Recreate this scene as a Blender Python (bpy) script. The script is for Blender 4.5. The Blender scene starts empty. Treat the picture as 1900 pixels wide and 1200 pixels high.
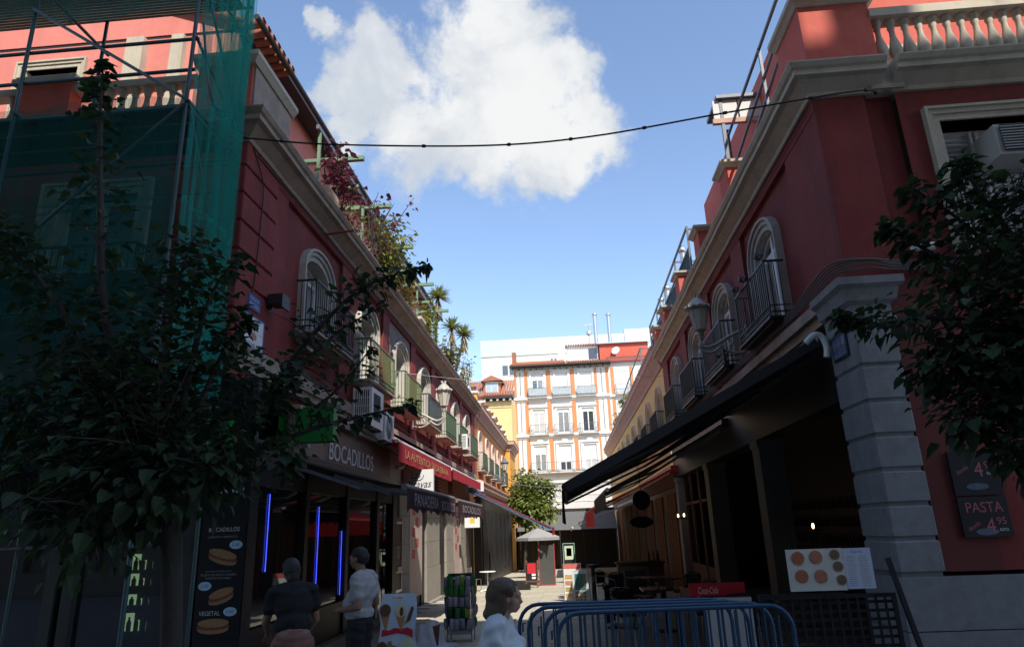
import bpy, math, random
import numpy as np
from mathutils import Vector, Matrix
R = math.radians
rnd = random.Random(7)
S = bpy.context.scene
COL = S.collection

# ------------------------------------------------------------------ camera
cd = bpy.data.cameras.new('camera'); cam = bpy.data.objects.new('camera', cd); COL.objects.link(cam)
cd.sensor_width = 36.0; cd.lens = 23.71; cd.clip_start = .05; cd.clip_end = 600
cx = Vector((.99617526, .08007434, -.03497078)); cy = -Vector((-.05672726, .28826764, -.95586808)); cz = -Vector((-.06645956, .95419593, .29170749))
cam.matrix_world = Matrix(((cx.x, cy.x, cz.x, 0), (cx.y, cy.y, cz.y, 0), (cx.z, cy.z, cz.z, 1.9), (0, 0, 0, 1)))
S.camera = cam
# ------------------------------------------------------------------ sky, sun, exposure
SUN_EL, SUN_AZ = 48.0, 155.0
S.view_settings.view_transform = 'Standard'; S.view_settings.look = 'None'
S.view_settings.exposure = 0.72; S.view_settings.gamma = 1.0; S.view_settings.use_curve_mapping = False
W = bpy.data.worlds.new('World'); S.world = W; W.use_nodes = True
def world():
    nt = W.node_tree; nt.nodes.clear(); N = nt.nodes.new; L = nt.links.new
    out = N('ShaderNodeOutputWorld'); sky = N('ShaderNodeTexSky'); sky.sky_type = 'NISHITA'; sky.sun_disc = False
    sky.sun_elevation = R(SUN_EL); sky.sun_rotation = R(SUN_AZ); sky.altitude = 650; sky.air_density = 1.0; sky.dust_density = .8; sky.ozone_density = 1.6
    bg = N('ShaderNodeBackground'); bg.inputs[1].default_value = .148; hs = N('ShaderNodeHueSaturation'); hs.inputs['Saturation'].default_value = .98; hs.inputs['Value'].default_value = 1.14; L(sky.outputs[0], hs.inputs['Color']); L(hs.outputs[0], bg.inputs[0])
    tc = N('ShaderNodeTexCoord'); G = tc.outputs['Generated']
    def mth(op, a, b=None, c=None):
        n = N('ShaderNodeMath'); n.operation = op
        for i, v in enumerate((a, b, c)):
            if v is None: continue
            if isinstance(v, (int, float)): n.inputs[i].default_value = v
            else: L(v, n.inputs[i])
        return n.outputs[0]
    # one big cumulus: billows as directions on the dome (x, y, z, radius)
    acc = None
    wn0 = N('ShaderNodeTexNoise'); wn0.inputs['Scale'].default_value = 9; wn0.inputs['Detail'].default_value = 6; wn0.inputs['Roughness'].default_value = .6; L(G, wn0.inputs[0])
    wv = N('ShaderNodeVectorMath'); wv.operation = 'MULTIPLY_ADD'; L(wn0.outputs['Color'], wv.inputs[0]); wv.inputs[1].default_value = (.16,.16,.16); wv.inputs[2].default_value = (-.08,-.08,-.08)
    wa = N('ShaderNodeVectorMath'); L(G, wa.inputs[0]); L(wv.outputs[0], wa.inputs[1])
    for (x, y, z, r) in CLOUD:
        d = N('ShaderNodeVectorMath'); d.operation = 'DISTANCE'; L(wa.outputs[0], d.inputs[0]); d.inputs[1].default_value = (x, y, z)
        v = mth('MULTIPLY_ADD', d.outputs['Value'], -1.04/r, 1.0)
        acc = v if acc is None else mth('SMOOTH_MAX', acc, v, .25)
    def noise(sc, det, rough=.6, dist=0.0):
        n = N('ShaderNodeTexNoise'); n.inputs['Scale'].default_value = sc; n.inputs['Detail'].default_value = det
        n.inputs['Roughness'].default_value = rough; n.inputs['Distortion'].default_value = dist; L(G, n.inputs['Vector']); return n.outputs[0]
    n1 = noise(7, 9, .62, .25); n2 = noise(26, 6, .6); n3 = noise(5.5, 5, .55, .4)
    f = mth('ADD', acc, mth('MULTIPLY_ADD', n1, 1.5, -.74)); f = mth('ADD', f, mth('MULTIPLY_ADD', n2, .9, -.45))
    def mr(v, a, b, smooth=True):
        n = N('ShaderNodeMapRange'); n.interpolation_type = 'SMOOTHSTEP' if smooth else 'LINEAR'; L(v, n.inputs[0])
        n.inputs[1].default_value = a; n.inputs[2].default_value = b; return n.outputs[0]
    alpha = mr(f, -.08, .5)
    # thin high wisps anywhere on the dome
    wis = N('ShaderNodeMapping'); L(G, wis.inputs[0]); wis.inputs['Scale'].default_value = (2.2, 2.2, 5.5)
    wn = N('ShaderNodeTexNoise'); wn.inputs['Scale'].default_value = 1.6; wn.inputs['Detail'].default_value = 9; wn.inputs['Roughness'].default_value = .62; L(wis.outputs[0], wn.inputs[0])
    wisp = mth('MULTIPLY', mr(wn.outputs[0], .55, .85), .12)
    alpha = mth('MAXIMUM', alpha, wisp)
    shade = mr(mth('ADD', n3, mth('MULTIPLY', f, .12)), .42, .68)
    cr = N('ShaderNodeMix'); cr.data_type = 'RGBA'; L(shade, cr.inputs[0])
    cr.inputs[6].default_value = (.66, .72, .80, 1); cr.inputs[7].default_value = (.97, .98, .985, 1)
    bc = N('ShaderNodeBackground'); L(cr.outputs[2], bc.inputs[0]); bc.inputs[1].default_value = .57
    ms = N('ShaderNodeMixShader'); L(alpha, ms.inputs[0]); L(bg.outputs[0], ms.inputs[1]); L(bc.outputs[0], ms.inputs[2]); L(ms.outputs[0], out.inputs[0])
CLOUD = [(-0.2337,0.7701,0.5936,0.0768), (-0.2802,0.7643,0.5808,0.0494), (-0.1924,0.8208,0.5378,0.1016), (-0.0769,0.7713,0.6318,0.1095), (-0.0379,0.8176,0.5746,0.1260), (-0.0127,0.7615,0.6480,0.0675), (0.0359,0.7957,0.6046,0.0610), (-0.0814,0.8521,0.5171,0.0732), (0.0509,0.8431,0.5354,0.0716), (-0.1243,0.8287,0.5457,0.1021), (-0.2786,0.7997,0.5318,0.0493), (0.0037,0.8561,0.5168,0.0685), (-0.2845,0.7160,0.6375,0.0288), (-0.1954,0.7331,0.6515,0.0294), (-0.0689,0.7415,0.6674,0.0547), (-0.2207,0.7473,0.6268,0.0473)]
world()
sd = bpy.data.lights.new('sun', 'SUN'); sun = bpy.data.objects.new('sun', sd); COL.objects.link(sun)
sd.energy = 3.9; sd.angle = R(.53); sd.color = (1.0, .95, .87)
sv = Vector((math.sin(R(SUN_AZ))*math.cos(R(SUN_EL)), math.cos(R(SUN_AZ))*math.cos(R(SUN_EL)), math.sin(R(SUN_EL))))
sun.rotation_euler = sv.to_track_quat('Z', 'Y').to_euler(); sun.location = (0, -20, 60)

# ------------------------------------------------------------------ helpers
ORG = {}
def tag(o, label=None, cat=None, group=None, kind=None):
    if label: o['label'] = label
    if cat: o['category'] = cat
    if group: o['group'] = group
    if kind: o['kind'] = kind
    return o
def thing(name, label, cat, loc=(0, 0, 0), rz=0.0, group=None):
    o = bpy.data.objects.new(name, None); COL.objects.link(o); o.location = loc; o.rotation_euler = (0, 0, rz); o.empty_display_size = .2
    ORG[o.name] = Vector(loc)
    return tag(o, label, cat, group)
def zg(y):                                   # the street falls gently away from the camera
    return -.03*max(0.0, y-16) if y < 70 else -1.62
class MB:
    def __init__(s): s.v = []; s.f = []; s.sm = []
    def add(s, vs, fs, smooth=False):
        b = len(s.v); s.v += [tuple(p) for p in vs]
        for f in fs: s.f.append(tuple(b+i for i in f)); s.sm.append(smooth)
        return s
    def box(s, x0, x1, y0, y1, z0, z1):
        return s.add([(x0,y0,z0),(x1,y0,z0),(x1,y1,z0),(x0,y1,z0),(x0,y0,z1),(x1,y0,z1),(x1,y1,z1),(x0,y1,z1)],
              [(0,3,2,1),(4,5,6,7),(0,1,5,4),(1,2,6,5),(2,3,7,6),(3,0,4,7)])
    def pbox(s, P, u0, u1, z0, z1, d0, d1):
        return s.add([P(u0,z0,d0),P(u1,z0,d0),P(u1,z0,d1),P(u0,z0,d1),P(u0,z1,d0),P(u1,z1,d0),P(u1,z1,d1),P(u0,z1,d1)],
              [(0,3,2,1),(4,5,6,7),(0,1,5,4),(1,2,6,5),(2,3,7,6),(3,0,4,7)])
    def bar(s, a, b, w, h=None):             # square bar between two points
        a = Vector(a); b = Vector(b); h = h or w; d = (b-a).normalized()
        up = Vector((0, 0, 1)) if abs(d.z) < .9 else Vector((0, 1, 0))
        r = d.cross(up).normalized(); u = r.cross(d)
        vs = [p + r*(i*w/2) + u*(j*h/2) for p in (a, b) for i, j in ((-1,-1),(1,-1),(1,1),(-1,1))]
        return s.add(vs, [(0,3,2,1),(4,5,6,7),(0,1,5,4),(1,2,6,5),(2,3,7,6),(3,0,4,7)])
    def tube(s, pts, r, n=8, cap=True):
        pts = [Vector(p) for p in pts]; k = len(pts); rs = r if isinstance(r, (list, tuple)) else [r]*k
        vs = []; ref = None
        for i, p in enumerate(pts):
            d = (pts[min(i+1, k-1)]-pts[max(i-1, 0)]).normalized()
            if ref is None: ref = Vector((0,0,1)) if abs(d.z) < .9 else Vector((1,0,0))
            a = ref - d*ref.dot(d); a.normalize(); ref = a; b = d.cross(a)
            for j in range(n):
                t = 2*math.pi*j/n; vs.append(p + (a*math.cos(t)+b*math.sin(t))*rs[i])
        fs = [(i*n+j, i*n+(j+1) % n, (i+1)*n+(j+1) % n, (i+1)*n+j) for i in range(k-1) for j in range(n)]
        s.add(vs, fs, True)
        if cap: s.add(vs[:n], [tuple(range(n-1, -1, -1))]); s.add(vs[-n:], [tuple(range(n))])
        return s
    def lathe(s, prof, c=(0, 0, 0), n=12, smooth=True, axis=None):
        vs = []
        for (r, z) in prof:
            for j in range(n):
                t = 2*math.pi*j/n; vs.append((c[0]+r*math.cos(t), c[1]+r*math.sin(t), c[2]+z))
        fs = [(i*n+j, i*n+(j+1) % n, (i+1)*n+(j+1) % n, (i+1)*n+j) for i in range(len(prof)-1) for j in range(n)]
        return s.add(vs, fs, smooth)
    def poly(s, pts): return s.add(pts, [tuple(range(len(pts)))])
    def prism(s, P, pts, d0, d1):            # polygon in (u, z), extruded from d0 to d1
        n = len(pts); vs = [P(u, z, d0) for u, z in pts] + [P(u, z, d1) for u, z in pts]
        return s.add(vs, [tuple(range(n)), tuple(range(2*n-1, n-1, -1))] + [(i, (i+1) % n, n+(i+1) % n, n+i) for i in range(n)])
    def band(s, P, inn, out, d0, d1):        # strip between two outlines, with side faces
        n = len(inn); vs = [P(u,z,d0) for u,z in inn]+[P(u,z,d0) for u,z in out]+[P(u,z,d1) for u,z in inn]+[P(u,z,d1) for u,z in out]
        fs = []
        for i in range(n-1):
            fs += [(i,i+1,n+i+1,n+i), (n+i,n+i+1,3*n+i+1,3*n+i), (i,2*n+i,2*n+i+1,i+1)]
        fs += [(0,n,3*n,2*n), (n-1,2*n-1,4*n-1,3*n-1)]
        return s.add(vs, fs)
    def ell(s, c, r, n=12, m=8, rot=None):
        c = Vector(c); vs = []
        for i in range(m+1):
            p = math.pi*i/m
            for j in range(n):
                t = 2*math.pi*j/n; q = Vector((r[0]*math.sin(p)*math.cos(t), r[1]*math.sin(p)*math.sin(t), r[2]*math.cos(p)))
                if rot: q = rot @ q
                vs.append(c+q)
        return s.add(vs, [(i*n+j, (i+1)*n+j, (i+1)*n+(j+1) % n, i*n+(j+1) % n) for i in range(m) for j in range(n)], True)
    def profile(s, P, prof, u0, u1):         # a moulding: (d, z) profile swept along u
        n = len(prof); vs = [P(u0, z, d) for d, z in prof]+[P(u1, z, d) for d, z in prof]
        return s.add(vs, [(i, (i+1) % n, n+(i+1) % n, n+i) for i in range(n)]+[tuple(range(n)), tuple(range(2*n-1, n-1, -1))])
    def mesh(s, name, o=Vector((0, 0, 0))):
        me = bpy.data.meshes.new(name); me.from_pydata([(x-o.x, y-o.y, z-o.z) for x, y, z in s.v], [], s.f)
        me.polygons.foreach_set('use_smooth', s.sm); me.update(); return me
    def build(s, name, m, parent=None, local=False, label=None, kind=None):
        o = ORG.get(parent.name, Vector((0,0,0))) if parent and not local else Vector((0,0,0))
        ob = bpy.data.objects.new(name, s.mesh(name, o)); COL.objects.link(ob)
        if m: ob.data.materials.append(m)
        if parent: ob.parent = parent; ORG[ob.name] = o
        return tag(ob, label, None, None, kind)
def link_mesh(name, me, parent, loc=(0,0,0), rot=None, label=None):
    ob = bpy.data.objects.new(name, me); COL.objects.link(ob); ob.parent = parent
    ob.location = Vector(loc)-ORG.get(parent.name, Vector((0,0,0))) if parent else loc
    if rot: ob.rotation_euler = rot
    if label: ob['label'] = label
    return ob
def copy_tree(o, parent=None):
    c = o.copy(); COL.objects.link(c)
    if parent: c.parent = parent
    for ch in o.children: copy_tree(ch, c)
    return c
_tc = {}
def text(s, size, m, parent, origin, right, up, ext=.004, sx=1.0, name='lettering', align='CENTER', shear=0.0, local=False, spacing=1.0):
    cu = bpy.data.curves.new('t', 'FONT'); cu.body = s; cu.size = size; cu.extrude = ext; cu.align_x = align; cu.align_y = 'CENTER'; cu.shear = shear; cu.resolution_u = 3; cu.space_character = spacing
    ob = bpy.data.objects.new('t', cu); me = bpy.data.meshes.new_from_object(ob); bpy.data.objects.remove(ob); bpy.data.curves.remove(cu)
    r = Vector(right).normalized(); u = Vector(up).normalized(); n = r.cross(u); org = Vector(origin)
    if parent and not local: org = org - ORG.get(parent.name, Vector((0,0,0)))
    me.transform(Matrix(((r.x*sx, u.x, n.x, org.x), (r.y*sx, u.y, n.y, org.y), (r.z*sx, u.z, n.z, org.z), (0,0,0,1))))
    me.materials.clear(); me.materials.append(m); me.name = name
    o2 = bpy.data.objects.new(name, me); COL.objects.link(o2); o2.parent = parent
    if parent: ORG[o2.name] = ORG.get(parent.name, Vector((0,0,0)))
    return o2
def remesh(mb, vox, smooth=4, disp=None):
    ob = bpy.data.objects.new('r', mb.mesh('r')); COL.objects.link(ob)
    md = ob.modifiers.new('m', 'REMESH'); md.mode = 'VOXEL'; md.voxel_size = vox; md.use_smooth_shade = True
    ms = ob.modifiers.new('s', 'SMOOTH'); ms.factor = .5; ms.iterations = smooth
    bpy.context.view_layer.update(); dg = bpy.context.evaluated_depsgraph_get()
    me = bpy.data.meshes.new_from_object(ob.evaluated_get(dg)); bpy.data.objects.remove(ob)
    me.polygons.foreach_set('use_smooth', [True]*len(me.polygons)); return me

# ------------------------------------------------------------------ materials
MT = {}
def M(name, col, rough=.75, var=.14, scale=3.0, bump=.15, metal=0.0, spec=.4, grime=0.0, gcol=(.06,.05,.045), fine=60.0, trans=0.0, streak=True, coat=0.0, objvar=0.0, fade=None):
    if name in MT: return MT[name]
    m = bpy.data.materials.new(name); m.use_nodes = True; nt = m.node_tree; N = nt.nodes.new; L = nt.links.new
    b = nt.nodes['Principled BSDF']; b.inputs['Roughness'].default_value = rough; b.inputs['Metallic'].default_value = metal
    b.inputs['Specular IOR Level'].default_value = spec; b.inputs['Coat Weight'].default_value = coat
    g = N('ShaderNodeNewGeometry'); pos = g.outputs['Position']
    n1 = N('ShaderNodeTexNoise'); n1.inputs['Scale'].default_value = scale; n1.inputs['Detail'].default_value = 8; n1.inputs['Roughness'].default_value = .65; L(pos, n1.inputs['Vector'])
    mx = N('ShaderNodeMix'); mx.data_type = 'RGBA'; L(n1.outputs[0], mx.inputs[0])
    mx.inputs[6].default_value = (*[c*(1-var*1.6) for c in col], 1); mx.inputs[7].default_value = (*[min(1, c*(1+var*1.6)) for c in col], 1)
    outc = mx.outputs[2]
    if grime > 0:
        mp = N('ShaderNodeMapping'); L(pos, mp.inputs[0]); mp.inputs['Scale'].default_value = (1.6, 1.6, .22 if streak else 1.6)
        n3 = N('ShaderNodeTexNoise'); n3.inputs['Scale'].default_value = 1.7; n3.inputs['Detail'].default_value = 9; n3.inputs['Roughness'].default_value = .7; L(mp.outputs[0], n3.inputs['Vector'])
        rp = N('ShaderNodeMapRange'); L(n3.outputs[0], rp.inputs[0]); rp.inputs[1].default_value = .48; rp.inputs[2].default_value = .75; rp.inputs[4].default_value = grime
        m2 = N('ShaderNodeMix'); m2.data_type = 'RGBA'; L(rp.outputs[0], m2.inputs[0]); L(outc, m2.inputs[6]); m2.inputs[7].default_value = (*gcol, 1); outc = m2.outputs[2]
    if fade:
        n5 = N('ShaderNodeTexNoise'); n5.inputs['Scale'].default_value = .55; n5.inputs['Detail'].default_value = 11; n5.inputs['Roughness'].default_value = .72; n5.inputs['Distortion'].default_value = .8; L(pos, n5.inputs['Vector'])
        r5 = N('ShaderNodeMapRange'); L(n5.outputs[0], r5.inputs[0]); r5.inputs[1].default_value = .50; r5.inputs[2].default_value = .68; r5.inputs[4].default_value = .55
        m5 = N('ShaderNodeMix'); m5.data_type = 'RGBA'; L(r5.outputs[0], m5.inputs[0]); L(outc, m5.inputs[6]); m5.inputs[7].default_value = (*fade, 1); outc = m5.outputs[2]
        v5 = N('ShaderNodeTexVoronoi'); v5.feature = 'DISTANCE_TO_EDGE'; v5.inputs['Scale'].default_value = .9; wv = N('ShaderNodeMix'); wv.data_type = 'RGBA'; wv.inputs[0].default_value = .12; L(pos, wv.inputs[6]); L(n1.outputs['Color'], wv.inputs[7]); L(wv.outputs[2], v5.inputs['Vector'])
        c5 = N('ShaderNodeMapRange'); L(v5.outputs['Distance'], c5.inputs[0]); c5.inputs[1].default_value = .0; c5.inputs[2].default_value = .008; c5.inputs[3].default_value = .55; c5.inputs[4].default_value = 0.0
        cm = N('ShaderNodeMath'); cm.operation = 'MULTIPLY'; L(c5.outputs[0], cm.inputs[0]); L(r5.outputs[0], cm.inputs[1])
        m6 = N('ShaderNodeMix'); m6.data_type = 'RGBA'; L(cm.outputs[0], m6.inputs[0]); L(outc, m6.inputs[6]); m6.inputs[7].default_value = (.03,.02,.02,1); outc = m6.outputs[2]
    if objvar > 0:
        oi = N('ShaderNodeObjectInfo'); hv = N('ShaderNodeHueSaturation'); L(outc, hv.inputs['Color'])
        ma = N('ShaderNodeMapRange'); L(oi.outputs['Random'], ma.inputs[0]); ma.inputs[3].default_value = 1-objvar; ma.inputs[4].default_value = 1+objvar; L(ma.outputs[0], hv.inputs['Value']); outc = hv.outputs[0]
    L(outc, b.inputs['Base Color'])
    if bump > 0:
        n2 = N('ShaderNodeTexNoise'); n2.inputs['Scale'].default_value = fine; n2.inputs['Detail'].default_value = 5; L(pos, n2.inputs['Vector'])
        ad = N('ShaderNodeMath'); ad.operation = 'ADD'; L(n1.outputs[0], ad.inputs[0]); L(n2.outputs[0], ad.inputs[1])
        bp = N('ShaderNodeBump'); bp.inputs['Strength'].default_value = bump; bp.inputs['Distance'].default_value = .012; L(ad.outputs[0], bp.inputs['Height']); L(bp.outputs[0], b.inputs['Normal'])
    if trans > 0:
        tr = N('ShaderNodeBsdfTranslucent'); L(outc, tr.inputs[0]); ms = N('ShaderNodeMixShader'); ms.inputs[0].default_value = trans
        o = nt.nodes['Material Output']; L(b.outputs[0], ms.inputs[1]); L(tr.outputs[0], ms.inputs[2]); L(ms.outputs[0], o.inputs[0])
    MT[name] = m; return m
def GL(name, col=(.03,.035,.04), rough=.03, spec=.8, alpha=None):
    m = bpy.data.materials.new(name); m.use_nodes = True; nt = m.node_tree; b = nt.nodes['Principled BSDF']
    b.inputs['Base Color'].default_value = (*col, 1); b.inputs['Roughness'].default_value = rough; b.inputs['Specular IOR Level'].default_value = min(1, spec); b.inputs['IOR'].default_value = 1.75
    if alpha is not None:
        tr = nt.nodes.new('ShaderNodeBsdfTransparent'); tr.inputs[0].default_value = (.85,.88,.88,1); ms = nt.nodes.new('ShaderNodeMixShader'); ms.inputs[0].default_value = alpha
        nt.links.new(tr.outputs[0], ms.inputs[1]); nt.links.new(b.outputs[0], ms.inputs[2]); nt.links.new(ms.outputs[0], nt.nodes['Material Output'].inputs[0])
    MT[name] = m; return m
def EM(name, col, st):
    m = bpy.data.materials.new(name); m.use_nodes = True; b = m.node_tree.nodes['Principled BSDF']
    b.inputs['Base Color'].default_value = (*[c*.5 for c in col], 1); b.inputs['Emission Color'].default_value = (*col, 1); b.inputs['Emission Strength'].default_value = st; MT[name] = m; return m

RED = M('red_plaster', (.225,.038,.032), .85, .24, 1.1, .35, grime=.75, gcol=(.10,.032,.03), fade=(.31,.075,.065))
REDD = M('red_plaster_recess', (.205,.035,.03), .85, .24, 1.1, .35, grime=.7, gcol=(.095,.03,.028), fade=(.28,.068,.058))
REDP = M('coral_plaster', (.55,.115,.08), .85, .12, 1.4, .2, grime=.35, gcol=(.27,.07,.055), fade=(.62,.19,.14))
CREAM = M('cream_stone', (.50,.44,.34), .8, .16, 2.5, .25, grime=.55, gcol=(.20,.17,.13))
CORN = M('weathered_cornice', (.37,.29,.225), .85, .25, 1.2, .35, grime=.7, gcol=(.13,.11,.095), streak=False)
WSUR = M('window_surround_plaster', (.46,.43,.37), .8, .12, 3, .2, grime=.4, gcol=(.2,.18,.15))
PINKC = M('pinkish_cornice', (.52,.33,.26), .85, .14, 1.6, .2, grime=.4, gcol=(.3,.16,.12))
ORANGE = M('orange_plaster', (.62,.27,.09), .85, .12, 1.6, .2, grime=.25, gcol=(.4,.16,.07))
YEL = M('yellow_plaster', (.85,.58,.22), .85, .1, 1.6, .2, grime=.2, gcol=(.5,.3,.12))
YEL2 = M('pale_yellow_plaster', (.72,.53,.24), .85, .08, 1.0, .2, grime=.25, gcol=(.5,.36,.16))
STRIP = M('salmon_orange_plaster', (.60,.23,.095), .85, .08, 2, .15, grime=.15, gcol=(.5,.2,.1))
WHITE = M('white_plaster', (.66,.645,.61), .8, .05, 1.2, .12, grime=.25, gcol=(.55,.52,.48))
OFFW = M('cream_render', (.68,.62,.51), .85, .06, .8, .12, grime=.3, gcol=(.5,.44,.36))
GREYW = M('grey_white_stone', (.55,.54,.52), .8, .08, 1.5, .15, grime=.3, gcol=(.3,.29,.28))
GRAN = M('grey_granite', (.235,.24,.245), .8, .22, 7, .55, fine=120, grime=.5, gcol=(.10,.10,.095))
STONE = M('beige_stone', (.25,.225,.185), .8, .14, 3, .3, grime=.4, gcol=(.16,.14,.12))
PAVE = M('pale_granite_slab', (.44,.395,.295), .75, .1, 5, .2, fine=150, grime=.3, gcol=(.22,.21,.19), streak=False, objvar=.09)
GROUND = M('grey_street_paving', (.24,.235,.225), .85, .14, 2.5, .2, grime=.3, gcol=(.1,.1,.1), streak=False)
TILE = M('terracotta_tile', (.34,.13,.075), .85, .3, 7, .3, grime=.45, gcol=(.12,.08,.06), streak=False, objvar=.15)
BRICK = M('buff_brick', (.56,.36,.22), .9, .22, 14, .4)
BRICKM = M('mortar', (.42,.38,.32), .9, .1, 8, .3)
IRON = M('black_iron', (.022,.022,.024), .5, .2, 8, .1, spec=.5)
IRONG = M('grey_painted_steel', (.13,.14,.16), .45, .12, 6, .08, spec=.5)
GREENM = M('green_painted_steel', (.17,.27,.17), .55, .15, 6, .1)
GREENR = M('green_painted_railing', (.09,.125,.045), .5, .2, 8, .1)
GREEND = M('dark_green_railing', (.05,.085,.055), .5, .2, 8, .1)
PVC = M('white_plastic', (.72,.72,.70), .4, .05, 4, .03, spec=.5, grime=.15, gcol=(.4,.39,.36))
LOUV = M('white_painted_shutter', (.78,.77,.76), .5, .06, 5, .05)
FRAME = M('dark_brown_frame', (.035,.027,.022), .5, .2, 6, .1)
WOOD = M('brown_wood', (.13,.06,.03), .75, .25, 7, .15)
WOODO = M('varnished_orange_wood', (.15,.06,.022), .75, .25, 6, .15)
BLACKF = M('black_awning_fabric', (.011,.0115,.011), .7, .2, 3, .15, spec=.2)
DARKF = M('dark_brown_awning_fabric', (.014,.012,.011), .9, .2, 4, .2, spec=.1)
MAROON = M('dark_maroon_fabric', (.07,.022,.032), .85, .15, 5, .2, trans=.25)
CRIMS = M('crimson_awning_fabric', (.55,.045,.07), .8, .12, 4, .2, trans=.35)
BRED = M('bright_red_fabric', (.58,.03,.03), .8, .1, 4, .2, trans=.3)
NAVY = M('navy_blue_fabric', (.03,.07,.15), .8, .12, 4, .2, trans=.2)
UMB = M('grey_umbrella_canvas', (.36,.35,.34), .85, .08, 4, .15, trans=.25)
WHP = M('white_print', (.66,.66,.64), .6, .04, 5, .02)
GREYP = M('grey_print', (.35,.36,.37), .6, .05, 5, .02)
BLKP = M('black_print', (.012,.012,.014), .5, .1, 5, .02)
BLUEP = M('blue_print', (.06,.12,.33), .5, .1, 12, .02)
REDPR = M('red_print', (.5,.02,.03), .5, .1, 8, .02)
BLUEST = M('blue_painted_barrier', (.016,.065,.135), .42, .16, 7, .08, spec=.5, grime=.25, gcol=(.03,.06,.1))
ATMG = M('green_sign_plastic', (.015,.19,.035), .45, .1, 4, .03)
FASC = M('brown_fascia_board', (.155,.105,.08), .5, .08, 3, .03)
ALU = M('brushed_aluminium', (.55,.55,.55), .35, .06, 8, .05, metal=.9)
BARK = M('grey_brown_bark', (.05,.042,.034), .9, .3, 12, .6, fine=50)
SKIN = M('skin', (.42,.235,.165), .55, .08, 30, .08, fine=200)
SKIND = M('tanned_skin', (.26,.14,.09), .55, .08, 30, .08, fine=200)
GLASS = GL('window_glass', (.05,.055,.06), .02, .9)
SGLASS = GL('shop_window_glass', (.012,.013,.014), .015, 1.0, .6)
LGLASS = M('frosted_lamp_glass', (.80,.77,.66), .3, .12, 9, .05, spec=.6, trans=.35)
SALM = M('salmon_plaster', (.66,.21,.17), .85, .12, 1.4, .2, grime=.3, gcol=(.36,.11,.09), fade=(.70,.29,.24))
def leafmat(name, c1, c2, trans=.35, rough=.45):
    m = bpy.data.materials.new(name); m.use_nodes = True; nt = m.node_tree; N = nt.nodes.new; L = nt.links.new
    b = nt.nodes['Principled BSDF']; b.inputs['Roughness'].default_value = rough; b.inputs['Specular IOR Level'].default_value = .4
    g = N('ShaderNodeNewGeometry'); n = N('ShaderNodeTexNoise'); n.inputs['Scale'].default_value = 9; n.inputs['Detail'].default_value = 4; L(g.outputs['Position'], n.inputs['Vector'])
    ad = N('ShaderNodeMath'); ad.operation = 'ADD'; L(g.outputs['Random Per Island'], ad.inputs[0]); L(n.outputs[0], ad.inputs[1])
    mr = N('ShaderNodeMapRange'); L(ad.outputs[0], mr.inputs[0]); mr.inputs[1].default_value = .4; mr.inputs[2].default_value = 1.5
    mx = N('ShaderNodeMix'); mx.data_type = 'RGBA'; L(mr.outputs[0], mx.inputs[0]); mx.inputs[6].default_value = (*c1, 1); mx.inputs[7].default_value = (*c2, 1)
    L(mx.outputs[2], b.inputs['Base Color']); tr = N('ShaderNodeBsdfTranslucent'); L(mx.outputs[2], tr.inputs[0])
    ms = N('ShaderNodeMixShader'); ms.inputs[0].default_value = trans; L(b.outputs[0], ms.inputs[1]); L(tr.outputs[0], ms.inputs[2]); L(ms.outputs[0], nt.nodes['Material Output'].inputs[0])
    return m
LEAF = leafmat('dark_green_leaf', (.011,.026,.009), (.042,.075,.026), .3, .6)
LEAFY = leafmat('yellow_green_leaf', (.10,.15,.025), (.30,.32,.07))
LEAFP = leafmat('purple_red_leaf', (.07,.016,.028), (.20,.05,.075))
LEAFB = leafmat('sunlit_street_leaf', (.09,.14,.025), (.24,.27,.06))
LEAFK = leafmat('yucca_leaf', (.16,.22,.07), (.38,.42,.16), .2)
LEAFD = leafmat('dry_leaf', (.30,.22,.10), (.46,.36,.19), .2)
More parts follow.
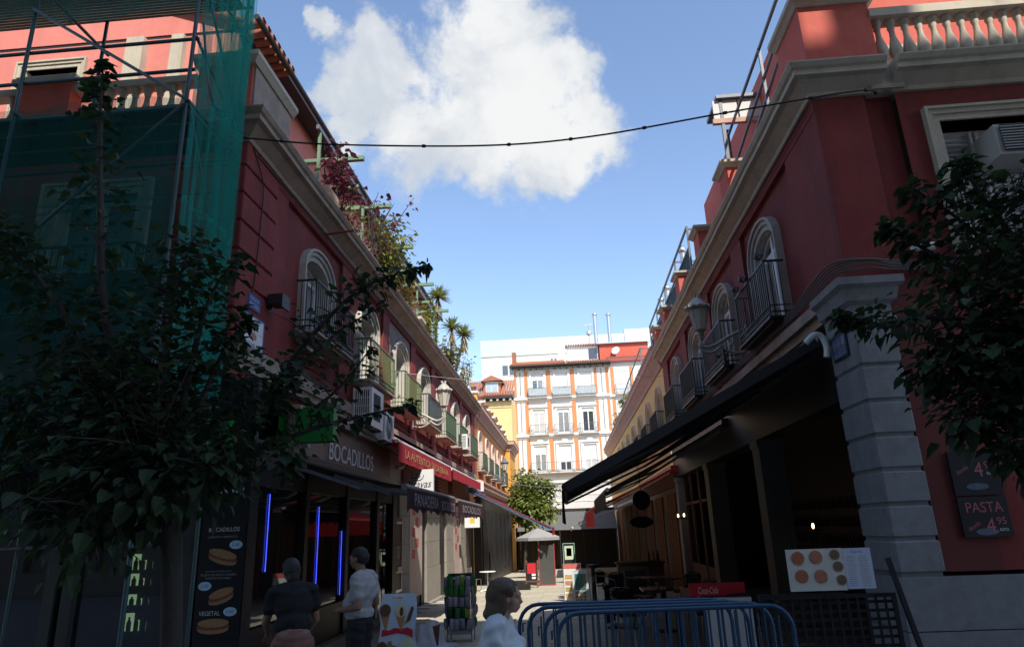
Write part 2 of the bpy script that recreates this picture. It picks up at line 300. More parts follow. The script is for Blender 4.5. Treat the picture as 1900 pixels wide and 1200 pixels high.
def netmat(nm='green_debris_net', lo=.16, hi=.62, dc=(.022,.13,.12,1), tcl=(.04,.34,.30,1)):
    m = bpy.data.materials.new(nm); m.use_nodes = True; nt = m.node_tree; nt.nodes.remove(nt.nodes['Principled BSDF']); N = nt.nodes.new; L = nt.links.new
    g = N('ShaderNodeNewGeometry'); mp = N('ShaderNodeMapping'); L(g.outputs['Position'], mp.inputs[0]); mp.inputs['Scale'].default_value = (2.4,2.4,.5)
    n = N('ShaderNodeTexNoise'); n.inputs['Scale'].default_value = 2.2; n.inputs['Detail'].default_value = 7; n.inputs['Roughness'].default_value = .65; n.inputs['Distortion'].default_value = .6; L(mp.outputs[0], n.inputs[0])
    mr = N('ShaderNodeMapRange'); L(n.outputs[0], mr.inputs[0]); mr.inputs[1].default_value = .3; mr.inputs[2].default_value = .75; mr.inputs[3].default_value = lo; mr.inputs[4].default_value = hi
    t = N('ShaderNodeBsdfTransparent'); t.inputs[0].default_value = (.93,1,.97,1)
    d = N('ShaderNodeBsdfDiffuse'); d.inputs[0].default_value = dc; tl = N('ShaderNodeBsdfTranslucent'); tl.inputs[0].default_value = tcl
    a = N('ShaderNodeMixShader'); a.inputs[0].default_value = .5; L(d.outputs[0], a.inputs[1]); L(tl.outputs[0], a.inputs[2])
    ms = N('ShaderNodeMixShader'); sx = N('ShaderNodeSeparateXYZ'); L(g.outputs['Position'], sx.inputs[0])
    def mth(op, a, b=None, c=None):
        q = N('ShaderNodeMath'); q.operation = op
        for i, v in enumerate((a, b, c)):
            if v is None: continue
            if isinstance(v, (int, float)): q.inputs[i].default_value = v
            else: L(v, q.inputs[i])
        return q.outputs[0]
    u = mth('ADD', sx.outputs[0], sx.outputs[1]); wu = mth('SINE', mth('MULTIPLY', u, 190.0)); wz = mth('SINE', mth('MULTIPLY', sx.outputs[2], 190.0))
    wv = mth('MULTIPLY_ADD', mth('MAXIMUM', wu, wz), .28, .9)          # the knitted threads
    seam = mth('LESS_THAN', mth('FRACT', mth('MULTIPLY_ADD', sx.outputs[2], .62, .37)), .028)
    al = mth('MULTIPLY_ADD', seam, .25, mth('MULTIPLY', mr.outputs[0], wv)); al = mth('MINIMUM', al, .95)
    L(al, ms.inputs[0]); L(t.outputs[0], ms.inputs[1]); L(a.outputs[0], ms.inputs[2]); L(ms.outputs[0], nt.nodes['Material Output'].inputs[0])
    return m
NET = netmat(); NETS = netmat('loose_sunlit_net', .06, .5, (.04,.30,.26,1), (.07,.55,.47,1))  # side net copy: thinner, and brighter colour stands in for sun on it
# ------------------------------------------------------------------ facade kit
XL, XR, YF = -4.6, 3.9, 8.8
def PL(u, z, d): return (XL-d, u, z)
def PR(u, z, d): return (XR+d, u, z)
def PF(u, z, d): return (u, YF+d, z)
def mkP(y): return lambda u, z, d: (u, y+d, z)
def outline(uc, a, z0, zs, b, n=10):
    pts = [(uc-a, z0)]
    if b > 0: pts += [(uc-a*math.cos(math.pi*i/n), zs+b*math.sin(math.pi*i/n)) for i in range(n+1)]
    else: pts += [(uc-a, zs), (uc+a, zs)]
    return pts+[(uc+a, z0)]
def wall_open(mb, P, u0, u1, z0, z1, ops, dep):
    ops = sorted(ops); cur = u0
    q = lambda *pts: mb.poly([P(u, z, d) for u, z, d in pts])
    for (uc, w, zb, zs, b) in ops:
        a = w/2
        q((cur,z0,0),(uc-a,z0,0),(uc-a,z1,0),(cur,z1,0))
        if zb > z0: q((uc-a,z0,0),(uc+a,z0,0),(uc+a,zb,0),(uc-a,zb,0))
        o = outline(uc, a, zb, zs, b)
        for (ua, za), (ub, zb2) in zip(o[1:-2], o[2:-1]): q((ua,za,0),(ub,zb2,0),(ub,z1,0),(ua,z1,0))
        for (ua, za), (ub, zb2) in zip(o, o[1:]): q((ua,za,0),(ub,zb2,0),(ub,zb2,dep),(ua,za,dep))
        q((uc-a,zb,0),(uc+a,zb,0),(uc+a,zb,dep),(uc-a,zb,dep))
        cur = uc+a
    q((cur,z0,0),(u1,z0,0),(u1,z1,0),(cur,z1,0))
    return mb
def cblock(mb, x0, x1, y0, y1, z0, z1, c=.02):
    vs = []
    for z, i in ((z0, c), (z0+c, 0), (z1-c, 0), (z1, c)):
        k = c if i == 0 else 2*c
        vs += [(x0+i,y0+i+k,z),(x0+i+k,y0+i,z),(x1-i-k,y0+i,z),(x1-i,y0+i+k,z),(x1-i,y1-i-k,z),(x1-i-k,y1-i,z),(x0+i+k,y1-i,z),(x0+i,y1-i-k,z)]
    fs = [(i*8+j, i*8+(j+1) % 8, (i+1)*8+(j+1) % 8, (i+1)*8+j) for i in range(3) for j in range(8)]
    return mb.add(vs, fs+[tuple(range(7,-1,-1)), tuple(range(24,32))])
def worn(path, step=.6, j=.007):
    out = [path[0]]
    for a, b in zip(path, path[1:]):
        a, b = Vector(a), Vector(b); n = int((b-a).length/step); t = (b-a).normalized(); m = Vector((t.y,-t.x))
        for i in range(1, n): out.append(tuple(a.lerp(b, i/n)+m*rnd.uniform(-j,j)))
        out.append(tuple(b))
    return out
def sweep(mb, path, prof):                  # moulding along a plan path, mitred; outward = right of travel
    n = len(path); dirs = [(Vector(path[i+1])-Vector(path[i])).normalized() for i in range(n-1)]
    nor = [Vector((d.y, -d.x)) for d in dirs]; vs = []; k = len(prof)
    for i, p in enumerate(path):
        a = nor[max(i-1, 0)]; b = nor[min(i, n-2)]; m = (a+b).normalized(); m = m/max(.2, m.dot(a))
        for d, z in prof: vs.append((p[0]+m.x*d, p[1]+m.y*d, z))
    fs = [(i*k+j, i*k+(j+1) % k, (i+1)*k+(j+1) % k, (i+1)*k+j) for i in range(n-1) for j in range(k)]
    fs += [tuple(range(k-1, -1, -1)), tuple(range((n-1)*k, n*k))]
    return mb.add(vs, fs)
CPROF = [(0,7.74),(.06,7.74),(.08,7.80),(.11,7.82),(.24,7.92),(.33,7.94),(.33,8.02),(.37,8.04),(.41,8.10),(.41,8.12),(0,8.15)]
PALEPANE = M('reflection_and_curtain_glass', (.24,.25,.25), .06, .25, 2, 0, spec=.6)  # pale reflection put into the pane colour; a curtain in the end house
def window(P, uc, parent, w=1.2, zb=5.3, zs=6.8, b=.3, sur=WSUR, t=.24, proud=.05, dep=.3, style='glass', smat=LOUV, arch=10):
    mb = MB(); a = w/2
    i0 = outline(uc, a, zb, zs, b, arch); i1 = outline(uc, a+t*.45, zb, zs, b+t*.45 if b else 0, arch); i2 = outline(uc, a+t*.8, zb, zs, b+t*.8 if b else 0, arch); i3 = outline(uc, a+t, zb, zs, b+t if b else 0, arch)
    if not b:
        for o, k in ((i1, t*.45), (i2, t*.8), (i3, t)):
            o[1] = (o[1][0], zs+k); o[2] = (o[2][0], zs+k)
    mb.band(P, i0, i1, -proud*.55, .02); mb.band(P, i1, i2, -proud, .02); mb.band(P, i2, i3, -proud*1.5, .02)
    win = mb.build('window', sur, parent)
    ln = MB(); ln.band(P, outline(uc, a-.014, zb+.004, zs, max(b-.014, 0), arch), outline(uc, a-.003, zb+.004, zs, max(b-.003, 0), arch), -.001, dep-.022); ln.pbox(P, uc-a+.014, uc+a-.014, zb+.003, zb+.016, .0, dep-.022); ln.build('reveal', sur, win)
    f = MB(); fo = outline(uc, a-.016, zb+.018, zs, max(b-.016, 0), arch); fi = outline(uc, a-.07, zb+.09, zs-(0 if b else .07), max(b-.07, 0), arch)
    f.band(P, fi, fo, dep-.09, dep-.02); f.pbox(P, uc-a+.016, uc+a-.016, zb+.018, zb+.1, dep-.085, dep-.025)
    f.pbox(P, uc-.05, uc+.05, zb+.1, zs+b-.05, dep-.1, dep-.03)
    if style != 'blind': f.pbox(P, uc-a+.05, uc+a-.05, zs-.06, zs+.02, dep-.097, dep-.033)
    f.build('frame', FRAME if style == 'dark' else LOUV if style == 'shutter' else PVC, win)
    if style in ('glass', 'dark'):
        for s in (-1, 1):
            g = MB(); g.pbox(P, min(uc+s*.05, uc+s*(a-.06)), max(uc+s*.05, uc+s*(a-.06)), zb+.1, zs-.06, dep-.06, dep-.05); g.build('pane', PALEPANE, win)
        g = MB(); g.prism(P, [(uc-a+.06, zs+.02)]+[(u, z) for u, z in fi[2:-2] if z > zs+.03]+[(uc+a-.06, zs+.02)], dep-.06, dep-.05)
        if len(fi) > 5: g.build('lunette', sur, win)
    else:
        sl = MB(); z = zb+.12
        for s in (-1, 1):
            z = zb+.12
            while z < zs+b*.8:
                hw = a-.06 if z < zs else (a-.06)*math.sqrt(max(.05, 1-((z-zs)/max(b, .01))**2))
                ua, ub = sorted((uc+s*.05, uc+s*hw)); mid = .045
                A = [P(ua+mid,z,dep-.10), P(ub-mid,z,dep-.10), P(ub-mid,z+.045,dep-.05), P(ua+mid,z+.045,dep-.05)]
                sl.add(A, [(0,1,2,3)]); z += .062
            ua, ub = sorted((uc+s*.05, uc+s*(a-.06))); sl.pbox(P, ua, ub, zb+.1, zs, dep-.045, dep-.035)
            for uu in (ua, ub-mid): sl.pbox(P, uu, uu+mid, zb+.1, zs, dep-.11, dep-.046)
        sl.build('shutter', smat, win)
    return win
def balcony(P, uc, parent, w=2.2, z=5.22, h=.95, out=.36, mat=IRON, screen=None, slab=CORN, orn=True, step=.105):
    b = MB(); b.pbox(P, uc-w/2, uc+w/2, z-.045, z, -out, -.002); b.pbox(P, uc-w/2+.06, uc+w/2-.06, z-.09, z-.0451, -out+.07, -.002)
    bal = b.build('balcony', slab, parent)
    r = MB(); u0, u1, o = uc-w/2+.04, uc+w/2-.04, -out+.04
    for zz, th in ((z+h, .035), (z+.09, .022), (z+.2, .016)):
        r.pbox(P, u0, u1, zz-th, zz, o-.014, o+.014)
        for uu in (u0, u1): r.pbox(P, uu-.014, uu+.014, zz-th, zz, o+.015, -.005)
    n = max(2, int((u1-u0)/step))
    for i in range(n+1):
        u = u0+(u1-u0)*i/n; e = .013 if i in (0, n) else .0075
        r.pbox(P, u-e, u+e, z, z+h-.036, o-e, o+e)
    for uu in (u0, u1):
        for k in range(1, 4): d = o+(-.02-o)*k/4; r.pbox(P, uu-.0075, uu+.0075, z, z+h-.036, d-.0075, d+.0075)
    if orn:
        for i in range(n):
            u = u0+(u1-u0)*(i+.5)/n; zc = z+.145
            r.tube([P(u+.035*math.cos(t), zc+.035*math.sin(t), o) for t in [k*math.pi/4 for k in range(9)]], .006, 4, False)
    r.build('railing', mat, bal)
    if screen:
        s = MB(); s.pbox(P, u0+.03, u1-.03, z+.12, z+h-.06, o+.03, o+.036); s.build('screen', screen, bal)
    return bal
def roof_tiles(mb, x0, x1, y0, y1, zlow, zhigh, along='x', pitch=.2, r=.07):
    """barrel tiles running from the low edge to the high edge; along = direction of the ridge"""
    n = int(abs((x1-x0) if along == 'x' else (y1-y0))/pitch)
    for i in range(n):
        if along == 'x':
            x = x0+(x1-x0)*(i+.5)/n; a, b = (x, y0, zlow), (x, y1, zhigh)
        else:
            y = y0+(y1-y0)*(i+.5)/n; a, b = (x0, y, zlow), (x1, y, zhigh)
        mb.tube([a, b], r*(.9+.2*rnd.random()), 6)
    return mb
def baluster_mesh(h):
    pr = [(.085,0),(.085,.07),(.05,.09),(.055,.13),(.095,.24),(.1,.30),(.075,.40),(.045,.52),(.04,.62),(.06,.68),(.05,.71),(.075,.74),(.075,.8)]
    me = MB().lathe([(r*.95, z*h/.8) for r, z in pr], n=10).mesh('baluster'); return me

# ------------------------------------------------------------------ ground
def ground():
    g = MB(); xs = [-140, -30, 30, 140]; ys = [-60, 16, 70, 300]
    for i in range(3):
        for j in range(3):
            g.poly([(xs[i],ys[j],zg(ys[j] if ys[j] < 70 else 69.99)-.016),(xs[i+1],ys[j],zg(ys[j] if ys[j] < 70 else 69.99)-.016),(xs[i+1],ys[j+1],zg(min(ys[j+1],69.99))-.016),(xs[i],ys[j+1],zg(min(ys[j+1],69.99))-.016)])
    gr = g.build('street', GROUND); tag(gr, kind='structure')
    pv = bpy.data.objects.new('pavement', None); COL.objects.link(pv); tag(pv, kind='structure'); ORG[pv.name] = Vector((0,0,0))
    lx, ly, jt = 1.2, .62, .012
    sl = MB(); sl.add([(-lx/2+jt,-ly/2+jt,-.05),(lx/2-jt,-ly/2+jt,-.05),(lx/2-jt,ly/2-jt,-.05),(-lx/2+jt,ly/2-jt,-.05),(-lx/2+jt,-ly/2+jt,0),(lx/2-jt,-ly/2+jt,0),(lx/2-jt,ly/2-jt,0),(-lx/2+jt,ly/2-jt,0)],
         [(4,5,6,7),(0,1,5,4),(1,2,6,5),(2,3,7,6),(3,0,4,7)])
    me = sl.mesh('paving_slab'); me.materials.append(PAVE)
    nrow = 30
    for r in range(nrow):
        y = 10.6+r*ly; off = (r % 2)*lx/2
        for c in range(7):
            x = -4.0+off+c*lx
            if x-lx/2 < -4.62 or x+lx/2 > 3.88: continue
            o = link_mesh('paving_slab', me, pv, (x, y, zg(y)+rnd.uniform(-.0012,.0012)))
            if y > 16: o.rotation_euler = (math.atan(-.03), 0, 0)
    f = MB()                                 # farther on the joints can no longer be told apart
    y0 = 10.6+nrow*ly-ly/2
    f.add([(-4.6,y0,zg(y0)),(3.9,y0,zg(y0)),(3.9,67.9,zg(67.9)),(-4.6,67.9,zg(67.9))], [(0,1,2,3)]); f.build('far_paving', PAVE, pv)
ground()

# ------------------------------------------------------------------ building on the left (red, scaffolded front)
LB = thing('red_building', 'dark red two-storey corner building on the left with its street front under scaffold netting', 'building', (-8, 20, 0))
LW = [12.07, 15.5, 18.85, 22.15, 25.45, 28.75, 32.1]
def left_building():
    w = MB(); Pi = lambda u, z, d: (XL-.07-d, u, z)
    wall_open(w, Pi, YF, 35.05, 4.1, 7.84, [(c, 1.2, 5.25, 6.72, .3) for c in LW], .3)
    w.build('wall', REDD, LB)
    for a, b in [((c+LW[i+1])/2-.33, (c+LW[i+1])/2+.33) for i, c in enumerate(LW[:-1])]+[(9.98,10.45),(33.9,35.04)]:
        MB().pbox(PL, a, b, 4.62, 7.6, 0, .075).build('pilaster', RED, LB)
    MB().pbox(PL, 9.0, 35.04, 7.6, 7.838, -.012, .075).build('frieze', RED, LB)
    z = 4.62
    bm = MB(); bm.box(-.56, .56, -.02, .12, 0, .455); me = None
    for k in range(7):                       # rusticated corner
        b = MB(); cblock(b, XL-1.2, XL+.03+rnd.uniform(-.003,.003), YF-.03, 9.95, z, z+.425, .016); b.build('plaster_block', RED, LB)
        z += .457
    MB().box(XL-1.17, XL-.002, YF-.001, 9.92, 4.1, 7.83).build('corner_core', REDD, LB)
    MB().pbox(PL, 9.0, 35.0, 4.38, 4.6, -.10, .06).pbox(PL, 9.0, 35.0, 4.25, 4.378, -.05, .06).build('string_course', CORN, LB)
    sweep(MB(), worn([(-13, YF), (XL, YF), (XL, 35.1)]), CPROF).build('cornice', CORN, LB)
    # front behind the netting
    w = MB(); wall_open(w, PF, -13, XL-.6, 4.1, 7.84, [(-6.9, 1.3, 5.2, 7.0, 0), (-9.8, 1.3, 5.2, 7.0, 0)], .3); w.build('front_wall', RED, LB)
    for uc in (-6.9, -9.8):
        window(PF, uc, LB, 1.3, 5.2, 7.0, 0); balcony(PF, uc, LB, 2.0, 5.1)
    # terrace, parapet pier, rail
    MB().box(-13, XL-.001, YF+.001, 35.04, 8.0, 8.15).build('terrace_floor', GROUND, LB)
    MB().box(-5.55, XL-.05, YF+.06, 10.35, 8.15, 9.22).build('parapet_pier', REDP, LB)
    MB().box(XL-.049, XL-.012, YF+.1, 10.3, 8.2, 9.2).build('parapet_panel', CORN, LB)
    sweep(MB(), [(-5.6, YF+.06), (XL-.05, YF+.06), (XL-.05, 10.38)], [(0,9.222),(.06,9.222),(.12,9.3),(.14,9.32),(.14,9.40),(-.9,9.45),(-.9,9.222)]).build('parapet_cap', CREAM, LB)
    # balustrade of the front terrace
    me = baluster_mesh(.80); me.materials.append(CREAM); n = 0; x = -5.8
    while x > -8.9:
        if not -7.75 < x < -7.3: link_mesh('baluster', me, LB, (x, YF+.14, 8.19)); n += 1
        x -= .21
    MB().box(-12.9, -5.56, YF+.03, YF+.25, 8.995, 9.11).build('balustrade_rail', CREAM, LB)
    MB().box(-8.6, -7.66, YF+.0, YF+.27, 8.17, 9.14).build('balustrade_pier', REDP, LB)
    MB().box(-8.68, -7.58, YF-.05, YF+.32, 9.142, 9.24).box(-8.64, -7.62, YF-.02, YF+.3, 9.241, 9.29).build('pier_cap', CREAM, LB)
    # attic
    Pa = mkP(10.6)
    a = MB(); wall_open(a, Pa, -13, -5.9, 8.1, 11.45, [(-9.7, 1.1, 8.9, 10.95, 0)], .25)
    a.poly([(-5.9,10.6,8.1),(-5.9,30,8.1),(-5.9,30,11.45),(-5.9,10.6,11.45)]); a.build('attic_wall', SALM, LB)
    window(Pa, -9.7, LB, 1.1, 8.9, 10.95, 0, CREAM, .18)
    MB().box(-8.1,-7.75,10.42,10.598,8.15,11.4).build('downpipe_strip', CREAM, LB)
    MB().box(-7.2,-6.95,10.45,10.598,8.15,11.4).build('downpipe_strip', CREAM, LB)
    MB().box(-13, -5.5, 10.62, 30.2, 11.451, 11.53).build('eave', FRAME, LB); MB().box(-13, -6.15, 10.602, 10.9, 11.531, 12.6).build('upper_attic_wall', SALM, LB)
    rt = roof_tiles(MB(), -5.75, -9.0, 10.4, 30.0, 11.62, 12.9, 'y', .24, .10)
    rt.build('roof_tiles', TILE, LB, kind='stuff')
    t = MB(); t.tube([(-.2,0,0),(.2,0,.05)], [.1,.085], 8, False); tm = t.mesh('tile'); tm.materials.append(TILE)
    for k in range(7): link_mesh('tile', tm, LB, (-5.52, 10.45+k*.24, 11.44), (0, .3, math.pi))
    MB().tube([(-5.38,10.2,11.42),(-5.38,30,11.42)], .06, 8).build('gutter', FRAME, LB)
    # windows and balconies along the lane
    scr = [None, GREENR, GREENR, M('pale_blue_screen', (.35,.5,.5), .7), M('green_screen', (.16,.24,.07), .8), GREEND, GREEND]
    for i, c in enumerate(LW):
        window(Pi, c, LB, 1.2, 5.25, 6.72, .3, style='glass' if i not in (2,) else 'shutter', proud=.09)
        balcony(PL, c, LB, 2.25, 5.22 if i else 5.35, .95, .42, IRON if i in (0, 3) else GREENR if i in (1, 2) else GREEND, scr[i] if i >= 3 else None)
    MB().box(-13,-4.95,YF+.3,35.0,4.12,4.2).build('first_floor_slab', GROUND, LB)
    MB().box(-13.1, -13, YF+.05, 35, 0, 8.0).build('rear_wall', REDD, LB)
    MB().box(-13, XL-.5, 34.9, 35.0, 0, 8.0).build('party_wall', REDD, LB)
    # peeled plaster: a patch of bare render round the third window
    pts = [(16.9,7.55),(17.35,7.58),(18.2,7.59),(20.0,7.57),(20.35,7.3),(20.1,6.9),(20.3,6.4),(20.0,6.2),(19.75,6.9),(19.3,7.2),(18.4,7.22),(17.85,6.8),(17.6,6.2),(17.25,6.35),(17.3,6.8),(16.95,7.0)]
    MB().prism(PL, pts, .045, .0655).build('bare_render_patch', M('bare_grey_render', (.25,.225,.20), .95, .3, 5, .5), LB)
left_building()

# ------------------------------------------------------------------ orange building farther along on the left
OB = thing('orange_building', 'orange plastered house beyond the red one on the left with white window arches', 'building', (-7, 46, 0))
OW = [37.0, 40.3, 43.6, 46.9, 50.2]
def orange_building():
    w = MB(); wall_open(w, PL, 35.1, 57, 4.0, 7.75, [(c, 1.15, 5.0, 6.5, .45) for c in OW], .3)
    w.poly([(XL,57,-2),(XL-6,57,-2),(XL-6,57,7.75),(XL,57,7.75)]); w.build('wall', ORANGE, OB)
    pr = [(0,7.65),(.06,7.65),(.1,7.8),(.3,8.05),(.36,8.1),(.36,8.3),(.4,8.36),(0,8.42)]
    sweep(MB(), [(XL, 35.12), (XL, 52), (XL+.45, 52), (XL+.45, 57), (XL-3, 57)], pr).build('cornice', PINKC, OB)
    MB().box(XL-1, XL+.45, 52, 56.98, -1.4, 7.66).build('end_pavilion', M('deep_orange_plaster', (.70,.34,.07), .85, .1, 1.6, .2), OB)
    for c in OW:
        window(PL, c, OB, 1.15, 5.0, 6.5, .45, M('pale_pink_surround', (.62,.5,.44), .8), .2); balcony(PL, c, OB, 1.9, 4.95, .95, .35, GREEND, M('dark_green_screen', (.05,.09,.06), .8), WSUR, False)
    MB().box(-12, XL-.001, 35.1, 56.98, 8.25, 8.4).build('terrace_floor', GROUND, OB)
    for k in range(7):
        y = 36.4+k*3.0
        p = MB().box(-5.0, -4.62, y, y+.5, 8.4, 9.15).build('parapet_pier', M('deep_orange_plaster', ()), OB)
        MB().box(-5.08, -4.56, y-.08, y+.58, 9.151, 9.27).build('pier_cap', WHITE, p)
        q = MB().lathe([(.1,0),(.16,.25),(.18,.25),(.18,.3),(.15,.3)], (-4.82, y+.25, 9.272), 10); q.build('flower_pot', TILE, p)
    sc = MB()
    for k in range(6): sc.box(-4.9, -4.86, 36.95+k*3.0, 39.35+k*3.0, 8.6, 9.0); sc.tube([(-4.88,36.95+k*3,9.05),(-4.88,39.35+k*3,9.05)], .025, 6)
    sc.build('terrace_rail', GREYW, OB)
    MB().box(-5.6,-5.1,36.6,37.6,8.4,10.6).build('chimney', WHITE, OB)
    # ground-floor shop cornice
    sweep(MB(), [(XL, 33.6), (-4.18, 33.6), (-4.18, 51), (XL, 51)], [(-.02,3.75),(.0,3.75),(.06,3.86),(.12,3.9),(.12,4.06),(.18,4.12),(.18,4.22),(-.05,4.3)]).build('shop_cornice', PINKC, OB)
    MB().box(XL, -4.18, 33.6, 51, 3.5, 3.76).build('shop_fascia', M('faded_red_fascia', (.33,.09,.08), .7), OB)
    MB().box(-4.3,-3.985,33.35,33.415,3.72,4.16).build('fascia_end', WHITE, OB)
    MB().box(XL+.05, -4.2, 33.7, 56, -1.6, 3.5).build('shop_front', FRAME, OB)
    for k in range(6):
        MB().box(-4.22,-4.16,34.2+k*2.7,36.2+k*2.7,-.4,2.9).build('shop_window', BLKP, OB)
orange_building()

# ------------------------------------------------------------------ red building on the right
RB = thing('red_building', 'dark red two-storey corner building on the right with a grey stone corner pier', 'building', (8, 18, 0))
RW = [12.02, 15.5, 19.0, 22.6]
def right_building():
    w = MB(); Pi = lambda u, z, d: (XR+.08+d, u, z)
    wall_open(w, Pi, YF, 25.38, 4.5, 7.84, [(c, 1.28, 5.2, 6.68, .36) for c in RW], .34)
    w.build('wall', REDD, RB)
    for a, b in [((c+RW[i+1])/2-.42, (c+RW[i+1])/2+.42) for i, c in enumerate(RW[:-1])]+[(YF+.002,10.25),(24.25,25.37)]:
        MB().pbox(PR, a, b, 4.9, 7.55, 0, .085).build('pilaster', RED, RB)
    MB().pbox(PR, YF+.002, 25.37, 7.55, 7.838, -.01, .085).build('frieze', RED, RB)
    MB().pbox(PR, 9.6, 25.3, 4.72, 4.88, -.16, .08).pbox(PR, 9.6, 25.3, 4.58, 4.718, -.07, .08).build('string_course', CORN, RB)
    # front wall facing the square
    fw = MB(); wall_open(fw, PF, 5.05, 13, 1.25, 7.82, [(6.7, 2.3, 5.15, 7.22, 0)], .38); fw.build('front_wall', RED, RB)
    MB().box(XR+.001, 4.62, YF+.001, YF+.5, 4.9, 7.82).build('corner_pilaster', RED, RB)
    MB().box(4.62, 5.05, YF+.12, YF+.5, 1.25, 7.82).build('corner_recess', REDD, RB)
    win = window(PF, 6.7, RB, 2.3, 5.15, 7.22, 0, CREAM, .2, .07, .42, 'blind')
    for (a, b) in ((5.62, 6.15), (6.2, 6.75), (6.8, 7.3), (7.35, 7.8)):
        s = MB(); z = 5.25
        while z < 7.1: s.add([PF(a+.04,z,.30),PF(b-.04,z,.30),PF(b-.04,z+.05,.34),PF(a+.04,z+.05,.34)], [(0,1,2,3)]); z += .075
        s.pbox(PF, a, a+.04, 5.2, 7.18, .29, .345); s.pbox(PF, b-.04, b, 5.2, 7.18, .29, .345); s.pbox(PF, a+.04, b-.04, 5.2, 7.18, .35, .36)
        s.build('shutter', LOUV, win)
    balcony(PF, 6.75, RB, 2.7, 5.18, 1.0, .4, IRON, None, CORN, False, .12)
    c = MB(); sweep(c, worn([(XR, 25.4), (XR, YF), (4.85, YF)]), CPROF); c.build('cornice', CREAM, RB)
    c = MB(); sweep(c, worn([(5.0, YF), (13, YF)]), CPROF); c.build('cornice', CREAM, RB)
    MB().box(4.7, 5.15, YF-.12, YF+.3, 7.76, 8.13).build('cornice_break', CREAM, RB)
    MB().box(XR+.002, 13, YF+.3, 25.3, 8.0, 8.145).build('terrace_floor', GROUND, RB)
    MB().box(XR+.06, 5.0, YF+.08, 9.95, 8.15, 9.42).build('corner_pier', REDP, RB)
    sweep(MB(), [(XR+.06, 9.95), (XR+.06, YF+.08), (5.0, YF+.08), (5.0, 9.95)], [(-.5,9.42),(.03,9.421),(.08,9.47),(.13,9.5),(.13,9.58),(-.5,9.62)]).build('corner_pier_cap', CREAM, RB)
    me = baluster_mesh(.845); me.materials.append(CREAM)
    for k in range(28):
        link_mesh('baluster', me, RB, (5.13+k*.205, YF+.2, 8.296))
    MB().box(5.0, 13, YF+.05, YF+.35, 9.145, 9.27).box(5.0,13,YF+.08,YF+.32,9.271,9.31).build('balustrade_rail', CREAM, RB)
    MB().box(5.0, 13, YF+.04, YF+.36, 8.1, 8.295).build('balustrade_base', CREAM, RB)
    MB().box(4.9, 13, 11.0, 20, 8.1, 11.6).build('attic_wall', REDP, RB)
    MB().box(5.3, 6.6, 10.2, 10.98, 9.55, 9.62).build('attic_ledge', CREAM, RB)
    k = 0
    for y in (12.9, 16.1, 19.3, 22.6, 25.0):  # parapet piers along the lane
        p = MB().box(XR-.20, 4.3, y, y+.6, 8.155, 8.98).build('parapet_pier', REDP, RB)
        sweep(MB(), [(4.3, y+.6), (XR-.20, y+.6), (XR-.20, y), (4.3, y), (4.3, y+.6)], [(-.1,8.98),(.03,8.981),(.08,9.04),(.12,9.06),(.12,9.12),(-.2,9.16)]).build('pier_cap', CREAM, p)
    # corner pier of grey stone: each course a block
    z = 1.22
    for h in (.40,.40,.41,.42,.43,.46,.52):
        b = MB(); x0, x1, y0, y1 = XR-.06, 4.36, YF-.06, 9.62; e = .025
        cblock(b, x0+rnd.uniform(-.004,.004), x1, y0+rnd.uniform(-.004,.004), y1, z+.03, z+h-.012, .018)
        b.build('stone_block', GRAN, RB); z += h
    MB().box(XR-.03, 4.33, YF-.03, 9.6, 1.2, 4.9).build('pier_core', GRAN, RB)
    sweep(MB(), [(XR-.06, 9.64), (XR-.06, YF-.06), (4.36, YF-.06), (4.36, 9.0)], [(-.2,4.27),(.0,4.27),(.03,4.3),(.03,4.38),(.0,4.4),(.0,4.55),(.06,4.6),(.1,4.75),(.16,4.8),(.16,4.9),(-.2,4.93)]).build('pier_capital', GRAN, RB)
    MB().box(XR-.12, 4.42, YF-.12, 9.68, .0, .62).build('plinth_block', GRAN, RB); MB().box(XR-.12, 4.42, YF-.12, 9.68, .632, 1.2).build('plinth_block', GRAN, RB)
    for k in range(5):
        for (a, b) in ((0,.62),(.632,1.2)): MB().box(4.44+k*1.5, 4.43+(k+1)*1.5, YF-.08, YF+.3, a, b).build('plinth_block', GRAN, RB)
    MB().box(4.37, 13, YF+.001, YF+.3, 1.25, 4.9).build('lower_front_wall', M('dark_red_paint', (.13,.025,.02), .7, .15, 2, .2), RB)
    for i, c in enumerate(RW):
        window(Pi, c, RB, 1.28, 5.2, 6.68, .36, style='shutter', proud=.09, dep=.2)
        balcony(PR, c, RB, 2.08, 5.14, 1.0, .38, IRON, M('black_screen', (.02,.02,.022), .8) if i > 1 else None, IRON, True)
    MB().box(XR+.3, 13, 9.7, 25.3, 4.48, 4.56).build('first_floor_slab', GROUND, RB)
    MB().box(13, 13.1, YF+.05, 25.3, 0, 8.0).build('rear_wall', REDD, RB)
    # open bar front below
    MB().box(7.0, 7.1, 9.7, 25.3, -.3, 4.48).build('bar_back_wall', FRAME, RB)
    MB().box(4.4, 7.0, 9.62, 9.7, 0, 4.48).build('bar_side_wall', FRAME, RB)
    for y in (14.0, 19.2, 24.6):
        p = MB().box(XR-.02, 4.35, y, y+.5, -.3, 3.3).build('pilaster', STONE, RB); MB().box(XR-.05, 4.38, y-.03, y+.53, 3.301, 3.45).build('capital', STONE, p)
    MB().box(XR, 4.3, 9.66, 25.3, 3.46, 4.47).build('bar_fascia', BLKP, RB)
    MB().box(XR, 7.0, 25.2, 25.3, -.3, 4.48).build('bar_end_wall', FRAME, RB)
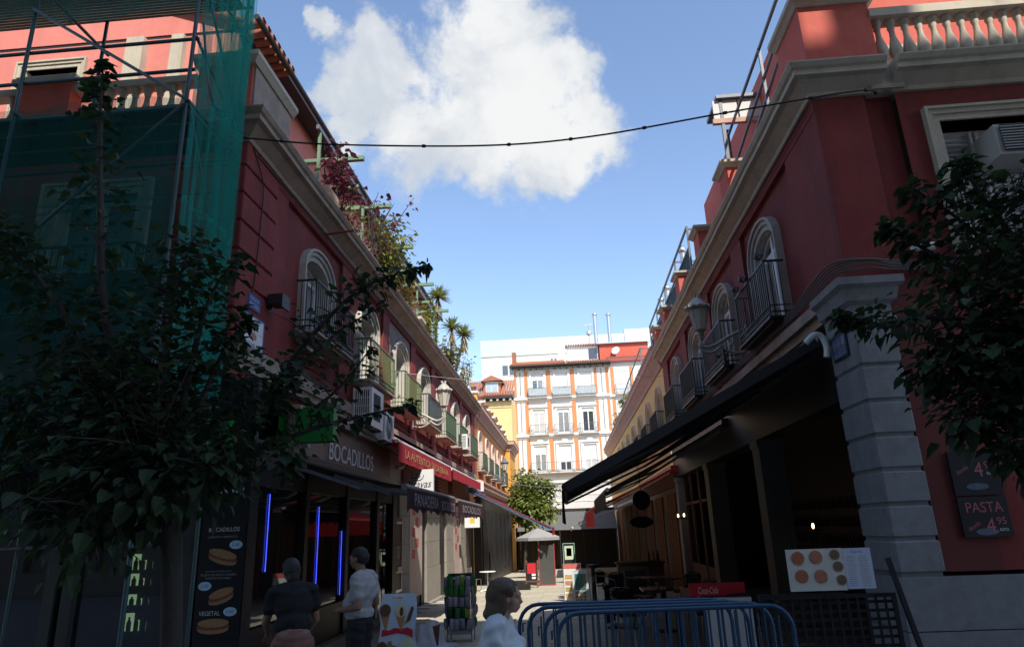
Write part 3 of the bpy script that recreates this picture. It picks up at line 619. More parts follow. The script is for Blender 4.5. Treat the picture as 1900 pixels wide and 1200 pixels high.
    for a, b in ((19.7, 21.9), (22.0, 24.6)):
        fr = MB()
        for y in (a, (a+b)/2, b-.08): fr.box(4.1, 4.18, y, y+.08, -.2, 3.45)
        fr.box(4.1, 4.18, a, b, .55, .65); fr.box(4.1,4.18,a,b,2.5,2.58); fr.build('shop_frame', WOOD, RB)
        MB().box(4.11,4.17,a,b,-.2,.55).build('stall_riser', WOOD, RB)
right_building()

# ------------------------------------------------------------------ yellow building farther along on the right
YB = thing('yellow_building', 'yellow plastered house beyond the red one on the right under a pink cornice', 'building', (8, 43, 0))
def yellow_building():
    cs = [27.0+3.55*k for k in range(10)]
    w = MB(); wall_open(w, PR, 25.4, 61, 4.0, 7.75, [(c, 1.15, 5.15, 6.5, .42) for c in cs], .3)
    w.poly([(XR,61,-2),(XR+6,61,-2),(XR+6,61,7.75),(XR,61,7.75)]); w.build('wall', YEL, YB)
    sweep(MB(), [(XR+2, 61), (XR, 61), (XR, 25.42)], [(0,7.6),(.06,7.6),(.1,7.75),(.3,8.05),(.36,8.1),(.36,8.3),(.41,8.36),(.41,8.44),(0,8.5)]).build('cornice', PINKC, YB)
    for i, c in enumerate(cs):
        window(PR, c, YB, 1.15, 5.15, 6.5, .42, M('pale_yellow_surround', (.66,.56,.40), .8), .22, .07)
        if i < 4: balcony(PR, c, YB, 1.9, 5.1, .95, .38, IRON, M('black_screen', ()), CORN, False)
    MB().box(XR+.002, 12, 25.42, 61, 8.3, 8.42).build('terrace_floor', GROUND, YB)
    for k in range(10):
        y = 28.2+k*3.3; p = MB().box(XR+.1, 4.4, y, y+.45, 8.42, 8.95).build('parapet_pier', YEL, YB); MB().box(XR+.04,4.46,y-.06,y+.51,8.951,9.05).build('pier_cap', CREAM, p)
    MB().box(4.05, 4.25, 25.5, 60, -1.6, 4.0).build('shop_front', M('brown_shop_front', (.10,.05,.028), .5), YB)
    for k in range(9):
        a = 26.2+k*3.7
        for j in range(4): MB().box(3.98, 4.05, a+j*.62, a+j*.62+.5, -1.5, 3.0).build('wood_panel', WOODO, YB)
        MB().box(3.99,4.06,a+2.5,a+3.4,-1.5,2.4).build('door', BLKP, YB)
    MB().box(3.92,4.05,25.5,60,3.2,3.9).build('shop_fascia', WOOD, YB)
yellow_building()

# ------------------------------------------------------------------ white and orange house closing the street
EB = thing('apartment_house', 'tall white house with orange strips and three window rows closing the street', 'building', (0, 68, -1.5))
def end_building():
    P = mkP(68); rows = [(14.75, 17.1), (11.0, 13.4), (7.25, 9.75)]; cols = [-2.35, .12, 2.6]
    ops = []
    w = MB(); w.box(-4.75, 4.9, 68.12, 80, -1.6, 17.8); w.build('wall', WHITE, EB)
    # face built up as piers and spandrels so the window openings are real recesses
    f = MB()
    edges = [-4.75]+[e for c in cols for e in (c-.62, c+.62)]+[4.9]
    for a, b in zip(edges[::2], edges[1::2]): f.pbox(P, a, b, -1.6, 17.8, 0, .119)
    lv = [(-1.6, 7.25), (9.75, 11.0), (13.4, 14.75), (17.1, 17.8)]
    for c in cols:
        for a, b in lv: f.pbox(P, c-.62, c+.62, a, b, 0, .119)
    f.build('facade', WHITE, EB)
    for (z0, z1) in ((14.7,17.45),(10.95,14.3),(7.2,10.6)):
        for a, b in ((-4.74,-4.5),(-3.7,-3.35),(-1.45,-1.0),(1.02,1.45),(3.45,3.75),(4.62,4.88)): MB().pbox(P, a, b, z0+.06, z1, -.03, -.002).build('orange_strip', STRIP, EB)
        for a in (-4.12, 4.2): MB().pbox(P, a-.05, a+.05, z0+.2, z1-.1, -.012, -.002).build('pilaster_groove', M('grey_groove', (.22,.22,.22), .8), EB)
    for z in (14.6, 10.85, 7.1):
        MB().pbox(P, -4.8, 4.95, z-.16, z, -.22, -.001).pbox(P, -4.8, 4.95, z-.34, z-.161, -.09, -.001).build('string_course', WHITE, EB)
    for r, (zb, zt) in enumerate(rows):
        for k, c in enumerate(cols):
            s = MB(); o = [(c-.62,zb),(c-.62,zt),(c+.62,zt),(c+.62,zb)]; o2 = [(c-.84,zb),(c-.84,zt+.2),(c+.84,zt+.2),(c+.84,zb)]
            s.band(P, o, o2, -.07, 0); s.pbox(P, c-.92, c+.92, zt+.2, zt+.3, -.18, 0)
            if r == 2:
                s.prism(P, [(c+.36*math.cos(math.pi*i/10), zt+.3+.42*math.sin(math.pi*i/10)) for i in range(11)], -.16, 0)
                for e in (-.85, .85): s.pbox(P, c+e-.09, c+e+.09, zb, zt+.2, -.12, -.071)
            win = s.build('window', WHITE, EB)
            sh = [(.35,1.0,1.0),(.0,.55,.55),(0,.85,.8)][r][k] if False else {(0,0):.25,(0,1):.55,(0,2):.6,(1,0):.12,(1,1):.12,(1,2):.12,(2,0):.3,(2,1):.62,(2,2):.55}[(r,k)]
            H = zt-zb; zs = zt-H*sh
            MB().pbox(P, c-.6, c+.6, zs, zt-.01, .05, .09).build('roller_shutter', PVC, win)
            fr = MB()
            for e in (-.6, -.05, .5): fr.pbox(P, c+e, c+e+.1, zb, zs, .03, .1)
            fr.pbox(P, c-.6, c+.6, zb, zb+.12, .029, .099); fr.pbox(P, c-.6, c+.6, zs-.1, zs, .028, .098); fr.build('frame', PVC, win)
            for a, b in ((c-.5, c-.05), (c+.05, c+.5)): MB().pbox(P, a, b, zb+.12, zs-.1, .06, .07).build('pane', (GLASS, PALEPANE, M('white_curtain_pane', (.5,.5,.48), .15))[(r*5+k*2+(a > c)*(r == 0)) % 3], win)
            if r < 2: balcony(P, c, EB, 1.95, zb-.16, 1.0, .5, IRONG, M('pale_glass_screen', (.45,.5,.5), .4) if r == 0 else None, WHITE, False, .14)
    balcony(P, .12, EB, 7.0, 7.1, 1.0, .7, IRONG, None, WHITE, True, .15)
    MB().pbox(P, -4.9, 5.0, 6.1, 6.35, -.3, 0).pbox(P, -4.85, 4.95, 5.8, 6.099, -.12, 0).build('ground_floor_cornice', WHITE, EB)
    MB().pbox(P, -4.75, 4.9, -1.6, 5.8, -.06, -.001).build('ground_floor', GREYW, EB)
    for z in (4.9, 4.3): MB().pbox(P, -4.76, 4.91, z, z+.08, -.1, -.061).build('band', WHITE, EB)
    # eaves and roof
    e = MB(); e.pbox(P, -5.15, 5.25, 17.8, 17.92, -.75, .3)
    e.build('eave', FRAME, EB); br = MB()
    for k in range(17): u = -4.9+k*.62; br.pbox(P, u, u+.12, 17.55, 17.8, -.6, 0)
    br.build('bracket', FRAME, EB)
    roof_tiles(MB(), -5.1, 5.2, 67.25, 71.0, 17.98, 19.0, 'x', .25, .11).build('roof_tiles', TILE, EB, kind='stuff')
    MB().box(.9, 4.2, 70, 76, 18.2, 20.35).build('roof_room', WHITE, EB)
    roof_tiles(MB(), .7, 4.4, 69.7, 73, 20.4, 21.0, 'x', .25, .11).build('roof_room_tiles', TILE, EB, kind='stuff')
    g = MB()
    for k in range(6): g.box(3.2+k*.15, 3.25+k*.15, 69.95, 69.98, 18.9, 20.0)
    g.build('window_bars', IRON, EB); MB().box(3.15,4.05,69.985,69.999,18.85,20.05).build('roof_room_window', GLASS, EB)
    MB().box(-.05,.65,69.5,70.2,18.3,20.2).build('chimney', OFFW, EB); MB().box(-4.9,-4.5,68.3,69.4,17.93,19.6).build('chimney', TILE, EB)
    MB().box(-4.5,.5,69.2,69.6,18.4,18.75).build('ridge', TILE, EB)
end_building()
NB = thing('neighbour_house', 'white house with a brick red attic showing behind the right roofs at the street end', 'building', (8, 68.5, -1.5))
def neighbour():
    P = mkP(68.3)
    MB().box(4.95, 12, 68.3, 80, -1.6, 18.0).build('wall', WHITE, NB)
    for z in (14.6, 10.9): MB().pbox(P, 4.95, 12, z-.2, z, -.2, -.001).build('string_course', WHITE, NB)
    for z0, z1 in ((14.7,17.5),(11,14.2),(7.4,10.5)):
        for a, b in ((5.15,5.5),(7.1,7.45),(9.1,9.45)): MB().pbox(P, a, b, z0, z1, -.03, -.001).build('orange_strip', STRIP, NB)
        for c in (6.3, 8.3):
            w = MB(); o = [(c-.5,z0+.1),(c-.5,z1-.5),(c+.5,z1-.5),(c+.5,z0+.1)]; o2 = [(c-.65,z0+.1),(c-.65,z1-.35),(c+.65,z1-.35),(c+.65,z0+.1)]
            w.band(P, o, o2, -.07, 0); win = w.build('window', WHITE, NB); MB().pbox(P, c-.5, c+.5, z0+.1, z1-.5, -.03, -.005).build('pane', M('curtained_pane', (.6,.62,.62), .3), win)
            balcony(P, c, NB, 1.5, z0-.05, 1.0, .45, IRONG, None, WHITE, False, .14)
    MB().pbox(P, 4.9, 12, 18.0, 18.35, -.4, .2).build('cornice', M('dark_red_cornice', (.3,.07,.06), .7), NB)
    roof_tiles(MB(), 4.95, 12, 67.9, 69.5, 18.4, 18.8, 'x', .25, .1).build('roof_tiles', TILE, NB, kind='stuff')
    MB().box(4.3, 9.4, 69.6, 76, 18.6, 20.3).build('attic', M('brick_red_render', (.50,.10,.06), .8), NB)
    MB().box(4.1, 9.6, 69.3, 76, 20.301, 20.42).build('attic_roof', ALU, NB)
neighbour()
GB = thing('yellow_house', 'narrow yellow house with a dormer window and brown tiled roof left of the white one', 'building', (-6.5, 63, -1.5))
def yellow_house():
    P = mkP(62)
    MB().box(-11, -4.65, 62, 75, -1.6, 13.7).build('wall', YEL2, GB)
    MB().pbox(P, -11, -4.6, 12.75, 12.85, -.06, -.001).build('string_course', YEL2, GB)
    MB().pbox(P, -11.2, -4.45, 13.55, 13.75, -.55, .2).pbox(P,-11.2,-4.45,13.4,13.549,-.2,0).build('eave', FRAME, GB)
    for k in range(6): MB().pbox(P, -7.8+k*.6, -7.6+k*.6, 13.36, 13.55, -.45, -.21).build('bracket', WHITE, GB)
    roof_tiles(MB(), -11.2, -4.45, 61.5, 65, 13.8, 15.9, 'x', .24, .11).build('roof_tiles', TILE, GB, kind='stuff')
    MB().box(-7.25, -5.65, 62.3, 65, 13.9, 15.35).build('dormer', TILE, GB)
    fr = MB().box(-7.05, -5.85, 62.2, 62.299, 14.15, 15.25).build('dormer_window', WHITE, GB)
    for a, b in ((-6.97,-6.49),(-6.41,-5.93)): MB().box(a, b, 62.17, 62.199, 14.23, 15.17).build('pane', M('sky_painted_pane', (.35,.45,.5), .1), fr)  # sky reflection put into the pane colour
    t = MB(); t.add([(-7.5,61.9,15.35),(-5.4,61.9,15.35),(-6.45,61.9,15.85),(-7.5,65,15.35),(-5.4,65,15.35),(-6.45,65,15.85)], [(0,1,2),(0,2,5,3),(1,4,5,2),(0,3,4,1)]); t.build('dormer_roof', TILE, GB)
    w = MB().pbox(P, -6.55, -6.0, 10.7, 11.9, -.02, -.001).build('small_window', GLASS, GB)
yellow_house()
CB = thing('cream_block', 'cream apartment block with a silver parapet rising behind the white house', 'building', (0, 84, -1.5))
def cream_block():
    MB().box(-10, 12, 84, 100, -1.6, 23.2).build('wall', OFFW, CB)
    MB().box(-10.05, 12.05, 83.9, 84.2, 23.2, 25.4).build('parapet', M('silver_sheet', (.5,.52,.52), .45, .08, 1.0, .1, metal=.35), CB)
    P = mkP(84)
    for c, w_, z in ((-6.5,1.8,20.6),(-.7,.9,21.2),(1.9,1.9,21.2),(-6.2,2.2,17.3)):
        f = MB().pbox(P, c-w_/2, c+w_/2, z, z+1.5, -.06, -.001).build('window', WHITE, CB)
        for s in (0, 1): MB().pbox(P, c-w_/2+.12+s*w_/2, c-.08+s*w_/2, z+.12, z+1.38, -.09, -.061).build('pane', GLASS, f)
    MB().box(8.5, 12, 83.8, 90, 23.2, 25.9).build('roof_room', M('silver_sheet', ()), CB)
cream_block()
# the block on the other side of the square, behind the viewer: it shades the foreground
SB = thing('apartment_block', 'tall grey apartment block across the square behind the viewpoint shading the near street', 'building', (0, -12, 0))
def shade_block():
    w = MB(); P = lambda u, z, d: (u, -9-d, z); cs = [-24+3*k for k in range(17)]
    for k in range(9): wall_open(w, P, -26, 26, k*3.35, (k+1)*3.35, [(c, 1.2, k*3.35+.9, k*3.35+2.7, 0) for c in cs], .25)
    w.box(-26, 26, -20, -9.3, 0, 30.2); w.box(4.6, 7.9, -14, -9.02, 30.25, 35.6); w.box(11.6, 12.3, -9.5, -9.02, 30.25, 32.6); w.box(12.95, 14.0, -9.5, -9.02, 30.25, 32.6); w.build('wall', M('grey_brown_render', (.16,.14,.125), .85), SB)  # unseen roof boxes added; heights and gap shape the shade and a lit streak
    MB().box(-26.3, 26.3, -20, -8.8, 30.2, 30.5).build('cornice', M('grey_brown_render', ()), SB)
shade_block()
# ------------------------------------------------------------------ foliage kit
def leaf_mesh(name, items, mat, wid=.46, fold=.14, droop=.25, straps=False):
    """items: (pos, dir, size); each leaf is a folded, drooping blade"""
    vs = []; fs = []
    for p, d, s in items:
        d = Vector(d); d.normalize(); side = d.cross(Vector((rnd.uniform(-.5,.5), rnd.uniform(-.5,.5), 1)))
        if side.length < .05: side = Vector((1, 0, 0))
        side.normalize(); n = side.cross(d).normalized(); p = Vector(p); b = len(vs); w = wid*s
        dz = Vector((0, 0, -droop*s))
        vs += [p, p+d*.22*s+side*w*.95+n*fold*s, p+d*.62*s+side*w*.72+n*fold*s*.8+dz*.4, p+d*s+dz, p+d*.62*s-side*w*.72+n*fold*s*.8+dz*.4, p+d*.22*s-side*w*.95+n*fold*s, p+d*.5*s+dz*.2]
        fs += [(b,b+1,b+2,b+6),(b+6,b+2,b+3),(b,b+6,b+4,b+5),(b+6,b+3,b+4)]
    me = bpy.data.meshes.new(name); me.from_pydata([tuple(v) for v in vs], [], fs); me.materials.append(mat); return me
def smooth_path(pts, n=6):
    pts = [Vector(p) for p in pts]; out = []
    for i in range(len(pts)-1):
        p0, p1, p2, p3 = pts[max(i-1,0)], pts[i], pts[i+1], pts[min(i+2,len(pts)-1)]
        for k in range(n):
            t = k/n; out.append(.5*((2*p1)+(p2-p0)*t+(2*p0-5*p1+4*p2-p3)*t*t+(3*p1-p0-3*p2+p3)*t**3))
    return out+[pts[-1]]
def rv(s=1.0): return Vector((rnd.gauss(0,s), rnd.gauss(0,s), rnd.gauss(0,s)))
def limb_leaves(path, items, per, r0, r1, size, start=.1, twig=None, tips=None):
    L = len(path)
    for k in range(per):
        t = start+(1-start)*rnd.random()
        i = min(int(t*(L-1)), L-2); p = path[i].lerp(path[i+1], t*(L-1)-i); d = (path[i+1]-path[i]).normalized()
        r = r0+(r1-r0)*t; off = rv(1); off = off-d*off.dot(d)*.5; off.z *= .8
        q = p+off*r*.55
        dr = (off.normalized()*.8+d*.5+Vector((0,0,-.35))+rv(.3))
        items.append((q, dr, size*rnd.choice((.45,.7,.85,1,1.1,1.35))*rnd.uniform(.85,1.15)))
        if twig is not None and rnd.random() < .16: twig.tube([p, p.lerp(q,.6)+Vector((0,0,.02)), q], [.009,.006,.003], 4, False)
def tree(name, label, cat, loc, trunk, limbs, mat, leaf, group=None, tipleaves=True, bark=None):
    t = thing(name, label, cat, loc, 0, group); tm = MB(); items = []; tipitems = []
    tm.tube(smooth_path(trunk[0]), [trunk[1]+(trunk[2]-trunk[1])*i/(6*(len(trunk[0])-1)) for i in range(6*(len(trunk[0])-1)+1)], 10)
    for (pts, ra, rb, per, s0, s1, size, tip) in limbs:
        path = smooth_path(pts); n = len(path)
        tm.tube(path, [ra+(rb-ra)*i/(n-1) for i in range(n)], 7)
        limb_leaves(path, items, per, s0, s1, size, .08, tm)
        if tip:                              # single leaves in two ranks at the shoot's end
            for k in range(tip):
                f = 1-k/(tip*1.05)*.42; i = min(int(f*(n-1)), n-2); p = path[i].lerp(path[i+1], f*(n-1)-i); d = (path[i+1]-path[i]).normalized()
                sd = d.cross(Vector((0,0,1)))
                if sd.length < .1: sd = Vector((1,.2,0))
                sd.normalize(); s = 1 if k % 2 else -1
                tipitems.append((p, sd*s*.8+d*.35+Vector((0,0,-.25))+rv(.2), size*(.55+.5*min(1, k/6))*rnd.uniform(.85,1.15)))
    tm.build('trunk', bark or BARK, t)
    o = ORG[t.name]
    items = [(Vector(p)-o, d, s) for p, d, s in items]
    cr = bpy.data.objects.new('crown', leaf_mesh('crown', items, mat)); COL.objects.link(cr); cr.parent = t
    for p, d, s in tipitems:
        lf = bpy.data.objects.new('leaf', leaf_mesh('leaf', [(Vector((0,0,0)), d, s)], mat)); COL.objects.link(lf); lf.parent = t; lf.location = Vector(p)-o
    return t

# street tree in front of the scaffold
F = (-3.12, 5.25, 2.45)
tree('street_tree', 'broad-leaved street tree in deep shade before the scaffolded shop front with one tall upright shoot', 'tree', (-2.9, 5.2, 0),
     ([(-2.88,5.2,-.02), (-2.93,5.2,.9), (-3.03,5.22,1.8), F], .08, .07),
     [([F, (-3.5,5.2,3.1), (-3.85,5.2,3.8), (-4.07,5.2,5.0), (-4.2,5.2,5.9), (-4.24,5.2,6.36)], .06, .006, 415, .62, .02, 0.092, 10),
      ([F, (-3.7,5.25,3.0), (-4.25,5.2,3.85), (-4.95,5.15,4.65)], .05, .006, 542, .6, .12, 0.096, 6),
      ([F, (-3.8,5.2,2.8), (-4.3,5.2,2.95), (-4.9,5.2,3.1)], .05, .006, 664, .7, .4, 0.100, 4),
      ([F, (-3.9,5.0,2.45), (-4.5,4.95,2.35)], .04, .006, 483, .6, .4, 0.100, 4),
      ([F, (-3.1,5.3,3.2), (-2.95,5.25,3.9), (-2.70,5.2,4.22)], .04, .005, 213, .55, .05, 0.089, 8),
      ([F, (-3.3,5.3,3.3), (-3.3,5.3,3.95), (-3.2,5.3,4.45)], .04, .005, 462, .6, .25, 0.092, 6),
      ([F, (-2.95,5.3,3.05), (-2.8,5.3,3.45), (-2.62,5.3,3.68)], .03, .005, 213, .5, .05, 0.089, 8),
      ([F, (-2.8,5.5,2.75), (-2.55,5.6,3.05), (-2.3,5.6,3.28)], .03, .005, 239, .5, .1, 0.089, 6),
      ([F, (-3.06,5.75,2.9), (-2.7,6.0,3.25), (-2.42,6.0,3.62), (-2.02,6.0,4.05), (-1.71,6.0,4.24), (-1.21,6.0,4.38)], .045, .004, 403, .55, .03, 0.078, 20),
      ([(-2.6,6.0,3.3), (-2.25,6.0,3.6), (-2.0,6.0,3.8), (-1.62,6.0,4.0)], .02, .004, 87, .3, .05, 0.078, 8),
      ([F, (-2.7,5.8,2.65), (-2.2,6.0,2.86), (-1.73,6.0,2.95), (-1.33,6.0,3.03)], .035, .004, 108, .22, .02, 0.074, 10),
      ([(-2.3,6.0,3.0), (-2.0,6.0,3.25), (-1.75,6.0,3.58)], .02, .004, 75, .25, .05, 0.074, 6),
      ([F, (-2.75,5.4,2.4), (-2.35,5.5,2.5), (-2.28,5.5,2.55)], .03, .005, 144, .4, .12, 0.089, 6),
      ([F, (-2.9,5.1,2.4), (-2.7,5.05,2.42), (-2.55,5.05,2.45)], .03, .005, 213, .45, .2, 0.092, 4),
      ([F, (-3.3,5.0,2.35), (-3.55,4.9,2.15), (-3.7,4.9,2.05)], .03, .005, 483, .6, .4, 0.100, 4),
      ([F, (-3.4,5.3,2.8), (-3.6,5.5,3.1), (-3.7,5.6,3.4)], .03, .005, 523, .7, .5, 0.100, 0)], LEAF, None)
G2 = (4.25, 5.5, 2.75)
tree('street_tree', 'broad-leaved street tree leaning in from the right before the red wall and its balcony window', 'tree', (4.7, 5.5, 0),
     ([(4.7,5.5,-.02), (4.68,5.5,1.2), (4.5,5.5,2.2), G2], .11, .08),
     [([G2, (4.0,5.5,3.6), (3.75,5.5,4.3), (3.53,5.5,4.85)], .05, .005, 510, .55, .06, 0.086, 8),
      ([G2, (3.9,5.5,3.5), (3.5,5.5,4.2), (3.1,5.5,4.62)], .04, .005, 433, .5, .08, 0.082, 10),
      ([G2, (3.7,5.5,3.4), (3.2,5.5,3.95), (2.80,5.5,4.25)], .04, .005, 459, .5, .06, 0.082, 10),
      ([G2, (3.7,5.5,3.1), (3.1,5.5,3.42), (2.6,5.5,3.4), (2.3,5.5,3.48)], .04, .004, 382, .5, .02, 0.082, 14),
      ([G2, (3.8,5.5,3.0), (3.3,5.5,3.05), (2.85,5.5,2.95)], .035, .005, 561, .55, .15, 0.094, 8),
      ([G2, (3.9,5.4,2.7), (3.4,5.4,2.65), (3.0,5.4,2.55)], .035, .005, 561, .55, .15, 0.094, 6),
      ([G2, (3.9,5.3,2.5), (3.5,5.3,2.35), (3.25,5.3,2.28)], .035, .005, 433, .5, .2, 0.094, 4),
      ([G2, (4.3,5.5,3.6), (4.15,5.5,4.2), (4.0,5.5,4.6)], .04, .005, 612, .6, .3, 0.094, 4),
      ([G2, (4.0,5.6,3.2), (3.7,5.6,3.5), (3.4,5.6,3.8)], .035, .005, 663, .65, .5, 0.094, 0),
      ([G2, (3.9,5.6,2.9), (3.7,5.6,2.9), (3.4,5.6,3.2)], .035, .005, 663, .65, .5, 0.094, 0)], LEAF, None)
def far_tree():
    c = (-2.6, 50, zg(50)); T0 = (-2.9, 50, 3.0); limbs = []
    for k in range(13):
        a = k*2.4; r = rnd.uniform(.9,1.9); z = rnd.uniform(2.6,6.0); rr = r*(1.0 if z < 4.8 else .7)
        limbs.append(([T0 if z > 3.4 else (-2.95,50,2.4), (-2.7+rr*.5*math.cos(a), 50+rr*.5*math.sin(a), (z+3)/2), (-2.5+rr*math.cos(a), 50+rr*math.sin(a), z)], .05, .01, 420, .95, .75, .24, 0))
    tree('street_tree', 'sunlit yellow-green tree at the end of the street before the white house', 'tree', c,
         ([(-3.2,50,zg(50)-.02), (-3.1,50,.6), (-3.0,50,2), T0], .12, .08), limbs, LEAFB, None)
far_tree()

# ------------------------------------------------------------------ scaffold and netting on the left front
SC = thing('scaffold', 'steel tube scaffold along the front of the left red building behind green netting', 'scaffold', (-7, 7.6, 0))
PXS = (-4.55, -6.86, -9.2, -11.5)
tube_col = M('scaffold_steel', (.055,.10,.105), .45, .15, 8, .05, metal=.3, spec=.5)
for x in PXS:
    for y in (7.06, 8.35): MB().tube([(x,y,0),(x,y,11.6)], .026, 8).build('pole', tube_col, SC)
for z in (2.9, 5.0, 7.2, 7.76, 8.24, 9.3, 9.9):
    for y in ((7.06, 8.35) if z in (2.9, 5.0, 7.2, 9.9) else (7.06,)): MB().tube([(-12,y+.03,z),(-4.5,y+.03,z)], .024, 8).build('pole', tube_col, SC)
for x in PXS:
    for z in (2.88, 4.98, 7.26, 9.28): MB().tube([(x+.03,7.0,z),(x+.03,8.45,z)], .024, 8).build('pole', tube_col, SC)
for a, b in (((-6.86,7.02,8.9),(-4.55,7.02,7.28)), ((-11.5,7.02,7.28),(-9.2,7.02,8.9)), ((-4.52,7.06,9.28),(-4.52,8.35,7.7)), ((-4.52,7.06,7.28),(-4.52,8.35,5.0)), ((-4.52,8.35,5.0),(-4.52,7.06,2.9)), ((-6.86,7.02,5.0),(-4.55,7.02,7.2)), ((-4.52,7.06,8.25),(-4.52,8.35,7.6))):
    MB().tube([a, b], .022, 8).build('brace', tube_col, SC)
for z in (2.93, 5.03, 7.31):
    for k in range(3): MB().box(-12, -4.62, 7.2+k*.38, 7.2+k*.38+.34, z-.02, z+.025).build('deck_board', M('scaffold_deck', (.12,.10,.08), .8), SC)
dk = MB()
for k in range(23): dk.box(-12, -4.6, 7.1+k*.055, 7.1+k*.055+.038, 9.84, 9.87)
dk.build('grated_deck', M('scaffold_deck', ()), SC, kind='stuff')
def fold(a, b): return .05*math.sin(a*7.3+b*.8)+.03*math.sin(a*17+b*2.1)+.025*math.sin(a*31-b*1.3)+.03*abs(math.sin(a*4.1+b*2.6+math.sin(b*3+a)))+.02*abs(math.sin(a*9.7-b*4.3+1.7*math.sin(a*2.2)))
def sheet(name, label, fn, nu, nv, mt=None):
    vs = [fn(i/nu, j/nv) for j in range(nv+1) for i in range(nu+1)]; w = nu+1
    o = MB().add(vs, [(j*w+i, j*w+i+1, (j+1)*w+i+1, (j+1)*w+i) for j in range(nv) for i in range(nu)], True).build(name, mt or NET)
    return tag(o, label, 'safety net')
sheet('safety_net', 'lower dark green debris net stretched across the scaffold front on the left', lambda u, v: (-13+8.44*u, 6.98+.5*fold(u*3, v*6), 2.75+4.56*v+.03*math.sin(u*23)), 110, 40)
sheet('safety_net', 'second layer of green debris net hanging inside the scaffold front', lambda u, v: (-13+8.4*u, 7.16+.6*fold(u*4+1, v*5), 2.6+4.55*v+.05*math.sin(u*17)), 110, 30)
sheet('safety_net', 'upper green debris net rolled along the top of the scaffold front', lambda u, v: (-13+8.44*u, 6.99+.7*fold(u*4+3, v*4), 8.72+1.2*v-.1*math.sin(u*9)**2), 110, 24)
def side(u, v):                              # the end of the scaffold: loose, bulging towards the lane
    z = 3.55+8.0*v; bul = .10*math.sin(math.pi*min(1,u*1.02))*(.6+.4*math.sin(v*5+1))
    f = fold(u*2.2, v*1.5)*1.3+.035*math.sin(u*38+3*math.sin(v*4))
    return (-4.50+bul+f*.8-.10*(1-v)*u, 7.0+1.42*u+f*.35-.05*(1-v), z+.07*math.sin(u*9))
sheet('safety_net', 'loose crumpled green debris net hanging down the street end of the scaffold', side, 90, 90, NETS)
def side2(u, v):
    f = fold(u*2.9+2, v*1.9)*1.3
    return (-4.46+.06*math.sin(math.pi*u)+f*.6-.08*(1-v), 7.45+.9*u+f*.3, 3.75+7.8*v+.1*math.sin(u*7))
sheet('safety_net', 'bunched inner fold of green net at the building corner end of the scaffold', side2, 60, 80, NETS)
rp = thing('rope', 'slack dark rope looped from the scaffold top beside the parapet', 'rope', (-4.6, 7.8, 7.7))
MB().tube(smooth_path([(-4.47,7.1,8.5),(-4.46,7.35,7.75),(-4.45,7.6,7.5),(-4.45,7.85,7.75),(-4.45,7.9,8.2)]), .018, 6).build('strand', tube_col, rp)

# ------------------------------------------------------------------ roof terrace on the left: pergola, rail, plants
PG = thing('pergola', 'green steel pergola with projecting arms over the left roof terrace', 'pergola', (-5, 18, 8.6))
MB().bar((-4.87,12.25,10.30),(-4.87,25.6,10.22), .07, .10).build('beam', IRONG, PG)
for y in (12.4, 15.6, 18.9, 22.2, 25.3): MB().bar((-4.87,y,8.15),(-4.87,y,10.25), .06).build('post', GREENM, PG)
for y in (13.35, 15.75, 18.45, 21.7, 24.7): MB().bar((-6.4,y,10.12),(-4.18,y,10.12), .11, .10).build('arm', GREENM, PG)
for y in (14.4, 17.1, 20.0, 23.2): MB().bar((-6.4,y,10.0),(-4.62,y,10.0), .09, .08).build('short_arm', GREENM, PG)
MB().bar((-6.2,12.4,9.55),(-4.9,12.4,9.55), .06).build('cross_bar', GREENM, PG)
RL = thing('terrace_rail', 'low ornate green rail on the cornice edge in front of the purple-leaved shrub', 'railing', (-4.6, 11.3, 8.6))
r = MB(); P = PL
r.pbox(P, 10.4, 12.35, 8.2, 8.23, .05, .08); r.pbox(P, 10.4, 12.35, 8.60, 8.63, .05, .08)
for k in range(15):
    u = 10.45+k*.133; r.tube([(XL-.065, u+.055*math.cos(t), 8.415+.17*math.sin(t)) for t in [j*math.pi/5 for j in range(11)]], .010, 5, False)
r.build('ornament', GREENM, RL)
def brick_pier(x0, x1, y0, y1, z0, z1, label):
    t = thing('brick_pier', label, 'pier', ((x0+x1)/2, (y0+y1)/2, z0))
    MB().box(x0+.01, x1-.01, y0+.01, y1-.01, z0, z1-.005).build('core', BRICKM, t)
    b = MB(); z = z0; r_ = 0
    while z < z1-.05:
        n = 3; L = (y1-y0)/n; off = (r_ % 2)*L/2
        for k in range(-1, n+1):
            a, c = max(y0, y0+off+k*L), min(y1, y0+off+(k+1)*L)
            if c-a > .03: b.box(x1-.06, x1+rnd.uniform(-.004,.006), a+.006, c-.006, z+.005, z+.05)
        L = (x1-x0)/n
        for k in range(-1, n+1):
            a, c = max(x0, x0+off+k*L), min(x1-.062, x0+off+(k+1)*L)
            if c-a > .03: b.box(a+.006, c-.006, y0+rnd.uniform(-.006,.004), y0+.06, z+.005, z+.05)
        z += .058; r_ += 1
    b.build('brick', BRICK, t, kind='stuff'); return t
brick_pier(-5.15, -4.6, 12.35, 13.0, 8.16, 8.95, 'pale brick terrace pier under the purple-leaved shrub')
brick_pier(-5.2, -4.62, 17.2, 17.7, 8.16, 8.7, 'pale brick terrace pier below the yellow-green shrub')
t = brick_pier(-5.2, -4.62, 21.5, 22.1, 8.16, 8.8, 'capped brick terrace pier before the tall yucca')
MB().box(-5.28, -4.54, 21.42, 22.18, 8.801, 8.9).build('cap', CREAM, t)
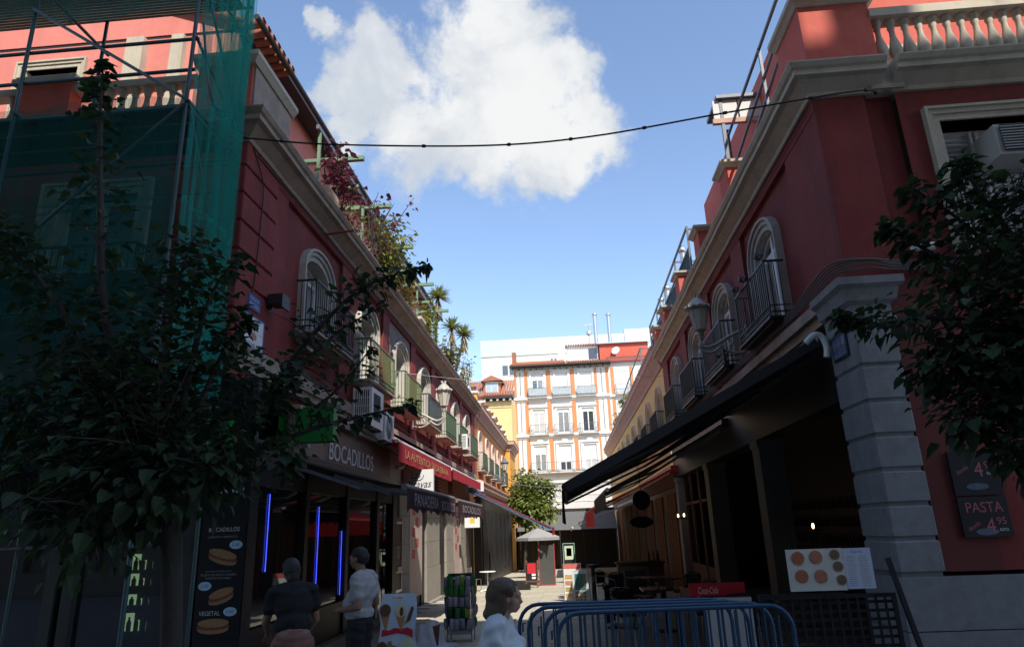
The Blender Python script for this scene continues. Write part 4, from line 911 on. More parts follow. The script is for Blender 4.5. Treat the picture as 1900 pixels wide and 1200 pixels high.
for y0, y1, lab in ((13.1,17.1,'low brick parapet between the first two terrace piers'),(17.8,21.4,'low brick parapet behind the bare plaster patch'),(22.3,34.8,'long low brick parapet below the yuccas')):
    t = thing('parapet', lab, 'parapet', (-4.8, y0, 8.16)); MB().box(-4.95,-4.7,y0,y1,8.16,8.42).build('coping', BRICK, t)
def shrub(label, c, r, n, mat, size, stems=7, wid=.42, up=1.0, cat='shrub', name='shrub'):
    t = thing(name, label, cat, (c[0], c[1], c[2])); st = MB(); items = []
    for k in range(stems):
        tip = Vector((c[0]+rnd.gauss(0,r[0]*.6), c[1]+rnd.gauss(0,r[1]*.6), c[2]+r[2]*rnd.uniform(.65,1.15)))
        p = smooth_path([(c[0]+rnd.uniform(-.1,.1), c[1]+rnd.uniform(-.2,.2), c[2]), Vector(c).lerp(tip, .5)+Vector((0,0,.2))+rv(.1), tip]); m = len(p)
        st.tube(p, [.02-.016*i/(m-1) for i in range(m)], 5, False); limb_leaves(p, items, n//stems, .5*r[0]+.2, .22, size, .15, st)
    st.build('stem', BARK, t); o = ORG[t.name]
    cr = bpy.data.objects.new('foliage', leaf_mesh('foliage', [(Vector(p)-o, d, s) for p, d, s in items], mat, wid)); COL.objects.link(cr); cr.parent = t
    return t
shrub('purple-leaved shrub growing up through the pergola over the brick pier', (-4.75, 13.4, 8.2), (.45,.7,2.0), 420, LEAFP, .13, 14)
shrub('sparse purple-leaved shrub reaching out towards the lane below the second pergola arm', (-4.4, 14.9, 8.2), (.6,.7,1.7), 150, LEAFP, .12, 10)
shrub('dense yellow-green shrub spilling over the left terrace edge', (-4.6, 16.9, 8.2), (.55,1.2,1.9), 1250, LEAFY, .12, 18)
shrub('bright green small shrub behind the ornate terrace rail', (-5.3, 12.2, 8.2), (.3,.4,.9), 160, LEAFY, .12, 6)
shrub('rusty green climber on the terrace parapet beneath the third pergola arm', (-4.85, 20.0, 8.2), (.35,1.3,1.45), 700, leafmat('rusty_leaf', (.13,.10,.03), (.30,.24,.08)), .13, 10)
shrub('yellowish bush on the terrace beside the capped pier', (-4.85, 23.4, 8.2), (.35,1.3,1.5), 760, LEAFY, .13, 14)
shrub('olive green bush at the foot of the paired yuccas', (-4.8, 28.0, 8.2), (.4,1.6,1.45), 800, leafmat('olive_leaf', (.12,.15,.05), (.32,.31,.12)), .14, 12)
shrub('thin grey-green bush at the far end of the red building terrace', (-4.75, 32.6, 8.2), (.45,1.2,1.6), 380, leafmat('grey_leaf', (.15,.17,.10), (.34,.35,.22)), .13, 12)
def yucca(label, heads, base):
    t = thing('yucca', label, 'plant', base); tk = MB(); gi = []; di = []
    o = ORG[t.name]
    for h in heads:
        h = Vector(h); p = smooth_path([base, (Vector(base)+h)/2+rv(.05), h]); tk.tube(p, [.07-.02*i/(len(p)-1) for i in range(len(p))], 7)
        for k in range(130):
            a = rnd.uniform(0, 2*math.pi); e = rnd.uniform(-.35, 1.35); d = Vector((math.cos(a)*math.cos(e), math.sin(a)*math.cos(e), math.sin(e)))
            gi.append((h-o, d, rnd.uniform(.45,.7)))
        for k in range(70):
            a = rnd.uniform(0, 2*math.pi); d = Vector((math.cos(a)*.45, math.sin(a)*.45, -1)); di.append((h-o+Vector((0,0,-rnd.uniform(0,.6))), d, rnd.uniform(.3,.55)))
    tk.build('trunk', BARK, t)
    for nm, it, m in (('crown', gi, LEAFK), ('dry_skirt', di, LEAFD)):
        c = bpy.data.objects.new(nm, leaf_mesh(nm, it, m, .058, .02, .12)); COL.objects.link(c); c.parent = t; c['kind'] = 'stuff'
yucca('tall single yucca standing above the capped pier on the left terrace', [(-4.75, 25.6, 11.05)], (-4.85, 25.6, 8.2))
yucca('two-headed yucca with dry skirts farthest along the left terrace', [(-4.75, 29.0, 10.75), (-4.3, 29.6, 10.55)], (-4.8, 29.2, 8.2))
# ------------------------------------------------------------------ roof terrace on the right: steel frames
FR = thing('rail_frame', 'bare steel rail frame above the near corner of the right cornice', 'railing', (4.2, 11.5, 9.1))
for a, b in (((4.3,7.0,11.15),(4.3,14.46,10.64)), ((4.3,6.5,10.97),(4.3,14.15,9.74)), ((4.3,9.6,9.0),(4.3,12.9,9.12)), ((4.3,14.4,10.8),(4.3,14.4,8.15)), ((4.3,11.6,10.86),(4.3,11.6,8.15)), ((4.35,10.0,10.2),(4.35,14.1,9.3))):
    MB().bar(a, b, .05).build('rail', IRONG, FR)
CN = thing('canopy', 'small white roof canopy with a dark frame behind the right terrace rails', 'canopy', (4.4, 14.5, 9.9))
MB().box(3.9, 6.2, 13.55, 14.6, 11.12, 11.2).build('roof', IRONG, CN)
for k in range(4): MB().box(3.82+k*.58, 4.36+k*.58, 13.63, 13.68, 10.62, 11.1).build('panel', WHITE, CN)
MB().box(3.78, 6.1, 13.6, 13.7, 10.5, 10.615).build('lower_rail', PINKC, CN); MB().bar((4.0,13.65,8.15),(4.0,13.65,11.1), .07).build('post', IRONG, CN)
TF = thing('screen_railing', 'long dark steel frame with blue canvas screens along the right roof edge', 'railing', (4.2, 24, 9.1))
MB().bar((4.15,19.4,10.62),(4.15,29.5,10.4), .06).build('top_rail', IRONG, TF)
MB().bar((4.15,19.4,9.95),(4.15,29.5,9.8), .05).build('mid_rail', IRONG, TF)
for y in (19.4, 22.0, 24.6, 27.1, 29.5):
    MB().bar((4.15,y,8.15),(4.15,y,10.6-.02*(y-19.4)), .06).build('post', IRONG, TF)
    MB().bar((4.15,y+.02,10.55-.02*(y-19.4)),(5.6,y+.02,10.5), .05).build('cross_bar', IRONG, TF)
for a, b in ((19.5,21.9),(22.1,24.5),(24.7,27.0),(27.2,29.4)): MB().box(4.165,4.18,a,b,8.95,9.9-.02*(a-19.4)).build('canvas_screen', M('blue_grey_canvas', (.04,.09,.11), .85, .1, 5, .1, trans=.2), TF)
TG = thing('screen_railing', 'thin far steel frame with a grey screen on the yellow building roof', 'railing', (4.2, 38, 9.0))
for a, b in (((4.2,34,10.6),(4.2,46,10.3)), ((4.2,34,8.4),(4.2,34,10.6)), ((4.2,40,8.4),(4.2,40,10.4)), ((4.2,34,10.55),(6,34,10.55)), ((4.2,46,8.4),(4.2,46,10.3))): MB().bar(a, b, .06).build('rail', IRONG, TG)
MB().box(4.22,4.24,34.1,45.9,8.6,9.6).build('canvas_screen', M('grey_canvas', (.22,.25,.25), .85, trans=.2), TG)
shrub('green bush overhanging the far yellow roof edge', (4.1, 42.0, 8.5), (.4,2.0,1.0), 420, LEAFY, .16, 10)
shrub('silvery bush at the far end of the yellow roof terrace', (4.1, 50.0, 8.5), (.4,2.0,1.1), 420, leafmat('silver_leaf', (.2,.22,.15), (.42,.45,.34)), .18, 10)
def flue(x, y, z0, z1, r, label, cap=True):
    t = thing('flue', label, 'chimney', (x, y, z0)); MB().lathe([(r,0),(r,z1-z0)], (x,y,z0), 12).build('pipe', ALU, t)
    MB().lathe([(r,0),(r*1.5,.05),(r*1.5,.16),(r*.3,.34),(0,.34)], (x,y,z1), 12).build('cowl', ALU, t)
flue(4.15, 71.5, 19.0, 24.1, .2, 'tall steel flue with a cowl, left one of the pair on the end house')
flue(5.65, 71.5, 19.0, 24.0, .2, 'tall steel flue with a cowl, right one of the pair on the end house')
flue(6.2, 36, 8.2, 14.3, .17, 'short fat steel flue rising behind the right terrace frame')
flue(5.85, 36.2, 8.2, 13.7, .13, 'thin steel flue beside the fat one behind the right terrace frame')
flue(5.3, 26.2, 8.2, 12.5, .12, 'white topped flue nearest along the right terrace')
AN = thing('antenna', 'grey aerial mast beside the steel flues on the end house roof', 'antenna', (3.2, 71, 20))
MB().tube([(3.4,71,20.2),(3.4,71,23.0)], .04, 6).build('mast', ALU, AN)
m = MB()
for k in range(5): m.bar((2.9+k*.05,70.7+k*.15,22.9+k*.0),(3.9-k*.05,70.7+k*.15,23.0), .03)
m.ell((3.4,71,22.0),(.3,.12,.3)); m.build('aerial', ALU, AN)
DS = thing('satellite_dish', 'white satellite dish before the brick red attic', 'satellite dish', (6.0, 69.2, 19.4))
MB().lathe([(0,0),(.25,.03),(.42,.10),(.45,.13),(.43,.13),(.24,.06),(0,.03)], (0,0,0), 14).build('dish', WHITE, DS, local=True).rotation_euler = (R(70),0,R(-25))
MB().tube([(0,.1,-.9),(0,.1,0)], .03, 6).build('mount', ALU, DS, local=True)
# ------------------------------------------------------------------ lettering fitted to a width and height
def words(s, m, parent, c, right, up, w, h, ext=.004, name='lettering', shear=0.0, local=False):
    o = text(s, 1.0, m, parent, (0,0,0), (1,0,0), (0,1,0), 0.0, 1.0, name, 'CENTER', shear, True)
    me = o.data; n = len(me.vertices); co = np.empty(n*3); me.vertices.foreach_get('co', co); co = co.reshape(-1, 3)
    lo = co.min(0); hi = co.max(0); r = Vector(right).normalized(); u = Vector(up).normalized(); nn = r.cross(u)
    org = Vector(c)
    if not local: org = org-ORG.get(parent.name, Vector((0,0,0)))
    q = (co-(lo+hi)/2); q[:,0] *= w/max(1e-6, hi[0]-lo[0]); q[:,1] *= h/max(1e-6, hi[1]-lo[1])
    B = np.array([r, u, nn]); out = q @ B + np.array(org) + np.array(nn)*ext
    me.vertices.foreach_set('co', out.ravel()); me.update(); return o
YP, ZP = (0, 1, 0), (0, 0, 1)
# ------------------------------------------------------------------ sandwich shop on the left corner
SH = thing('shop', 'black glazed sandwich shop front on the left corner with blue light strips', 'shop front', (-4.4, 13, 0))
xs = -4.32
f = MB()
for a, b in ((8.82,9.4),(11.18,11.34),(13.32,13.5),(15.5,15.7),(16.95,17.35)): f.box(xs-.12, xs+.04, a, b, 0, 2.95)
f.box(xs-.12, xs+.02, 9.25, 16.95, 2.62, 2.95); f.box(xs-.10, xs+.03, 9.25, 15.5, .62, .74); f.build('frame', BLKP, SH)
MB().box(xs-.1, xs+.05, 9.0, 17.3, 2.951, 3.2).build('lintel', BLKP, SH)
for a, b in ((9.4,11.18),(11.34,13.32),(13.5,15.5)):
    MB().box(xs-.05, xs-.042, a, b, .74, 2.62).build('pane', SGLASS, SH); MB().box(xs-.08, xs+.0, a, b, 0, .62).build('base_panel', BLKP, SH)
MB().box(xs-.09, xs+.16, 9.25, 15.5, .0, .16).build('step', STONE, SH)
for a in (15.72, 16.35): MB().box(xs-.06, xs-.05, a+.04, a+.58, .1, 2.6).build('door', SGLASS, SH)
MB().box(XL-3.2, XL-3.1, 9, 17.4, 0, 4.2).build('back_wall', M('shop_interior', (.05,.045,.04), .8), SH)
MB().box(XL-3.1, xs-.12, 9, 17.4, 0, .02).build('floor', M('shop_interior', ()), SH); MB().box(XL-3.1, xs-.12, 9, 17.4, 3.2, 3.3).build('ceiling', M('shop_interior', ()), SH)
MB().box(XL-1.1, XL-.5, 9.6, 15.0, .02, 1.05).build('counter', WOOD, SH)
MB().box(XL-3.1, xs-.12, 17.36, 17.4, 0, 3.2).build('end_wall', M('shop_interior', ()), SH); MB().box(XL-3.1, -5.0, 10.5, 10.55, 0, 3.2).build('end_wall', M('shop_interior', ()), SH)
LED = EM('blue_led', (.05,.09,1.0), 1.9)
for y, a, b in ((9.9,1.45,2.53),(11.97,.78,2.42),(13.25,.85,2.0)):
    l = MB(); n = int((b-a)/.022)
    for k in range(n): l.box(xs-.03, xs-.022, y, y+.011, a+k*.022, a+k*.022+.015)
    l.build('light_strip', LED, SH)
MB().box(-4.67, -4.07, 8.68, 8.79, .3, 4.0).build('corner_post', BLKP, SH)
# cash machine recess in the doorway beyond
AT = thing('cash_machine', 'cash machine in a pale frame beside the shop door', 'cash machine', (-4.45, 17.6, 0))
MB().box(-4.58, -4.36, 17.42, 18.2, .0, 2.3).build('body', BLKP, AT); f = MB()
for a, b, c, d in ((17.42,17.48,.5,2.2),(18.14,18.2,.5,2.2),(17.48,18.14,2.14,2.2),(17.48,18.14,.5,.56),(17.48,18.14,.95,1.0)): f.box(-4.36,-4.34,a,b,c,d)
f.build('frame', ALU, AT); MB().box(-4.36,-4.35,17.6,18.0,1.3,1.6).build('screen', M('grey_screen', (.1,.11,.12), .2), AT); MB().box(-4.36,-4.3,17.6,18.0,1.02,1.1).build('keypad', ALU, AT)
# menu panel
MN = thing('menu_sign', 'tall black menu sign with sandwich pictures and Take Away lettering on the shop corner', 'sign', (-4.44, 8.67, .8))
MB().box(-4.73, -4.15, 8.645, 8.675, .78, 2.82).build('board', M('menu_black', (.01,.0105,.012), .35), MN)
yy = 8.642; XPr = (1,0,0)
def mw(s, x, z, w, h, m=WHP): words(s, m, MN, (x, yy, z), XPr, ZP, w, h, .003)
mw('Take', -4.36, 2.66, .27, .09); mw('Away', -4.36, 2.51, .32, .12)
mw('BOCADILLOS', -4.43, 2.03, .40, .05); mw('JAMÓN IBÉRICO', -4.44, 1.94, .38, .035, GREYP)
mw('JAMÓN SERRANO', -4.46, 1.53, .34, .025, GREYP); mw('ACEITE DE OLIVA VIRGEN', -4.46, 1.49, .46, .025, GREYP); mw('TOMATE NATURAL', -4.46, 1.45, .34, .025, GREYP); mw('VEGETAL', -4.53, 1.045, .27, .05)
OVL = M('price_blue', (.45,.66,.80), .5, .02, 4, 0)
for x, z, s in ((-4.26,1.84,'5,5€'),(-4.62,1.36,'5,5€'),(-4.27,1.06,'3,5€')):
    MB().prism(lambda u, zz, d: (u, yy-.001+d, zz), [(x+.085*math.cos(t), z+.052*math.sin(t)) for t in [k*math.pi/9 for k in range(18)]], -.003, 0).build('price_tag', OVL, MN); words(s, BLUEP, MN, (x, yy-.0045, z), XPr, ZP, .10, .045, .001, 'price')
BUN = M('bread_crust', (.34,.20,.09), .7, .25, 25, .3); FILL = M('cured_ham', (.22,.055,.04), .6, .3, 30, .3)
def sandwich(x, z, w, tilt):
    def el(cx_, cz_, a, b): return [(cx_+a*math.cos(t)*math.cos(tilt)-b*math.sin(t)*math.sin(tilt), cz_+a*math.cos(t)*math.sin(tilt)+b*math.sin(t)*math.cos(tilt)) for t in [k*math.pi/8 for k in range(16)]]
    Pq = lambda u, zz, d: (u, yy+d, zz)
    s = MB().prism(Pq, el(x, z-.035, w*.95, .055), -.002, 0).build('lower_bun', BUN, MN); MB().prism(Pq, el(x, z-.005, w, .04), -.004, -.0021).build('filling', FILL, MN); MB().prism(Pq, el(x, z+.035, w*.95, .05), -.006, -.0041).build('upper_bun', BUN, MN)
sandwich(-4.42, 1.70, .20, -.25); sandwich(-4.40, 1.24, .17, .3); sandwich(-4.47, .90, .21, .02)
MN.location.x += .07
# fascia
FA = thing('shop_sign', 'long brown shop fascia lettered BOCADILLOS in white above the dark awning', 'sign', (-4.4, 14.5, 3.2))
MB().box(-4.5, -4.40, 10.75, 18.15, 3.21, 3.92).build('board', FASC, FA)
MB().box(-4.45, -4.392, 16.95, 18.14, 3.22, 3.91).build('end_panel', M('grey_brown_panel', (.30,.26,.22), .5), FA)
words('BOCADILLOS', WHP, FA, (-4.40, 13.92, 3.44), YP, ZP, 2.95, .34, .03)
MB().box(-4.52, -4.28, 10.7, 18.2, 3.921, 3.99).build('ledge', CORN, FA)
for y, z in ((10.95,3.32),(13.4,3.98)): MB().box(-4.36,-4.22,y,y+.12,z,z+.14).build('spotlight', PVC, FA)
# cash machine sign
AS = thing('cash_sign', 'green box sign lettered ATM projecting above the brown fascia', 'sign', (-4.2, 10.8, 3.4))
MB().box(-4.68, -3.75, 10.8, 11.0, 3.40, 3.94).build('box', ATMG, AS); MB().box(-4.70,-3.73,10.79,11.01,3.941,3.96).build('rim', ATMG, AS); MB().box(-4.70,-3.73,10.79,11.01,3.38,3.399).build('rim', ATMG, AS)
words('ATM', BLKP, AS, (-4.12, 10.8, 3.69), XPr, ZP, .62, .27, .004)
A2 = thing('cash_sign', 'smaller green box sign lettered ATM round the corner behind the tree leaves', 'sign', (-5.0, 8.5, 3.4))
MB().box(-4.92, -4.30, 8.42, 8.56, 3.02, 3.42).build('box', ATMG, A2); words('ATM', BLKP, A2, (-4.6, 8.42, 3.22), XPr, ZP, .45, .22, .004)
# ------------------------------------------------------------------ awnings
def fold_awning(name, label, x0, z0, x1, z1, ya, yb, m, mbar, val=.35, valm=None, scallop=0, arms=True, edge=True, th=.012, arm_m=PVC, cas=True, group=None):
    """canopy from a cassette at the wall (x0, z0) to a front bar (x1, z1), between ya and yb along the lane"""
    t = thing(name, label, 'awning', ((x0+x1)/2, (ya+yb)/2, z1), 0, group); s = 1 if x1 > x0 else -1; n = 14
    c = MB(); vs = []
    for i in range(n+1):
        f = i/n; sag = -.05*math.sin(math.pi*f)
        for j in range(13):
            g = j/12; vs.append((x0+(x1-x0)*f, ya+(yb-ya)*g, z0+(z1-z0)*f+sag*(1-.25*math.cos(g*12))))
    vs2 = [(a, b, z-th) for a, b, z in vs]; k = len(vs); fs = [(i*13+j, i*13+j+1, (i+1)*13+j+1, (i+1)*13+j) for i in range(n) for j in range(12)]
    fs += [tuple(k+q for q in f[::-1]) for f in fs[:n*12]]
    fs += [(i*13, (i+1)*13, k+(i+1)*13, k+i*13) for i in range(n)]+[(i*13+12, k+i*13+12, k+(i+1)*13+12, (i+1)*13+12) for i in range(n)]
    c.add(vs+vs2, fs, False); c.build('canopy', m, t)
    MB().tube([(x1, ya-.03, z1-.01), (x1, yb+.03, z1-.01)], .05, 10).build('front_bar', mbar, t)
    if cas: MB().box(min(x0, x0-s*.2), max(x0, x0-s*.2), ya-.05, yb+.05, z0-.1, z0+.12).build('cassette', mbar, t)
    if val:
        v = MB(); N = max(8, int((yb-ya)/.12)); top = []; bot = []
        for i in range(N+1):
            y = ya+(yb-ya)*i/N; w = .018*math.sin(y*6.5)
            top.append((x1+s*.052, y, z1-.03)); d = val-(scallop*abs(math.sin(i*math.pi/5)) if scallop else 0)
            bot.append((x1+s*.05+w, y, z1-.03-d))
        vv = top+bot; q = len(top); ff = [(i, i+1, q+i+1, q+i) for i in range(N)]
        v.add(vv+[(a-s*.006, b, z) for a, b, z in vv], ff+[tuple(2*q+e for e in f[::-1]) for f in ff]); v.build('valance', valm or m, t)
    if arms:
        for y in (ya+.35, (ya+yb)/2, yb-.35):
            mx = x0+(x1-x0)*.5; a = MB(); a.bar((x0, y, z0-.12), (mx, y+.5, (z0+z1)/2-.2), .05); a.bar((mx, y+.5, (z0+z1)/2-.2), (x1, y, z1-.05), .045); a.build('arm', arm_m, t)
    return t
a = fold_awning('awning', 'dark brown awning over the sandwich shop with PANADERIA on its valance', -4.3, 3.1, -2.42, 2.58, 10.25, 14.7, DARKF, M('grey_awning_bar', (.16,.15,.145), .6), .36, MAROON, .07)
words('PANADERIA', GREYP, a, (-2.362, 11.65, 2.40), YP, ZP, 2.0, .19, .012); words('BOCADILLOS', GREYP, a, (-2.362, 13.75, 2.38), YP, ZP, 1.5, .17, .014)
a = fold_awning('awning', 'second dark awning beyond the sandwich shop with a maroon scalloped valance', -4.4, 3.1, -2.42, 2.56, 15.15, 19.5, DARKF, M('grey_awning_bar', ()), .34, MAROON, .07)
words('BOCADILLOS', GREYP, a, (-2.362, 17.2, 2.39), YP, ZP, 3.2, .16, .014)
a = fold_awning('awning', 'crimson awning with yellow lettering under the green balconies', -4.5, 4.34, -3.98, 4.03, 16.0, 23.5, CRIMS, M('white_awning_bar', (.55,.52,.48), .5), .45, CRIMS, .0, False)
words('LA AUTENTICA SALSA BRAVA', M('yellow_print', (.55,.38,.12), .6), a, (-3.93, 19.7, 3.78), YP, ZP, 6.2, .2, .02)
a = fold_awning('awning', 'second crimson awning continuing the lettered one farther along the red building', -4.5, 4.3, -3.95, 4.0, 23.7, 31.5, CRIMS, M('white_awning_bar', ()), .32, CRIMS, .0, False)
fold_awning('awning', 'big maroon awning with a navy edge reaching out over the far left terrace', -4.1, 3.6, -.75, 1.92, 30.2, 35.0, M('maroon_canopy', (.16,.03,.035), .85, .15, 4, .2, trans=.15), M('navy_bar', (.03,.09,.2), .5), .3, BRED, .06, True, arm_m=M('cream_arm', (.4,.36,.28), .5))
MB().bar((-4.05,30.1,3.5),(-.78,30.1,1.83), .16, .03).build('side_trim', M('navy_trim', (.06,.17,.36), .6), bpy.data.objects['awning.004'])
a1 = fold_awning('awning', 'huge black awning projecting over the bar terrace on the right', 3.75, 4.36, -.02, 2.46, 9.8, 16.0, BLACKF, IRON, .46, BLACKF, 0, True, arm_m=IRON)
MB().bar((3.74,9.76,4.34),(0.0,9.76,2.44), .03, .14).build('side_rail', IRON, a1)
MB().tube(smooth_path([(3.5,9.55,4.28),(3.62,9.5,4.38),(3.72,9.5,4.34),(3.76,9.5,4.2),(3.74,9.5,4.05)]), .045, 8).build('crank_hook', PVC, a1)
fold_awning('awning', 'second black awning on the right behind the huge one, a little lower', 3.75, 4.12, .95, 2.72, 16.35, 23.6, BLACKF, IRON, .40, BLACKF, 0, True, arm_m=ALU)
fold_awning('awning', 'red awning on the right beyond the black ones with its end flap hanging', 3.7, 3.75, .95, 2.55, 24.6, 36.0, BRED, M('red_bar', (.4,.03,.03), .5), .62, BRED, 0, True)
fold_awning('awning', 'far grey awning with a white scalloped edge closing the right side terrace', 3.7, 3.2, .2, 1.9, 37.0, 52.0, M('grey_canopy', (.12,.12,.12), .85, .08, 4, .1, trans=.1), GREYW, .2, WHP, .06, False)
ENC = thing('shade_enclosure', 'added dark enclosure standing in for the shade under the grey canopy at the end of the lane', 'enclosure', (-1, 58.2, -1.3))
MB().box(-4.2,3.86,58.2,58.3,-1.4,3.4).build('shade_back', FRAME, ENC); MB().box(-4.25,-4.15,55.2,58.2,-1.3,2.0).build('shade_side', FRAME, ENC)  # dark sheets added for the shade under the canopy
for k in range(7): MB().box(-4.1+k*1.05,-4.02+k*1.05,58.12,58.19,-1.4,3.1).build('upright', WOOD, ENC)
TNT = thing('awning', 'broad dark grey canopy stretched across the far end of the lane', 'awning', (-1, 56, 2)); t_ = MB()
t_.add([(-4.0,55,1.75),(3.8,55,1.75),(3.8,58,3.15),(-4.0,58,3.15),(-4.0,55,1.72),(3.8,55,1.72),(3.8,58,3.12),(-4.0,58,3.12)], [(0,1,2,3),(7,6,5,4),(0,4,5,1),(2,6,7,3),(1,5,6,2),(0,3,7,4)]); t_.build('canopy', M('grey_canopy', ()), TNT)
for x in (-3.8, -.7, 3.7): MB().bar((x,55.1,-1.2),(x,55.1,1.72), .08).build('post', IRON, TNT)
# ------------------------------------------------------------------ stone shop fronts on the left
SF = thing('stone_shop', 'row of beige stone piers and doorways under the second dark awning on the left', 'shop front', (-4.5, 24, -.1))
def zb(y): return zg(y)-.02
MB().box(-4.62, -4.56, 17.62, 33.5, -.6, 4.2).build('back_panel', M('dark_door_panel', (.06,.05,.045), .6), SF)
k = 0
for a, b in ((18.3,19.55),(21.95,24.2),(25.5,27.2),(28.9,30.4)):
    for (z0, z1, pr) in ((zb(b)-.02, .85, .02), (.86, 1.62, 0), (1.63, 2.35, 0), (2.36, 3.1, 0)):
        MB().box(-4.56, -4.46+pr, a+(0 if pr else .04), b-(0 if pr else .04), z0, z1).build('stone_block', GRAN if k == 0 else STONE, SF)
    k += 1
for a, b in ((19.7,21.4),(27.4,28.7)):
    p = MB().box(-4.56, -4.49, a, b, .15, 2.9).build('poster_panel', M('pinkish_poster', (.42,.32,.29), .6), SF)
    for j in range(5): MB().box(-4.488,-4.485, a+.3+.45*(j % 2), a+.7+.45*(j % 2), 1.2+.3*j, 1.45+.3*j).build('picture', M('red_food_picture', (.35,.07,.05), .6, .4, 14), p)
for a, b in ((21.45,21.9),(24.3,25.4)): MB().box(-4.56,-4.52,a,b,zb(b),2.9).build('door', BLKP, SF)
for a, b in ((18.2,19.65),(21.9,24.3)): MB().box(-4.56,-4.3,a,b,zb(b),zb(b)+.13).build('step', STONE, SF)
MB().box(-4.6,-4.5,17.62,33.5,3.12,4.2).build('upper_wall', WOOD, SF)
for y in (20.9, 23.3, 26.1):
    v = MB()
    for j in range(7): v.add([(-4.5,y,3.3+j*.1),(-4.5,y+1.1,3.3+j*.1),(-4.43,y+1.1,3.24+j*.1),(-4.43,y,3.24+j*.1)], [(0,1,2,3)])
    v.build('louvre', WOODO, SF)
BV = thing('bar_sign', 'square white sign with black script reading Las Bravas', 'sign', (-4.0, 18.6, 2.9))
MB().box(-4.42, -3.60, 18.6, 18.72, 2.90, 3.56).build('board', WHP, BV)
words('Las', BLKP, BV, (-4.08, 18.6, 3.42), (1,0,.12), (-.1,0,1), .28, .19, .005, 'lettering', .35); words('Bravas', BLKP, BV, (-3.98, 18.6, 3.17), (1,0,.03), ZP, .66, .20, .005, 'lettering', .35)
MB().tube(smooth_path([(-4.16,18.594,3.28),(-4.0,18.594,3.27),(-3.9,18.594,3.32),(-3.86,18.594,3.42)]), .009, 5).build('flourish', BLKP, BV)
W2 = thing('bar_sign', 'small white sign with a yellow picture under the far left awning edge', 'sign', (-3.85, 28, 2.05))
MB().box(-4.15, -3.54, 28, 28.08, 2.03, 2.42).build('board', WHP, W2); MB().box(-3.93,-3.74,27.995,27.999,2.2,2.4).build('picture', M('yellow_food_picture', (.6,.45,.05), .6), W2); MB().bar((-4.5,28.04,2.45),(-3.54,28.04,2.45), .03).build('bracket', IRON, W2)
# ------------------------------------------------------------------ signs on the corner of the left building
S1 = thing('tile_sign', 'white ceramic tile sign with a portrait reading PASAJE DE MATHEU', 'sign', (-4.54, 9.4, 4.4))
for i in range(3):
    for j in range(2): MB().box(XL+.031, XL+.05, 9.11+j*.305, 9.41+j*.305, 4.43+i*.22, 4.645+i*.22).build('tile', M('glazed_white_tile', (.66,.65,.60), .25, .06, 6, .02), S1)
MB().box(XL+.03, XL+.045, 9.07, 9.76, 4.39, 5.12).build('backing', BLUEP, S1)
Pt = lambda u, z, d: (XL+.051-d, u, z)
def ov(c, z, a, b, n=16): return [(c+a*math.cos(t), z+b*math.sin(t)) for t in [k*2*math.pi/n for k in range(n)]]
MB().prism(Pt, ov(9.40,4.80,.11,.06), -.001, 0).build('robe', M('ochre_glaze', (.40,.15,.07), .4), S1); MB().prism(Pt, ov(9.40,4.94,.06,.085), -.002, -.0011).build('face', M('pale_flesh_glaze', (.58,.42,.32), .4), S1)
words('PASAJE DE', BLUEP, S1, (XL+.052, 9.4, 4.655), YP, ZP, .48, .085, .001); words('MATHEU', BLUEP, S1, (XL+.052, 9.4, 4.535), YP, ZP, .44, .09, .001)
S2 = thing('street_sign', 'small blue street name plate above the portrait tiles', 'sign', (-4.54, 9.35, 5.2))
MB().box(XL+.031, XL+.05, 9.17, 9.56, 5.20, 5.42).build('plate', BLUEP, S2); words('PASAJE', WHP, S2, (XL+.05, 9.365, 5.36), YP, ZP, .28, .06, .002); words('MATHEU', WHP, S2, (XL+.05, 9.365, 5.27), YP, ZP, .32, .07, .002)
S3 = thing('street_sign', 'blue and white tiled street name plate on the grey stone pier', 'sign', (3.83, 9.23, 4.0))
MB().box(3.815, 3.84, 8.98, 9.47, 3.95, 4.28).build('plate', M('dark_blue_glaze', (.02,.03,.07), .4), S3)
for i in range(2):
    for j in range(3): MB().box(3.808,3.815,9.02+j*.14,9.145+j*.14,3.98+i*.135,4.105+i*.135).build('tile', M('glazed_pale_blue_tile', (.16,.19,.24), .3), S3)
words('PASAJE', BLUEP, S3, (3.808, 9.23, 4.2), (0,-1,0), ZP, .32, .07, .002); words('MATHEU', BLUEP, S3, (3.808, 9.23, 4.06), (0,-1,0), ZP, .34, .07, .002)
FL = thing('floodlight', 'black floodlight on the red wall beside the blue street plate', 'lamp', (-4.4, 9.9, 5.5))
MB().box(-4.5,-4.27,9.7,9.98,5.42,5.58).build('housing', IRON, FL); MB().box(-4.57,-4.51,9.8,9.88,5.38,5.6).build('bracket', IRON, FL); MB().box(-4.30,-4.265,9.69,9.99,5.36,5.418).build('visor', IRON, FL)
RD = thing('flag_rod', 'rusty red rod sticking out from the cornice above the first left window', 'rod', (-4.3, 12.2, 8.1))
MB().tube([(-4.62,12.2,7.72),(-3.98,12.2,7.78)], .025, 8).build('shaft', M('rusty_red_paint', (.30,.06,.04), .8), RD)
